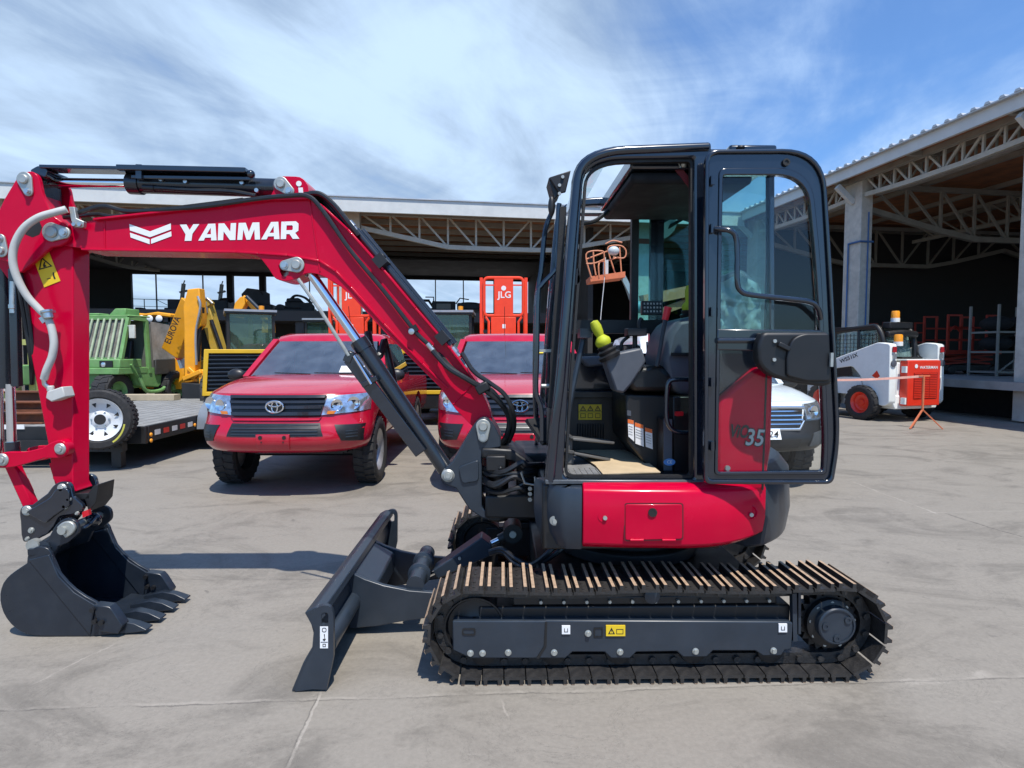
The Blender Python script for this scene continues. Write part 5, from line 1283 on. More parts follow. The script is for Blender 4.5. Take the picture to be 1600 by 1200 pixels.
class Car:
    def __init__(s, zk=1.0, wk=1.0, hood=.0, yk=1.0):
        s.lv = [(.47, .78, .16), (.50, .84, .07), (.56, .875, .015), (.64, .89, .0), (.72, .90, .015), (.77, .90, .05), (.84, .90, .085), (.95, .90, .11), (1.04, .895, .14), (1.09, .88, .18)]
        s.lv = [(z*zk, w*wk, y) for z, w, y in s.lv]; s.zk = zk; s.wk = wk
    def prm(s, z):
        lv = s.lv
        if z <= lv[0][0]: return lv[0][1:]
        for a, c in zip(lv, lv[1:]):
            if z <= c[0]:
                t = (z-a[0])/(c[0]-a[0]); return (a[1]+(c[1]-a[1])*t, a[2]+(c[2]-a[2])*t)
        return lv[-1][1:]
    D = .52
    def fy(s, x, z):
        w, yf = s.prm(z); q = min(1, abs(x)/w)
        return yf+s.D*(1-(1-q**3.1)**(1/2.2))
    def P(s, x, z, off=0): return V((x, s.fy(x, z)-off, z))
    def contour(s, z, yr, n=14):
        w, yf = s.prm(z); pts = []
        for k in range(-n, n+1):
            x = w*math.sin(math.pi/2*k/n); pts.append(V((x, s.fy(x, z), z)))
        pts.append(V((w, yr-.1, z))); pts.append(V((w-.1, yr, z))); pts.append(V((-w+.1, yr, z))); pts.append(V((-w, yr-.1, z)))
        return pts
    def patch(s, name, m, par, tl, tr, br, bl, off=.01, nx=12, nz=4, depth=.02, bevel=0):
        """curved patch on the nose between four (x,z) corners, with real thickness"""
        g = []
        for lay in (off, off-depth):
            for j in range(nz+1):
                for i in range(nx+1):
                    u = i/nx; v_ = j/nz
                    x = (tl[0]*(1-u)+tr[0]*u)*(1-v_)+(bl[0]*(1-u)+br[0]*u)*v_; z = (tl[1]*(1-u)+tr[1]*u)*(1-v_)+(bl[1]*(1-u)+br[1]*u)*v_
                    g.append(s.P(x, z, lay))
        W = nx+1; n1 = W*(nz+1); f = []
        for j in range(nz):
            for i in range(nx):
                a = j*W+i; f += [[a, a+1, a+W+1, a+W], [n1+a+W, n1+a+W+1, n1+a+1, n1+a]]
        for i in range(nx):
            f += [[i+1, i, n1+i, n1+i+1], [nz*W+i, nz*W+i+1, n1+nz*W+i+1, n1+nz*W+i]]
        for j in range(nz):
            f += [[j*W, (j+1)*W, n1+(j+1)*W, n1+j*W], [(j+1)*W+nx, j*W+nx, n1+j*W+nx, n1+(j+1)*W+nx]]
        b = MB(); b.add(g, f); return b.build(name, m, par, bevel=bevel)
def pickup(name, label, loc, paint, rz=0, group=None, zk=1.0, wk=1.0, lower=None, white=False):
    K = Car(zk, wk); t = thing(name, label, "pickup truck" if not white else "white van", loc, rz, group)
    yr = 5.2 if not white else 4.3
    b = MB(); secs = [K.contour(z, yr) for z, w, y in K.lv]; b.loft(secs); body = b.build("body", paint, t)
    for y in (.93, 4.0 if not white else 3.4):
        for sx in (-1, 1):
            c = MB(); c.cyl((sx*.55*wk, y, .40), (sx*1.2, y, .40), .47, n=32); cut(body, c)
    # hood with its creases, front edge following the nose
    ztop = K.lv[-1][0]; wt = K.lv[-1][1]
    nx, ny = 28, 14; g = []
    for j in range(ny+1):
        v_ = j/ny
        for i in range(nx+1):
            u = -1+2*i/nx; x = wt*math.sin(math.pi/2*u)*.999; y0 = K.fy(x, ztop); y = y0+(1.30-y0)*v_ if y0 < 1.3 else y0
            rise = .165*(1-(1-v_)**2.2)*(1-abs(u)**3.2)+.012*math.exp(-((abs(u)-.62)/.12)**2)*min(1, v_*3)
            g.append(V((x, y, ztop+.002+rise)))
    W = nx+1
    b = MB(); b.add(g, [[j*W+i, j*W+i+1, (j+1)*W+i+1, (j+1)*W+i] for j in range(ny) for i in range(nx)]); b.build("hood", paint, t, smooth=60)
    b = MB()
    for sx in (0, nx): b.tube([g[j*W+sx]+V((0, 0, .002)) for j in range(2, ny+1)], .005, 5)
    b.build("hood_gap", INK, t)
    # greenhouse
    def rr(w, y0, y1, z, r=.12, bow=.10):
        p = []
        for k in range(-5, 6): x = (w-r*.3)*k/5; p.append(V((x, y0+bow*(k/5)**2, z)))
        p += [V((w, y0+bow+.12, z)), V((w, y1-.1, z)), V((w-.1, y1, z)), V((-w+.1, y1, z)), V((-w, y1-.1, z)), V((-w, y0+bow+.12, z))]
        return p
    h = 1.0
    zb = ztop-.02; y1r = 3.35 if not white else 4.25
    lv = [(.875*wk, 1.10, y1r, zb), (.86*wk, 1.22, y1r, zb+.15), (.735*wk, 1.90, y1r-.12, 1.67), (.715*wk, 1.98, y1r-.16, 1.735), (.64*wk, 2.10, y1r-.25, 1.775), (.38*wk, 2.4, y1r-.4, 1.79)]
    secs = [rr(w, y0, y1, z) for w, y0, y1, z in lv]; nn = len(secs[0])
    vs = [p for q in secs for p in q]; fs = []
    for i in range(len(secs)-1):
        for k in range(nn):
            if i == 1 and k in range(0, 10): continue          # open behind the windscreen
            j = (k+1) % nn; fs.append([i*nn+k, i*nn+j, (i+1)*nn+j, (i+1)*nn+k])
    fs.append(list(range((len(secs)-1)*nn, len(secs)*nn)))
    b = MB(); b.add(vs, fs); cabp = b.build("cabin", paint, t)
    for sx in (-1, 1):
        b = MB(); b.bar((sx*.835*wk, 1.235+.095, zb+.14), (sx*.705*wk, 1.905+.09, 1.68), .075, .05); b.build("pillar", paint, t)
    DASH = mat("dash_grey", (.10, .105, .11), .6, noise=.15); INT = mat("cabin_lining", (.05, .052, .055), .8)
    b = MB(); b.prism([(-.76*wk, 1.30, zb+.02), (-.76*wk, 1.28, zb+.14), (-.76*wk, 1.55, zb+.15), (-.76*wk, 1.75, zb+.05), (-.76*wk, 1.78, zb-.10)], (1.52*wk, 0, 0)); b.build("dashboard", DASH, t, bevel=.02)
    for sx in (-.38, .38):
        b = MB(); b.prism([(sx-.23, 2.45, zb-.2), (sx-.23, 2.35, zb-.1), (sx-.20, 2.55, zb+.36), (sx-.20, 2.68, zb+.36), (sx-.23, 2.6, zb-.2)], (.46, 0, 0)); b.box((sx-.12, 2.55, zb+.37), (sx+.12, 2.65, zb+.53)); b.build("seat", INT, t, bevel=.03)
    b = MB(); b.tube([V((.38+.17*math.cos(a), 1.85-.06*math.sin(a), zb+.13+.15*math.sin(a))) for a in [2*math.pi*k/20 for k in range(21)]], .014, 6, caps=False); b.build("steering_wheel", TRIM, t)
    b = MB(); b.box((-.78*wk, 2.9, zb-.3), (.78*wk, 2.93, 1.62)); b.box((-.8*wk, 1.3, zb-.32), (.8*wk, 2.9, zb-.30)); b.build("lining", INT, t)
    b = MB(); b.box((-.11, 1.98, 1.585), (.11, 2.0, 1.645)); b.build("rear_view_mirror", TRIM, t)
    def wsp(u, v_, off=.006):
        (wa, ya, _, za), (wb, yb, _, zb_) = lv[1], lv[2]
        w = wa+(wb-wa)*v_; y = ya+(yb-ya)*v_; z = za+(zb_-za)*v_; return V(((w-.036)*u, y+.10*u*u-off*1.2, z+off))
    b = MB(); g = []; ns = 10
    for j in range(5):
        for i in range(ns+1): g.append(wsp((-1+2*i/ns)*.93, .0+.985*j/4))
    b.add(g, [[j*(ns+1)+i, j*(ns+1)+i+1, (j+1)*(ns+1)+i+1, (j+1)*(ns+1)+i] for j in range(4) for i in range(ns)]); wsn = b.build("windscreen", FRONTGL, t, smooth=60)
    b = MB(); b.bar(wsp(-.55, .05, .03), wsp(.0, .02, .03), .012, .012); b.bar(wsp(.05, .05, .03), wsp(.6, .03, .03), .012, .012); b.build("wiper", TRIM, wsn)
    b = MB(); b.bar(wsp(-.88, .0, .012), wsp(.88, .0, .012), .05, .02); b.build("cowl", TRIM, t)
    for sx in (-1, 1):
        b = MB(); q = []
        for (yy, zz) in ((1.45, zb+.15), (1.98, 1.64), (y1r-.25, 1.64), (y1r-.12, zb+.15)):
            f = (zz-zb-.15)/(1.67-zb-.15); w = (.86+(.735-.86)*max(0, f))*wk; q.append(V((sx*(w+.004), yy, zz)))
        b.prism(q, (sx*.004, 0, 0)); b.build("side_window", SCREEN, t)
        b = MB(); b.ball((sx*(.99*wk), 1.42, zb+.17), .11, sc=(1.05, .55, .72)); b.bar((sx*.86*wk, 1.45, zb+.10), (sx*.95*wk, 1.43, zb+.14), .05, .05); mr = b.build("mirror", TRIM, t)
    # nose
    z = lambda v_: v_*zk
    if not white:
        gr = K.patch("grille", TRIM, t, (-.50, z(1.07)), (.50, z(1.07)), (.45, z(.865)), (-.45, z(.865)), .014, 16, 4, .03)
        DK = mat("grille_gloss_black", (.02, .02, .022), .18, coat=.5)
        for (zz, hh, off) in ((1.06, .022, .05), (1.005, .020, .034), (.95, .022, .036), (.885, .026, .04)):
            wv = .495 if zz > .96 else .465
            K.patch("slat", DK, gr, (-wv, z(zz+hh)), (wv, z(zz+hh)), (wv-.01, z(zz-hh*.3)), (-wv+.01, z(zz-hh*.3)), off, 16, 1, .02)
        e = K.P(0, z(.965), .062)
        def oval(a_, c_, w_, r_, dz=0, dx=0):
            n = 28; b_ = [e+V((dx+a_*math.cos(2*math.pi*k/n), 0, dz+c_*math.sin(2*math.pi*k/n))) for k in range(n+1)]; return b_
        b = MB()
        for (a_, c_, dz, r_) in ((.088, .060, 0, .0095), (.030, .055, -.002, .008), (.062, .024, .026, .008)): b.tube(oval(a_, c_, 0, 0, dz), r_, 8, caps=False)
        em = b.build("emblem", CHROME, gr)
        b = MB(); b.lathe(e+V((0, .02, 0)), (0, -1, 0), [(0, 0), (.07, 0), (.07, .008), (0, .008)], 24); b.build("emblem_back", DK, em)
        for sx in (-1, 1):
            hl = K.patch("headlight", LAMP, t, (sx*.505, z(1.07)), (sx*.885, z(1.085)), (sx*.885, z(.905)), (sx*.46, z(.875)), .016, 12, 4, .03)
            b = MB()
            for (x_, zz, r_) in ((.60, .975, .060), (.75, .99, .066)):
                p = K.P(sx*x_, z(zz), .02); b.lathe(p, (sx*.4, -1, 0), [(0, 0), (r_*.4, -.004), (r_*.85, .008), (r_, .014), (r_, .006)], 20)
            b.build("bulb_bowl", CHROME, hl)
            K.patch("indicator", mat("indicator_amber", (.6, .18, .02), .25), hl, (sx*.52, z(.915)), (sx*.60, z(.915)), (sx*.58, z(.885)), (sx*.51, z(.885)), .024, 4, 1, .01)
            fg = K.patch("fog_recess", TRIM, t, (sx*.59, z(.775)), (sx*.86, z(.765)), (sx*.84, z(.585)), (sx*.66, z(.61)), .008, 6, 3, .02)
            for k in range(3): K.patch("fog_slat", GREY, fg, (sx*.70, z(.71-k*.03)), (sx*.80, z(.71-k*.03)), (sx*.80, z(.70-k*.03)), (sx*.70, z(.70-k*.03)), .014, 4, 1, .008)
        lg = K.patch("lower_grille", TRIM, t, (-.45, z(.795)), (.45, z(.795)), (.49, z(.665)), (-.49, z(.665)), .006, 14, 3, .02)
        for k in range(4): K.patch("slat", GREY, lg, (-.44, z(.782-k*.031)), (.44, z(.782-k*.031)), (.44, z(.774-k*.031)), (-.44, z(.774-k*.031)), .012, 14, 1, .01)
        K.patch("grille_chin", paint, t, (-.46, z(.855)), (.46, z(.855)), (.44, z(.825)), (-.44, z(.825)), .02, 16, 2, .03)
        pm = K.patch("plate_mount", paint, t, (-.17, z(.69)), (.17, z(.69)), (.16, z(.53)), (-.16, z(.53)), .03, 8, 3, .04, .004)
        b = MB()
        for sx in (-1, 1): p = K.P(sx*.12, z(.66), .032); b.cyl(p, p+V((0, -.004, 0)), .02, n=12); p = K.P(sx*.11, z(.615), .032); b.cyl(p, p+V((0, -.004, 0)), .008, n=8)
        b.build("plate_holes", INK, pm)
    else:
        K.patch("bumper", TRIM, t, (-.88*wk, z(.86)), (.88*wk, z(.86)), (.84*wk, z(.50)), (-.84*wk, z(.50)), .03, 22, 5, .05, .01)
        gr = K.patch("grille", TRIM, t, (-.56, z(1.0)), (.56, z(1.0)), (.52, z(.80)), (-.52, z(.80)), .045, 16, 3, .03)
        for k in range(4): K.patch("slat", CHROME, gr, (-.55, z(.99-k*.05)), (.55, z(.99-k*.05)), (.55, z(.975-k*.05)), (-.55, z(.975-k*.05)), .056, 14, 1, .012)
        b = MB(); fr = [(-.58, 1.02), (.58, 1.02), (.56, .86), (.48, .77), (-.48, .77), (-.56, .86)]
        b.tube([K.P(x_, z(zz), .055) for x_, zz in fr+fr[:1]], .018, 8); b.build("grille_surround", CHROME, gr)
        for sx in (-1, 1):
            hl = K.patch("headlight", LAMP, t, (sx*.60, z(1.06)), (sx*.93, z(1.08)), (sx*.93, z(.90)), (sx*.62, z(.88)), .03, 12, 4, .04)
            b = MB(); p = K.P(sx*.72, z(.97), .034); b.lathe(p, (sx*.4, -1, 0), [(0, 0), (.03, 0), (.06, .012), (.065, .004)], 20); b.build("bulb_bowl", CHROME, hl)
            K.patch("fog_recess", mat("bumper_corner_grey", (.06, .065, .07), .5), t, (sx*.66, z(.72)), (sx*.9, z(.76)), (sx*.88, z(.58)), (sx*.60, z(.56)), .045, 8, 3, .03)
        lg = K.patch("lower_grille", INK, t, (-.5, z(.66)), (.5, z(.66)), (.46, z(.55)), (-.46, z(.55)), .04, 12, 2, .02)
        pl = K.patch("number_plate", WLAB, t, (-.255, z(.78)), (.255, z(.78)), (.255, z(.66)), (-.255, z(.66)), .058, 4, 1, .015)
        e = K.P(0, z(.72), .066)
        b = MB(); b.text("LB KG·24", e, (1, 0, 0), (0, 0, 1), .10, .004, width=.44); b.build("plate_text", INK, pl)
    # underside, arches, wheels
    b = MB(); b.box((-.50*wk, .75, .36), (.50*wk, 4.4 if not white else 3.9, .60)); b.bar((-.6, .60, .46), (.6, .60, .46), .10, .10); b.tube([(-.6, .93, .36), (.6, .93, .36)], .05); b.build("chassis", BLACK, t)
    for sx in (-1, 1):
        for y in (.93, 4.0 if not white else 3.4):
            wheel(t, (sx*.775*wk, y, .385), .385, .25, sx, RIM)
    return t
FRONTGL = glass("truck_windscreen", (.66, .80, .85), 1, 2.5, film=.16, filmcol=(.42, .50, .58))  # pale blue film puts a sky reflection into the glass colour
SCREEN = bpy.data.materials.new("windscreen_glass")
N, L = nodes(SCREEN); b_ = N["Principled BSDF"]; b_.inputs["Base Color"].default_value = (.016, .024, .034, 1); b_.inputs["Roughness"].default_value = .03; b_.inputs["IOR"].default_value = 2.3; b_.inputs["Coat Weight"].default_value = 1; b_.inputs["Coat Roughness"].default_value = .02; b_.inputs["Coat IOR"].default_value = 1.8
PG = "red pickup trucks parked behind the excavator"
t1 = pickup("pickup_truck", "red pickup truck fully in view under the excavator boom, paper on its windscreen", (-2.33, 5.95, 0), TRED, 0, PG)
t2 = dup(t1); t2['label'] = "red pickup truck half hidden by the excavator cab, orange lift above its roof"; t2.location = (.18, 5.98, 0)
b = MB(); b.box((.26, 1.47, 1.30), (.50, 1.475, 1.36)); 
PAPER = mat("paper_white", (.75, .75, .73), .7)
# paper lies inside the windscreen: build it on the glass slope
b = MB()
def ws_pt(u, v_, off): return V((.86*u*.9, 1.19+(1.93-1.22)*v_+.10*u*u-off*1.2, 1.22+(1.67-1.22)*v_+off))
b.add([ws_pt(.42, .10, .012), ws_pt(.78, .10, .012), ws_pt(.78, .27, .012), ws_pt(.42, .27, .012)], [[0, 1, 2, 3]]); b.build("windscreen_paper", PAPER, t1)
b = MB(); b.add([ws_pt(.35, .62, .012), ws_pt(.52, .62, .012), ws_pt(.52, .68, .012), ws_pt(.35, .68, .012)], [[0, 1, 2, 3]]); b.build("windscreen_sticker", YEL, t2)
for t_, x_ in ((t1, .30), (t2, -.15)):
    b = MB(); b.tube([(x_, 2.05, 1.75), (x_, 1.9, 2.0), (x_, 1.86, 2.13)], .004, 5); b.build("aerial", TRIM, t_)
WCAR = mat("white_car_paint", (.74, .77, .78), .25, coat=.7, noise=.03)
pickup("parked_van", "white van with black bumper and number plate, seen through the open cab door glass", (2.72, 6.2, 0), WCAR, 0, None, .90, 1.06, white=True)

# ------------------------------------------------------------------ skid steer loader on the right
SKW = mat("skid_white", (.80, .82, .78), .4, noise=.06, scale=3, dust=.12)
SKR = mat("skid_red", (.72, .035, .012), .4, noise=.05, coat=.3)
AMB = mat("amber_lens", (.85, .32, .02), .25, noise=.1)
TAIL = mat("tail_lens", (.35, .01, .015), .25)
p = at(1432, 600, 12.7)
sk = thing("skid_steer_loader", "white skid steer loader with red rear door and amber beacon parked before the loading dock", "skid steer", (p.x, 12.7, 0), R(16))
b = MB(); b.prism([(-.55, .02, .30), (.55, .02, .30), (.55, .02, 1.30), (-.55, .02, 1.30)], (0, 2.0, 0)); b.prism([(-.60, .0, .28), (.60, .0, .28), (.72, .0, .50), (.72, .0, .58), (-.72, .0, .58), (-.72, .0, .50)], (0, .35, 0)); body = b.build("body", SKW, sk, bevel=.02)
tw = [(-.02, .42), (.0, 1.70), (.30, 1.74), (.55, 1.66), (1.3, 1.42), (2.5, 1.02), (2.62, .75), (2.5, .7), (2.35, .86), (1.4, 1.14), (.95, 1.20), (.72, .98), (.60, .62), (.35, .38), (.10, .34)]
for sx in (-1, 1):
    b = MB(); b.prism([(sx*.60, y, z) for y, z in arc_round([(y, z, .06) for y, z in tw], 3)], (sx*.19, 0, 0)); ta = b.build("lift_arm", SKW, sk, bevel=.015)
    b = MB(); b.prism([(sx*.62, .62, .55), (sx*.62, 2.3, .55), (sx*.62, 2.3, .80), (sx*.62, 1.2, .95), (sx*.62, .75, .95)], (sx*.14, 0, 0)); b.build("side_panel", SKW, sk, bevel=.01)
    b = MB(); b.prism([(sx*.765, .95, .98), (sx*.765, 2.05, .90), (sx*.765, 2.05, .97), (sx*.765, 1.55, 1.10), (sx*.765, 1.0, 1.22)], (sx*.012, 0, 0)); b.build("arm_recess", INK, sk)
    b = MB(); b.box((sx*.64, -.035, 1.52), (sx*.74, -.015, 1.64)); b.build("tail_light", TAIL, ta)
    b = MB(); b.lathe((sx*.70, -.015, 1.28), (0, -1, 0), [(0, 0), (.07, 0), (.075, .02), (.06, .025), (0, .02)], 18); b.build("rear_lamp", mat("lamp_grey", (.09, .10, .12), .3), ta)
    b = MB(); b.box((sx*.63, -.032, 1.38), (sx*.72, -.016, 1.49)); b.build("tail_clear", RIM, ta)
    for y in (.62, 1.72): wheel(sk, (sx*.80, y, .39), .39, .26, sx, SKR, .60, lugs=16, spokes=False)
b = MB(); b.box((-.47, -.17, .36), (.47, .018, 1.34)); door = b.build("rear_door", SKR, sk, bevel=.015)
b = MB(); b.box((-.47, -.14, 1.3415), (.47, .4, 1.37)); b.build("hood_edge", SKW, sk, bevel=.008)
b = MB(); b.box((-.30, -.178, .52), (.38, -.1701, 1.08)); b.build("louvre_panel", mat("louvre_red_dark", (.30, .012, .006), .6), door)
b = MB()
for k in range(15):
    z = .53+k*.037
    for j in range(3): b.box((-.29+j*.22, -.186, z), (-.09+j*.22, -.1781, z+.020))
b.build("louvre", SKR, door)
b = MB(); b.text("WATERMAN", (.12, -.174, 1.19), (1, 0, 0), (0, 0, 1), .085, .02, width=.52); b.build("door_lettering", WLAB, door)
b = MB(); b.lathe((-.24, -.174, 1.22), (0, -1, 0), [(0, 0), (.045, 0), (.045, .002), (0, .002)], 18); b.build("door_emblem", WLAB, door)
b = MB(); b.text("WS51IX", (-.793, 1.05, 1.38), (0, -1, .36), (0, .36, 1), .13, .02, width=.52); b.build("model_lettering", INK, sk)
b = MB(); b.add([(-.793, .42, 1.0), (-.793, .30, 1.12), (-.793, .22, 1.0), (-.793, .30, .93)], [[0, 1, 2, 3]]); b.build("side_emblem", SKR, sk)
b = MB()
for z in (.47, 1.15): b.box((-.52, -.16, z-.07), (-.475, -.06, z+.07))
b.box((.475, -.15, .95), (.53, -.05, 1.22)); b.box((.50, -.16, .70), (.52, -.08, .98)); b.build("door_hinge", SKW, door)
cabm = MB()
for sx in (-.45, .45):
    cabm.tube(smooth_path([(sx, .42, 1.35), (sx, .45, 1.75), (sx, .62, 2.08), (sx, .9, 2.10), (sx, 1.75, 2.02)], 4), .06, 8)
    cabm.tube([(sx, 1.75, 2.02), (sx, 1.95, 1.25)], .05, 8); cabm.tube([(sx, 1.1, 2.06), (sx, 1.1, 1.3)], .04, 8)
cabm.box((-.5, .65, 2.04), (.5, 1.85, 2.12)); cabm.box((-.44, .5, 1.34), (.44, 1.9, 1.42)); cb_ = cabm.build("cab_frame", BLACK, sk, bevel=.01)
b = MB(); b.tube(smooth_path([(-.43, .40, 1.92), (0, .36, 1.95), (.43, .40, 1.92)], 4), .075, 10); b.box((-.34, .4, 2.05), (.34, .6, 2.20)); b.build("roof_unit", BLACK, sk, bevel=.02)
b = MB()
for sx in (-.47, .47):
    for k in range(12): b.bar((sx, .62+k*.1, 1.42), (sx, .62+k*.1, 1.95), .008, .008)
    for k in range(6): b.bar((sx, .6, 1.46+k*.09), (sx, 1.8, 1.46+k*.09), .008, .008)
b.build("side_mesh", BLACK, cb_)
b = MB()
for sx in (-.455, .455): b.add([(sx, .6, 1.42), (sx, 1.85, 1.42), (sx, 1.8, 1.98), (sx, .6, 2.02)], [[0, 1, 2, 3]])
b.add([(-.4, .47, 1.42), (.4, .47, 1.42), (.4, .55, 1.9), (-.4, .55, 1.9)], [[0, 1, 2, 3]]); b.build("cab_window", glass("skid_cab_glass", (.7, .9, .88), 1, 1.5, film=.45, filmcol=(.28, .42, .40)), sk)
for (x, y, z0) in ((-.10, .48, 2.20), (-.42, .12, 1.66)):
    b = MB(); b.lathe((x, y, z0), (0, 0, 1), [(0, 0), (.09, 0), (.09, .09), (0, .09)], 16); bc_ = b.build("beacon", WHITE, sk)
    b = MB(); b.lathe((x, y, z0+.09), (0, 0, 1), [(0, 0), (.085, 0), (.085, .13), (.07, .16), (0, .165)], 16); b.build("beacon_lens", AMB, bc_)
b = MB(); b.tube(smooth_path([(.52, .3, 1.35), (.45, .35, 1.5), (.5, .4, 1.62)], 4), .02); b.box((-.3, .12, 1.372), (.3, .4, 1.42)); b.build("engine_top", BLACK, sk)
# barrier stanchions with tape
OPOLE = mat("barrier_orange", (.62, .17, .07), .6, noise=.15)
def stanchion(px, label):
    g_ = at(px, 600, 11.5); t = thing("barrier_post", label, "barrier post", (g_.x, 11.5, 0), 0, "orange barrier posts")
    b = MB(); b.tube([(0, 0, .36), (0, 0, 1.06)], .022, 8); b.box((-.10, -.012, 1.04), (.12, .012, 1.065)); b.build("pole", OPOLE, t)
    for a in (200, 320, 80):
        b = MB(); b.bar((0, 0, .38), (.34*math.cos(R(a)), .34*math.sin(R(a)), .012), .03, .02); b.build("leg", OPOLE, t)
    return t
s1 = stanchion(1443, "thin orange barrier post on splayed feet in front of the red skid steer door")
s2 = stanchion(1215, "thin orange barrier post behind the white van at the far end of the tape")
TAPE = mat("barrier_tape", (.80, .42, .33), .5, noise=.2, scale=4)
b = MB(); A = s1.location+V((-.02, 0, 1.045)); B = s2.location+V((.02, 0, 1.0)); pts = [A.lerp(B, k/12)-V((0, 0, .05*math.sin(math.pi*k/12))) for k in range(13)]
for a_, c_ in zip(pts, pts[1:]): b.bar(a_, c_, .004, .045)
tag(b.build("barrier_tape", TAPE), "pale orange barrier tape stretched level behind the door and across the skid steer", "tape")
# ------------------------------------------------------------------ flatbed trailer with spare wheel (left)
DECKW = mat("trailer_deck_planks", (.23, .23, .22), .75, noise=.22, scale=3, bump=.2, dust=.3, dustcol=(.32, .30, .27))
TRBLK = mat("trailer_black", (.014, .014, .015), .5, noise=.2)
GALV = mat("fender_grey", (.17, .195, .225), .45, noise=.08)
TRL = thing("flatbed_trailer", "low black flatbed trailer with grey plank deck and a spare wheel beside red pickup", "trailer", (-6.1, 10.5, 0), 0, world=True)
xr_ = -4.78; xl_ = -7.5; y0_ = 7.85; y1_ = 12.6; zd = .53
b = MB(); n = 13; w_ = (xr_-xl_)/n
for k in range(n): b.box((xl_+k*w_+.008, y0_, zd-.05), (xl_+(k+1)*w_-.008, y1_, zd))
b.build("deck", DECKW, TRL)
b = MB(); b.box((xl_, y0_-.06, zd-.22), (xr_+.05, y0_-.002, zd+.01)); b.box((xr_+.002, y0_-.002, zd-.20), (xr_+.06, y1_, zd+.012)); b.box((xl_, y0_, zd-.2), (xr_, y1_, zd-.052)); fr = b.build("frame", TRBLK, TRL, bevel=.006)
b = MB(); b.box((xl_+.02, y0_-.075, zd-.02), (xl_+1.2, y0_-.061, zd+.04)); b.build("front_rail", WHITE, TRL)
tred = mat("tape_red", (.5, .03, .02), .4); twht = mat("tape_white", (.6, .6, .6), .4)
for k in range(5):
    b = MB(); ya = y0_+.13+k*.21; b.box((xr_+.0605, ya, zd-.13), (xr_+.0635, ya+.13, zd-.06)); b.build("reflective_tape", tred if k % 2 else twht, fr)
for (y, z, m_) in ((y0_+.03, zd-.11, AMB), (y0_+.03, zd-.19, AMB), (9.0, zd-.12, AMB)):
    b = MB(); b.ball((xr_+.07, y, z), .028, sc=(.6, 1, 1)); b.build("side_marker", m_, fr)
b = MB()
fpts = [(9.05, .34), (9.10, .56), (9.28, .72), (9.6, .78), (10.8, .78), (11.1, .70), (11.25, .5), (11.27, .34)]
q = smooth_path([(0, y, z) for y, z in fpts], 4); secs = []
for p in q: d = V((0, 10.15-p.y, .3-p.z)).normalized()*.02; secs.append([V((xr_+.07, p.y, p.z)), V((xr_+.34, p.y, p.z)), V((xr_+.34, p.y, p.z))+d, V((xr_+.07, p.y, p.z))+d])
b.loft(secs); b.build("fender", GALV, TRL)
for y in (9.6, 10.7): wheel(TRL, (xr_+.20, y, .37), .37, .22, 1, RIM)
for y in (9.6, 10.7): wheel(TRL, (xl_-.20, y, .37), .37, .22, -1, RIM)
b = MB(); b.bar((-6.1, 7.8, .36), (-6.1, 6.6, .40), .14, .12); b.bar((-7.3, 7.8, .36), (-6.1, 6.7, .40), .1, .1); b.bar((-4.9, 7.8, .36), (-6.1, 6.7, .40), .1, .1)
# the tongue points under the spare and stays behind the arm
b = MB(); b.bar((-7.4, 7.70, .30), (-4.95, 7.70, .30), .10, .14); b.box((-7.0, 7.66, .02), (-6.88, 7.76, .30)); b.box((-5.1, 7.66, .02), (-4.98, 7.76, .30)); b.build("landing_gear", TRBLK, TRL)
# spare wheel bolted to the front beam, hub towards the camera
sc = at(159, 655, 7.5); ax = V((.30, -1, .05)).normalized()
b = MB(); r_ = .385; h_ = .125
b.lathe(sc, ax, [(r_*.66, -h_*.8), (r_*.9, -h_), (r_*.98, -h_*.8), (r_*.99, 0), (r_*.98, h_*.8), (r_*.92, h_), (r_*.75, h_*1.02), (r_*.68, h_*.8), (r_*.66, -h_*.8)], 48)
t_ = V((0, 0, 1)); u = ax.cross(t_).normalized(); q_ = ax.cross(u)
for k in range(40):
    for sg in (-1, 0, 1):
        a = 2*math.pi*(k+sg*.3)/40; d = u*math.cos(a)+q_*math.sin(a); p = sc+d*r_*.99+ax*sg*h_*.55; b.bar(p-ax*h_*.24, p+ax*h_*.24, .04, .014, up=d)
spw = b.build("spare_wheel", TYRE, TRL)
b = MB(); b.lathe(sc, ax, [(0, h_*.45), (r_*.15, h_*.5), (r_*.22, h_*.45), (r_*.30, h_*.25), (r_*.50, h_*.35), (r_*.56, h_*.5), (r_*.62, h_*.7), (r_*.69, h_*.95), (r_*.70, h_*.8), (r_*.66, 0), (0, -.02)], 40); rm = b.build("rim", mat("rim_white", (.62, .64, .66), .35, noise=.08), spw)
b = MB()
for k in range(8):
    a = 2*math.pi*k/8+.3; d = u*math.cos(a)+q_*math.sin(a); e_ = ax.cross(d); p = sc+d*r_*.47+ax*(h_*.46); b.prism([p+d*.032-e_*.026, p+d*.032+e_*.026, p-d*.024], ax*.004)
b.lathe(sc+ax*h_*.5, ax, [(0, .002), (r_*.17, .002), (r_*.17, -.01)], 20); b.build("rim_holes", INK, rm)
b = MB()
for k in range(6):
    a = 2*math.pi*k/6; d = u*math.cos(a)+q_*math.sin(a); p = sc+d*r_*.25+ax*h_*.32; b.cyl(p, p+ax*.02, .012, n=8)
b.build("wheel_nuts", STEEL, rm)
b = MB(); pts = []
for k in range(9):
    a = R(-10-k*6); d = V((math.cos(a), 0, math.sin(a))); pts.append(sc+d*r_*.86+ax*(h_*1.06))
b.tube(pts, .012, 6, flat=.4); b.build("tyre_stripe", mat("stripe_yellow", (.55, .52, .08), .6), spw)
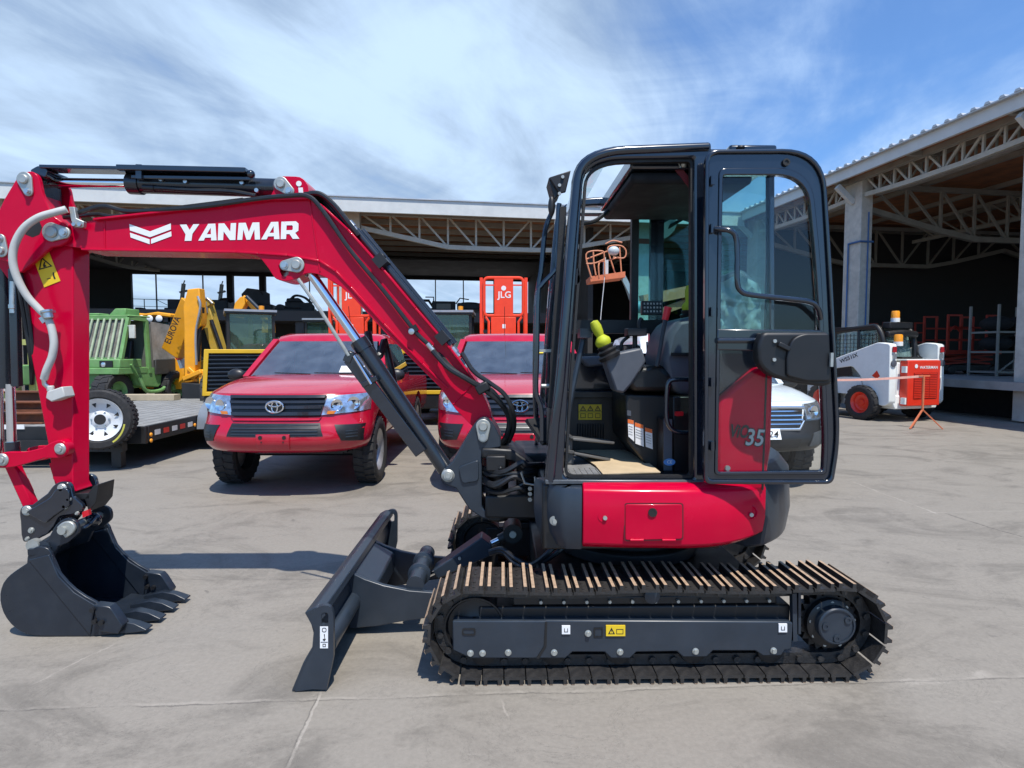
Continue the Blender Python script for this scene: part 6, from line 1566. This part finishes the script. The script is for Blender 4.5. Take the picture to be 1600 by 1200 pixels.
# rusty beams lying on the trailer deck
RUST = mat("rusty_steel", (.16, .055, .025), .85, noise=.4, scale=8, bump=.2)
bs = thing("rusty_beam_stack", "rusty brown steel beams and blocks stacked at the front of the trailer deck", "beams", (-6.75, 8.5, .53), 0, None, world=True)
for i, (x0, x1, y0, z0, z1) in enumerate(((-7.35, -6.35, 8.2, .535, .69), (-7.3, -6.4, 8.35, .695, .83), (-6.95, -6.82, 8.05, .535, .98), (-7.35, -6.5, 8.75, .535, .95))):
    b = MB(); b.box((x0, y0, z0), (x1, y0+.05, z0+.03)); b.box((x0, y0-.06, z0), (x1, y0+.11, z0+.02)); b.box((x0, y0-.06, z1-.02), (x1, y0+.11, z1)); b.box((x0, y0+.015, z0+.021), (x1, y0+.035, z1-.021)); b.build("beam", RUST, bs)
# wooden dunnage
b = MB(); q = at(200, 630, 12.2); b.box((q.x-.1, 12.1, zd), (q.x+1.0, 12.35, zd+.12)); tag(b.build("timber_block", mat("pale_timber", (.42, .35, .24), .8), bevel=.005), "pale timber block lying across the far end of the trailer deck", "timber")

# ------------------------------------------------------------------ green telehandler
GRN = mat("machine_green", (.145, .315, .10), .55, noise=.22, scale=3, dust=.35, dustcol=(.26, .30, .18))
COVER = glass("dirty_plastic_sheet", (.7, .7, .66), .7, 1.4, .2, .75, (.26, .25, .22))
tg = at(158, 600, 15.7)
tl = thing("telehandler", "old green telehandler with barred front window and open side door behind the trailer", "telehandler", (at(197, 550, 15.4).x-.84, 15.25, 0), R(-8))
b = MB(); b.box((-.95, .1, .55), (.55, 3.2, 1.0)); b.prism([(.56, .75, .62), (.56, 1.35, .55), (.56, 1.45, .62), (.56, 1.55, 1.1), (.56, .55, 1.1)], (.28, 0, 0)); b.box((-.95, -.05, .95), (.85, .95, 1.12)); b.build("chassis", GRN, tl, bevel=.02)
b = MB(); b.box((-.85, .0, 1.121), (.85, .75, 1.34)); b.build("front_cowl", GRN, tl, bevel=.02)
b = MB()
A_ = {"fl": (-.75, .10, 1.34), "fr": (.80, .10, 1.34), "tl": (-.70, .45, 2.42), "tr": (.76, .45, 2.42), "rr": (.78, 1.02, 2.40), "rb": (.82, 1.05, .95)}
for a_, c_ in (("fl", "tl"), ("fr", "tr"), ("tl", "tr"), ("tr", "rr"), ("rr", "rb"), ("fl", "fr")): b.bar(A_[a_], A_[c_], .09, .09)
b.bar((.82, .85, 1.0), (.80, .10, 1.34), .05, .10); b.bar((-.7, .45, 2.42), (-.7, 1.05, 2.40), .08, .08); b.bar((-.7, 1.05, 2.4), (-.75, 1.05, .95), .08, .08); b.bar((.84, .35, 1.2), (.84, .80, .62), .10, .05)
cbf = b.build("cab_frame", GRN, tl)
b = MB(); b.box((-.78, .40, 2.46), (.82, 1.16, 2.50)); b.prism([(.05, .6, 2.50), (.55, .6, 2.50), (.55, .6, 2.68), (.25, .6, 2.68)], (0, .5, 0)); b.box((-.6, .45, 2.50), (-.1, .8, 2.55)); b.build("cab_roof", GRN, tl, bevel=.02)
b = MB()
for k in range(8):
    x = -.62+k*.185; b.bar((x, .045, 1.30), (x*.95, .40, 2.40), .05, .03)
b.bar((-.75, .04, 1.32), (.8, .04, 1.32), .05, .05); b.build("window_bars", mat("bar_green_grey", (.36, .42, .27), .6, noise=.2), cbf)
b = MB(); b.add([(-.7, .13, 1.36), (.75, .13, 1.36), (.72, .46, 2.36), (-.66, .46, 2.36)], [[0, 1, 2, 3]]); b.build("windscreen", COVER, tl)
b = MB(); b.prism([(.45, .62, 1.0), (.45, .98, 1.0), (.45, 1.0, 1.85), (.45, .88, 1.85), (.45, .80, 1.35), (.45, .55, 1.3)], (-.5, 0, 0)); b.build("seat", BLACK, tl, bevel=.04)
b = MB(); b.box((-.7, 1.08, 1.0), (.8, 1.12, 2.38)); b.box((-.72, .5, 1.0), (-.69, 1.05, 2.38)); b.build("cab_wall", mat("cab_inner_grey", (.11, .12, .10), .7), tl)
b = MB(); b.bar((.84, .30, 2.20), (1.08, .18, 2.20), .02, .02); b.bar((1.08, .18, 2.22), (1.08, .18, 1.88), .16, .05); b.build("mirror", mat("mirror_cream", (.55, .55, .48), .5), tl, bevel=.01)
b = MB(); b.box((.30, -.03, 1.14), (.66, -.001, 1.30)); hl = b.build("headlight", BLACK, tl); b = MB(); b.lathe((.42, -.031, 1.2), (0, -1, 0), [(0, 0), (.065, 0), (.06, .02), (0, .03)], 16); b.build("lamp_glass", LAMP, hl)
b = MB(); b.prism([(.84, 1.14, .98), (.84, 2.35, 1.0), (.84, 2.25, 1.6), (.80, 1.85, 2.28), (.78, 1.14, 2.35)], (-1.5, 0, 0)); b.build("covered_engine", mat("engine_cover_grey", (.15, .15, .13), .6, noise=.35, scale=3), tl, bevel=.04)
b = MB(); b.add([(.875, 1.14, 1.30), (.88, 2.33, 1.36), (.875, 2.24, 1.65), (.85, 1.84, 2.30), (.83, 1.14, 2.36)], [[0, 1, 2, 3, 4]]); b.build("plastic_cover", mat("grimy_sheet", (.30, .29, .26), .5, noise=.4, scale=2.5, dust=.4, dustcol=(.14, .13, .11)), tl)
b = MB(); b.box((.845, 1.2, .9), (.90, 2.0, 1.33)); b.build("side_basket", mat("basket_dark", (.05, .05, .045), .6), tl, bevel=.02)
b = MB(); b.tube(smooth_path([(.88, .62, .85), (.92, .8, .48), (.92, 1.4, .48), (.90, 1.6, .7)], 4), .05, 8); b.build("step_rail", GRN, tl)
for sx in (-1, 1):
    wheel(tl, (sx*.52-.06, .18, .49), .49, .46, sx, GRN, .55, lugs=16); wheel(tl, (sx*.80, 1.95, .49), .49, .42, sx, GRN, .55, lugs=16)
# pale green-yellow attachment seen left of the arm
at_ = thing("fork_attachment", "pale yellow-green steel fork frame standing left of the red digger arm", "attachment", (-8.6, 10.6, 0), R(-8))
YG = mat("faded_yellow_green", (.40, .40, .12), .6, noise=.25, scale=4); 
b = MB()
for x in (-.5, -.1, .25): b.bar((x, 0, .02), (x, 0, 1.75), .12, .08)
for z in (.25, .75, 1.25, 1.7): b.bar((-.6, -.01, z), (.4, -.01, z), .07, .10)
b.build("mast", YG, at_)
b = MB(); b.box((-.55, -.3, .95), (.35, -.07, 1.3)); b.build("carriage", GRN, at_, bevel=.02)
b = MB(); b.bar((-.35, -.06, .06), (-.35, -1.0, .04), .12, .05); b.bar((.1, -.06, .06), (.1, -1.0, .04), .12, .05); b.build("fork_tines", RUST, at_)

# ------------------------------------------------------------------ yellow machines
JY = mat("digger_orange_yellow", (.86, .36, .008), .45, noise=.1, scale=3, dust=.12)
LY = mat("loader_yellow", (.70, .42, .02), .45, noise=.08, scale=3)
GLK = glass("dark_cab_glass", (.45, .62, .58), 1, 1.6, film=.22, filmcol=(.12, .22, .20))
bh = thing("backhoe_loader", "orange backhoe loader with raised boom lettered EUROVA, behind the green telehandler", "backhoe", (-9.35, 17.4, 0), 0, world=True)
cx = at(237, 500, 18.0).x
b = MB(); b.prism([(cx-.78, 17.7, 2.60), (cx-.70, 17.7, 2.70), (cx-.4, 17.7, 2.70), (cx, 17.7, 2.67), (cx+.35, 17.7, 2.72), (cx+.74, 17.7, 2.66), (cx+.74, 17.7, 2.56), (cx+.3, 17.7, 2.62), (cx-.4, 17.7, 2.58)], (0, 1.9, 0)); b.build("cab_roof", JY, bh, bevel=.02)
for dx in (-.42, -.12, .12, .40):
    b = MB(); b.lathe((cx+dx, 17.69, 2.52), (0, -1, 0), [(0, -.04), (.09, -.03), (.1, 0), (.08, .015), (0, .02)], 16); b.build("work_light", WHITE, bh)
b = MB()
for x in (cx-.68, cx+.68):
    for y in (17.8, 19.4): b.bar((x, y, 1.0), (x*1.0, y, 2.6), .10, .10)
b.box((cx-.7, 17.75, 2.42), (cx+.7, 17.85, 2.56)); b.box((cx-.72, 17.8, .9), (cx+.72, 19.4, 1.15)); b.build("cab_frame", BLACK, bh)
b = MB(); b.box((cx-.64, 17.80, 1.16), (cx+.64, 17.81, 2.41)); b.box((cx+.695, 17.86, 1.16), (cx+.70, 19.3, 2.5)); b.build("cab_glass", GLK, bh)
b = MB(); b.box((cx-.6, 17.6, .55), (cx+.95, 20.6, .98)); b.box((cx+.1, 17.1, .45), (cx+1.4, 17.58, 1.35)); b.build("chassis", JY, bh, bevel=.03)
for x in (cx-.9, cx+.95):
    wheel(bh, (x, 18.3, .75), .75, .45, 1 if x > cx else -1, JY, .5, lugs=18); wheel(bh, (x, 20.6, .5), .5, .38, 1 if x > cx else -1, JY, .5, lugs=18)
E0 = at(258, 556, 16.3); E1 = at(296, 468, 15.95)
b = MB(); b.loft([[E0+V((-.10, 0, .22)), E0+V((.34, 0, -.10)), E0+V((.34, .3, -.10)), E0+V((-.10, .3, .22))], [E1+V((-.22, 0, .06)), E1+V((.12, 0, -.22)), E1+V((.12, .3, -.22)), E1+V((-.22, .3, .06))]]); bo = b.build("boom", JY, bh, bevel=.02)
d = (at(273, 498, 16.4)-at(258, 530, 16.8)).normalized()
b = MB(); b.text("EUROVA", at(270, 516, 15.9), (.42, -.05, .90), (-.90, 0, .42), .24, .02, width=.78); b.build("boom_lettering", INK, bo)
D0 = at(302, 452, 15.5)
pxs = [(293, 452), (311, 450), (315, 495), (314, 508), (306, 516), (305, 592), (288, 592), (287, 500), (286, 478)]
b = MB(); b.prism(PP(pxs, 15.5), (0, .30, 0)); dp = b.build("dipper", JY, bh, bevel=.02)
b = MB(); b.cyl(at(312, 512, 15.6), at(309, 565, 15.6), .055, n=14); b.bar(at(316, 480, 15.6), at(313, 512, 15.6), .08, .10); b.build("dipper_cylinder", BLACK, bh)
b = MB(); b.tube(smooth_path([at(309, 463, 15.45), at(313, 480, 15.42), at(306, 520, 15.45), at(307, 570, 15.45)], 4), .03); b.build("dipper_hose", RIM, bh)
b = MB(); b.bar(at(290, 592, 15.6), at(318, 580, 15.5), .25, .12); b.bar(at(318, 578, 15.5), at(319, 606, 15.5), .2, .14); b.bar(at(296, 575, 15.55), at(310, 588, 15.55), .2, .1); b.build("bucket_link", JY, bh, bevel=.02)
b = MB(); b.prism(PP([(283, 598), (318, 600), (321, 612), (316, 626), (298, 630), (284, 624)], 15.4), (0, .7, 0))
for k in range(4): b.box((at(286+k*9, 628, 15.4).x, 15.2, .12), (at(290+k*9, 628, 15.4).x, 15.42, .2))
b.build("backhoe_bucket", TRBLK, bh, bevel=.02)
b = MB(); b.bar(at(280, 555, 16.6), at(287, 575, 16.6), .25, .08); st_ = b.build("stabiliser", SKW, bh)
b = MB(); b.bar(at(281, 558, 16.5)+V((0, -.1, 0)), at(284, 561, 16.5)+V((0, -.1, 0)), .2, .07); b.build("red_stripe", REDK, st_)
# second, duller yellow digger arm to the right of it
MY = mat("dull_yellow", (.45, .30, .03), .55, noise=.2, scale=4, dust=.2)
da = thing("folded_digger_arm", "dull yellow folded digger arm right of the tall orange backhoe dipper", "digger arm", (at(335, 560, 16.4).x, 16.4, 0), 0, world=True)
b = MB(); b.bar(at(322, 478, 16.4), at(345, 556, 16.4), .34, .30); b.bar(at(316, 482, 16.3), at(330, 470, 16.3), .2, .2); b.build("boom", MY, da, bevel=.02)
b = MB(); b.cyl(at(330, 500, 16.2), at(348, 552, 16.2), .05); b.build("boom_cylinder", BLACK, da)
q = at(338, 560, 16.4); b = MB(); b.box((q.x-.35, 16.0, .0), (q.x+.5, 17.0, 1.30)); b.build("base_frame", MY, da, bevel=.03)
b = MB(); b.bar(at(324, 472, 16.3), at(319, 488, 16.2), .15, .15); b.tube(smooth_path([at(316, 478, 16.2), at(322, 466, 16.2), at(332, 474, 16.2)], 4), .03); b.build("linkage", RIM, da)
# wheel loaders seen from the rear: slatted radiator guards in yellow frames
def loader(name, label, x, y, rz, cabw=.46):
    t = thing(name, label, "wheel loader", (x, y, 0), rz, "yellow wheel loaders behind the pickups")
    o_ = [(-.98, 0, .66), (.98, 0, .66), (.92, 0, 1.58), (-.92, 0, 1.58)]; i_ = [(-.90, 0, .74), (.90, 0, .74), (.84, 0, 1.50), (-.84, 0, 1.50)]
    b = MB(); b.ring(o_, i_, (0, .25, 0)); b.build("guard_frame", LY, t, bevel=.01)
    b = MB(); b.box((-.89, .12, .75), (.89, .20, 1.49)); gp = b.build("radiator_guard", BLACK, t)
    b = MB()
    for k in range(9): z = .79+k*.082; b.prism([(-.87, .02, z), (-.87, .10, z+.03), (-.87, .10, z+.045), (-.87, .02, z+.02)], (1.74, 0, 0))
    b.build("guard_slats", GREY, gp)
    b = MB(); b.box((-cabw-.07, 1.12, 2.411), (cabw+.07, 2.47, 2.46)); b.build("cab_roof", RIM, t)
    b = MB(); b.box((-.95, .02, .36), (.95, .9, .655)); b.build("counterweight", BLACK, t, bevel=.03)
    b = MB(); b.box((-.80, .26, .66), (.80, 1.2, 1.52)); b.box((-.6, 1.2, .5), (.6, 3.4, 1.2)); b.build("engine_hood", LY, t, bevel=.03)
    b = MB()
    for sx in (-1, 1):
        for yy in (1.25, 2.35): b.bar((sx*cabw, yy, 1.3), (sx*cabw, yy, 2.36), .06, .06)
    b.box((-cabw-.06, 1.15, 2.361), (cabw+.06, 2.45, 2.41)); b.box((-cabw, 1.22, 1.28), (cabw, 2.38, 1.54)); cf = b.build("cab_frame", BLACK, t)
    b = MB(); b.box((-cabw+.035, 1.24, 1.545), (cabw-.035, 1.25, 2.355)); b.box((-cabw-.006, 1.3, 1.545), (-cabw, 2.3, 2.355)); b.box((cabw, 1.3, 1.545), (cabw+.006, 2.3, 2.355)); b.build("cab_glass", GLK, t)
    b = MB(); b.box((-.25, 1.5, 1.55), (.25, 1.65, 1.85)); b.bar((0, 1.55, 1.85), (0, 1.55, 2.30), .10, .05); b.build("seat", LY, t, bevel=.03)
    b = MB(); b.lathe((cabw*.5, 1.4, 2.461), (0, 0, 1), [(0, 0), (.06, 0), (.06, .1), (0, .11)], 12); b.build("beacon", AMB, t)
    for sx in (-1, 1):
        for yy in (.95, 2.9): wheel(t, (sx*.85, yy, .48), .48, .36, sx, LY, .55, lugs=16)
    return t
l1 = loader("wheel_loader", "yellow wheel loader with slatted rear guard at the left of the red pickup", -5.02, 12.0, R(26))
l2 = dup(l1); l2['label'] = "yellow wheel loader seen between the two red pickups under the red boom"; l2.location = (-1.18, 12.0, 0); l2.rotation_euler = (0, 0, 0)
l3 = dup(l1); l3['label'] = "wheel loader showing only its dark glass cab above the left pickup roof"; l3.location = (-5.0, 15.2, 0); l3.rotation_euler = (0, 0, 0)
# small orange digger, only its arm shows
md = thing("mini_digger", "small orange digger whose bent arm rises above the left wheel loader cab", "digger", (at(418, 520, 16).x, 16.2, 0), 0, world=True)
q = at(418, 520, 16)
b = MB(); b.prism(PP([(377, 466), (381, 461), (385, 465), (421, 499), (423, 508), (414, 505), (384, 474)], 16), (0, .25, 0)); b.build("boom", JY, md, bevel=.015)
b = MB(); b.prism(PP([(375, 464), (381, 463), (383, 474), (378, 484), (375, 497), (365, 495), (364, 486), (367, 473)], 15.9), (0, .25, 0)); b.build("dipper", JY, md, bevel=.015)
b = MB(); b.cyl(at(385, 463, 15.9), at(416, 494, 15.9), .05); b.build("boom_cylinder", GREY, md)
b = MB(); b.prism(PP([(410, 499), (423, 499), (424, 520), (408, 520)], 16), (0, .3, 0)); b.build("boom_foot", JY, md, bevel=.015)
b = MB(); b.box((q.x-.9, 16.0, .55), (q.x+.7, 17.6, 1.1)); b.build("upper_body", JY, md, bevel=.05)
b = MB(); b.box((q.x-.7, 16.2, 1.1), (q.x-.2, 17.4, 1.95)); b.build("cab", GLK, md)
for sx in (-.75, .5):
    b = MB(); b.prism([(q.x+sx, 15.9+.25*(1-math.cos(a)), .25+.25*math.sin(a)) for a in [math.pi*.5*k/4-math.pi/4 for k in range(5)]]+[(q.x+sx, 17.8, .5), (q.x+sx, 17.95, .25), (q.x+sx, 17.8, 0), (q.x+sx, 16, 0)], (.3, 0, 0)); b.build("crawler_track", TYRE, md)

# ------------------------------------------------------------------ orange mast lifts
LO = mat("lift_orange", (.85, .050, .006), .45, noise=.06, coat=.2)
def mast_lift(label, px, Y):
    q = at(px, 500, Y); t = thing("mast_lift", label, "access lift", (q.x, Y, 0), 0, "orange mast lifts behind the pickups")
    b = MB(); b.box((-.21, 0, 2.34), (.21, .05, 3.18)); pn = b.build("centre_panel", LO, t, bevel=.008)
    b = MB(); b.text("JLG", (.02, -.004, 2.78), (1, 0, 0), (0, 0, 1), .20, .015, width=.30); b.lathe((0.0, -.001, 2.93), (0, -1, 0), [(0, 0), (.055, 0), (.055, .003), (0, .003)], 12); b.build("panel_lettering", WLAB, pn)
    b = MB(); b.tube([(x, .03, z) for x, z in arc_round([(-.43, 2.33, .10), (.43, 2.33, .10), (.43, 3.16, .10), (-.43, 3.16, .10)], 4)+[(-.43, 2.43)]], .035, 8); b.bar((-.43, .03, 3.0), (.43, .03, 3.0), .03, .03); b.build("guard_rail", LO, t)
    for sx in (-1, 1):
        b = MB(); b.box((sx*.46, .06, .5), (sx*.53, .16, 3.17)); b.tube([(sx*.40, .02, 2.3), (sx*.33, .0, 2.2), (sx*.33, .0, 1.7)], .03, 6); b.tube([(sx*.48, .7, .5), (sx*.48, .7, 3.1)], .025, 6); b.tube([(sx*.48, .1, 3.12), (sx*.48, .72, 3.12)], .025, 6); b.build("side_rail", LO, t)
    b = MB(); b.box((-.28, .0, 1.2), (.27, .35, 2.30)); lo = b.build("mast_box", LO, t, bevel=.01)
    b = MB(); b.box((-.03, -.004, 2.05), (.04, -.001, 2.14)); b.build("box_mark", WLAB, lo)
    b = MB(); b.box((-.45, .02, 1.95), (-.25, .12, 2.02)); b.build("control_box", BLACK, t)
    b = MB(); b.box((-.5, -.1, .22), (.5, 1.6, .55)); b.box((-.45, .0, .56), (.45, .6, 1.19)); b.build("base", LO, t, bevel=.03)
    for sx in (-.42, .42):
        for y in (.15, 1.35): wheel(t, (sx, y, .2), .2, .16, 1 if sx > 0 else -1, RIM, .5, lugs=12)
    return t
m1 = mast_lift("orange mast lift with a white logo panel rising above the right pickup roof", 787, 13.0)
m2 = dup(m1); m2['label'] = "orange mast lift partly hidden by the red boom above the left pickup"; m2.location = (at(549, 500, 13.2).x, 13.2, 0)
# boom lift with its basket, seen through the excavator cab
bf = thing("boom_lift", "orange boom lift with raised wire basket, seen through the excavator cab window", "boom lift", (4.7, 14.3, 0), 0, world=True)
YL = 14.0
b = MB(); b.plate([(922, 432), (977, 424), (977, 433), (923, 440)], YL, YL+.7); bk_ = b.build("basket_floor", OPOLE, bf)
OPK = mat("basket_orange", (.62, .24, .12), .6, noise=.15)
def bt(pts, r=.018): b.tube(smooth_path([at(x, y, yy) for x, y, yy in pts], 4), r, 6)
b = MB()
bt([(924, 434, YL), (916, 405, YL), (919, 394, YL), (938, 392, YL), (944, 398, YL), (945, 432, YL)]); bt([(916, 412, YL), (930, 411, YL), (944, 405, YL)]); bt([(927, 393, YL), (928, 412, YL), (931, 430, YL)])
bt([(936, 434, YL), (936, 411, YL), (947, 408, YL+.3), (966, 402, YL+.6)]); bt([(962, 430, YL+.7), (951, 395, YL+.7), (952, 385, YL+.7), (970, 384, YL+.7), (978, 392, YL+.7), (975, 403, YL+.7), (958, 402, YL+.7)]); bt([(971, 428, YL+.7), (968, 386, YL+.7)]); bt([(946, 381, YL+.4), (958, 376, YL+.4), (972, 379, YL+.4)]); bt([(916, 405, YL), (950, 392, YL+.5)]); b.build("basket_rails", OPK, bf)
b = MB(); b.ball(at(959, 392, YL+.3), .14, sc=(1, .7, .8)); b.box((at(948, 400, YL).x, YL+.2, at(950, 430, YL).z), (at(953, 400, YL).x, YL+.5, at(950, 404, YL).z)); b.build("control_console", mat("console_wrap", (.5, .55, .55), .4), bf)
JB = mat("jib_grey_blue", (.22, .34, .38), .5); b = MB(); b.bar(at(972, 430, YL+.3), at(997, 480, YL+.3), .10, .12); b.bar(at(976, 440, YL+.3), at(992, 486, YL+.5), .06, .06); b.ball(at(998, 480, YL+.3), .15); b.build("jib", JB, bf)
b = MB(); b.bar(at(1003, 470, YL+.3), at(1075, 455, YL+.5), .28, .26); b.bar(at(1030, 488, YL+.4), at(1078, 470, YL+.6), .2, .16); b.bar(at(1078, 460, YL+.5), V((5.2, 14.8, 1.2)), .3, .3); b.build("boom", OPK, bf)
b = MB(); b.box((3.6, 13.9, .55), (5.8, 15.6, 1.15)); b.build("chassis", OPK, bf, bevel=.05)
for x in (3.9, 5.5):
    for y in (13.8, 15.6): wheel(bf, (x, y, .42), .42, .3, 1, RIM, .55, lugs=14, axis=(0, -1 if y < 14 else 1, 0))
b = MB(); b.tube(smooth_path([at(946, 402, YL), at(944, 440, YL), at(940, 480, YL), at(937, 520, YL), at(936, 548, YL)], 4), .008, 5); b.build("hanging_cable", WHITE, bf)
# red scissor lift on the dock
SR = mat("scissor_red", (.36, .030, .016), .5, noise=.15)
q = at(1500, 540, 17.2)
sl_ = thing("scissor_lift", "red scissor lift with railed platform standing on the loading dock", "scissor lift", (q.x, 17.2, .88), BR)
b = MB()
for x in (-.85, -.42, 0, .45, .85):
    for y in (-.4, .4): b.bar((x, y, .70), (x, y, 1.72 if x < -.3 or x > .4 else 1.35), .05, .05)
for z in (1.0, 1.35):
    for y in (-.4, .4): b.bar((-.85, y, z), (.85, y, z), .045, .045)
for y in (-.4, .4): b.bar((-.85, y, 1.70), (-.42, y, 1.70), .05, .05); b.bar((.45, y, 1.70), (.85, y, 1.70), .05, .05)
b.tube(smooth_path([(-.8, -.42, 1.25), (-.64, -.42, 1.38), (-.48, -.42, 1.25)], 4), .03, 6); b.build("guard_rail", SR, sl_)
b = MB(); b.box((-.95, -.45, .58), (.95, .45, .70)); b.build("platform", SR, sl_, bevel=.01)
b = MB()
for k in range(2):
    z = .30+k*.14; b.bar((-.8, -.3, z), (.8, -.3, z+.13), .05, .05); b.bar((.8, -.22, z), (-.8, -.22, z+.13), .05, .05); b.bar((-.8, .3, z), (.8, .3, z+.13), .05, .05)
b.build("scissor_arms", SR, sl_)
b = MB(); b.box((-.95, -.42, .1), (.95, .42, .28)); 
for x in (-.7, .7): b.cyl((x, -.46, .13), (x, .46, .13), .13)
b.build("base", BLACK, sl_, bevel=.02)
sl2 = dup(sl_); sl2['label'] = "second red scissor lift deep in the right shed, seen above the skid steer beacon"; q = at(1398, 540, 21.5); sl2.location = (q.x, 21.5, .88)
for o_ in (sl_, sl2): o_['group'] = "red scissor lifts in the right shed"
# rack of black bales at the right edge
q = at(1562, 590, 14.6)
rk = thing("storage_rack", "steel rack holding black wrapped bales by the right-hand column on the dock", "rack", (at(1594, 590, 15.4).x, 15.4, .88), BR)
b = MB()
for x in (-.75, .75):
    for y in (0, .8): b.bar((x, y, 0), (x, y, 1.9), .05, .05)
for z in (.08, .62, 1.15): b.box((-.75, 0, z), (.75, .8, z+.05))
b.bar((-.75, -.03, .1), (0, -.03, .6), .03, .03); b.bar((.75, -.03, .1), (0, -.03, .6), .03, .03); b.build("frame", TRUSSD, rk)
for i, (z, n) in enumerate(((.67, 2), (1.2, 2))):
    for k in range(n):
        b = MB(); b.ball((-.36+k*.72, .4, z+.21), .36, sc=(1.0, 1.1, .58)); tag(b.build("wrapped_bale", BLK, None), ("black bulging bale on the upper shelf" if i else "black bulging bale on the middle shelf")+" of the dock rack, "+("right-hand one" if k else "left-hand one"), "bale", "black bales on the dock rack")
        o = bpy.data.objects[-1] if False else None
for o in [o for o in COL.objects if o.name.startswith("wrapped_bale")]:
    o.location = rk.location+BM @ o.location; o.rotation_euler = (0, 0, BR)
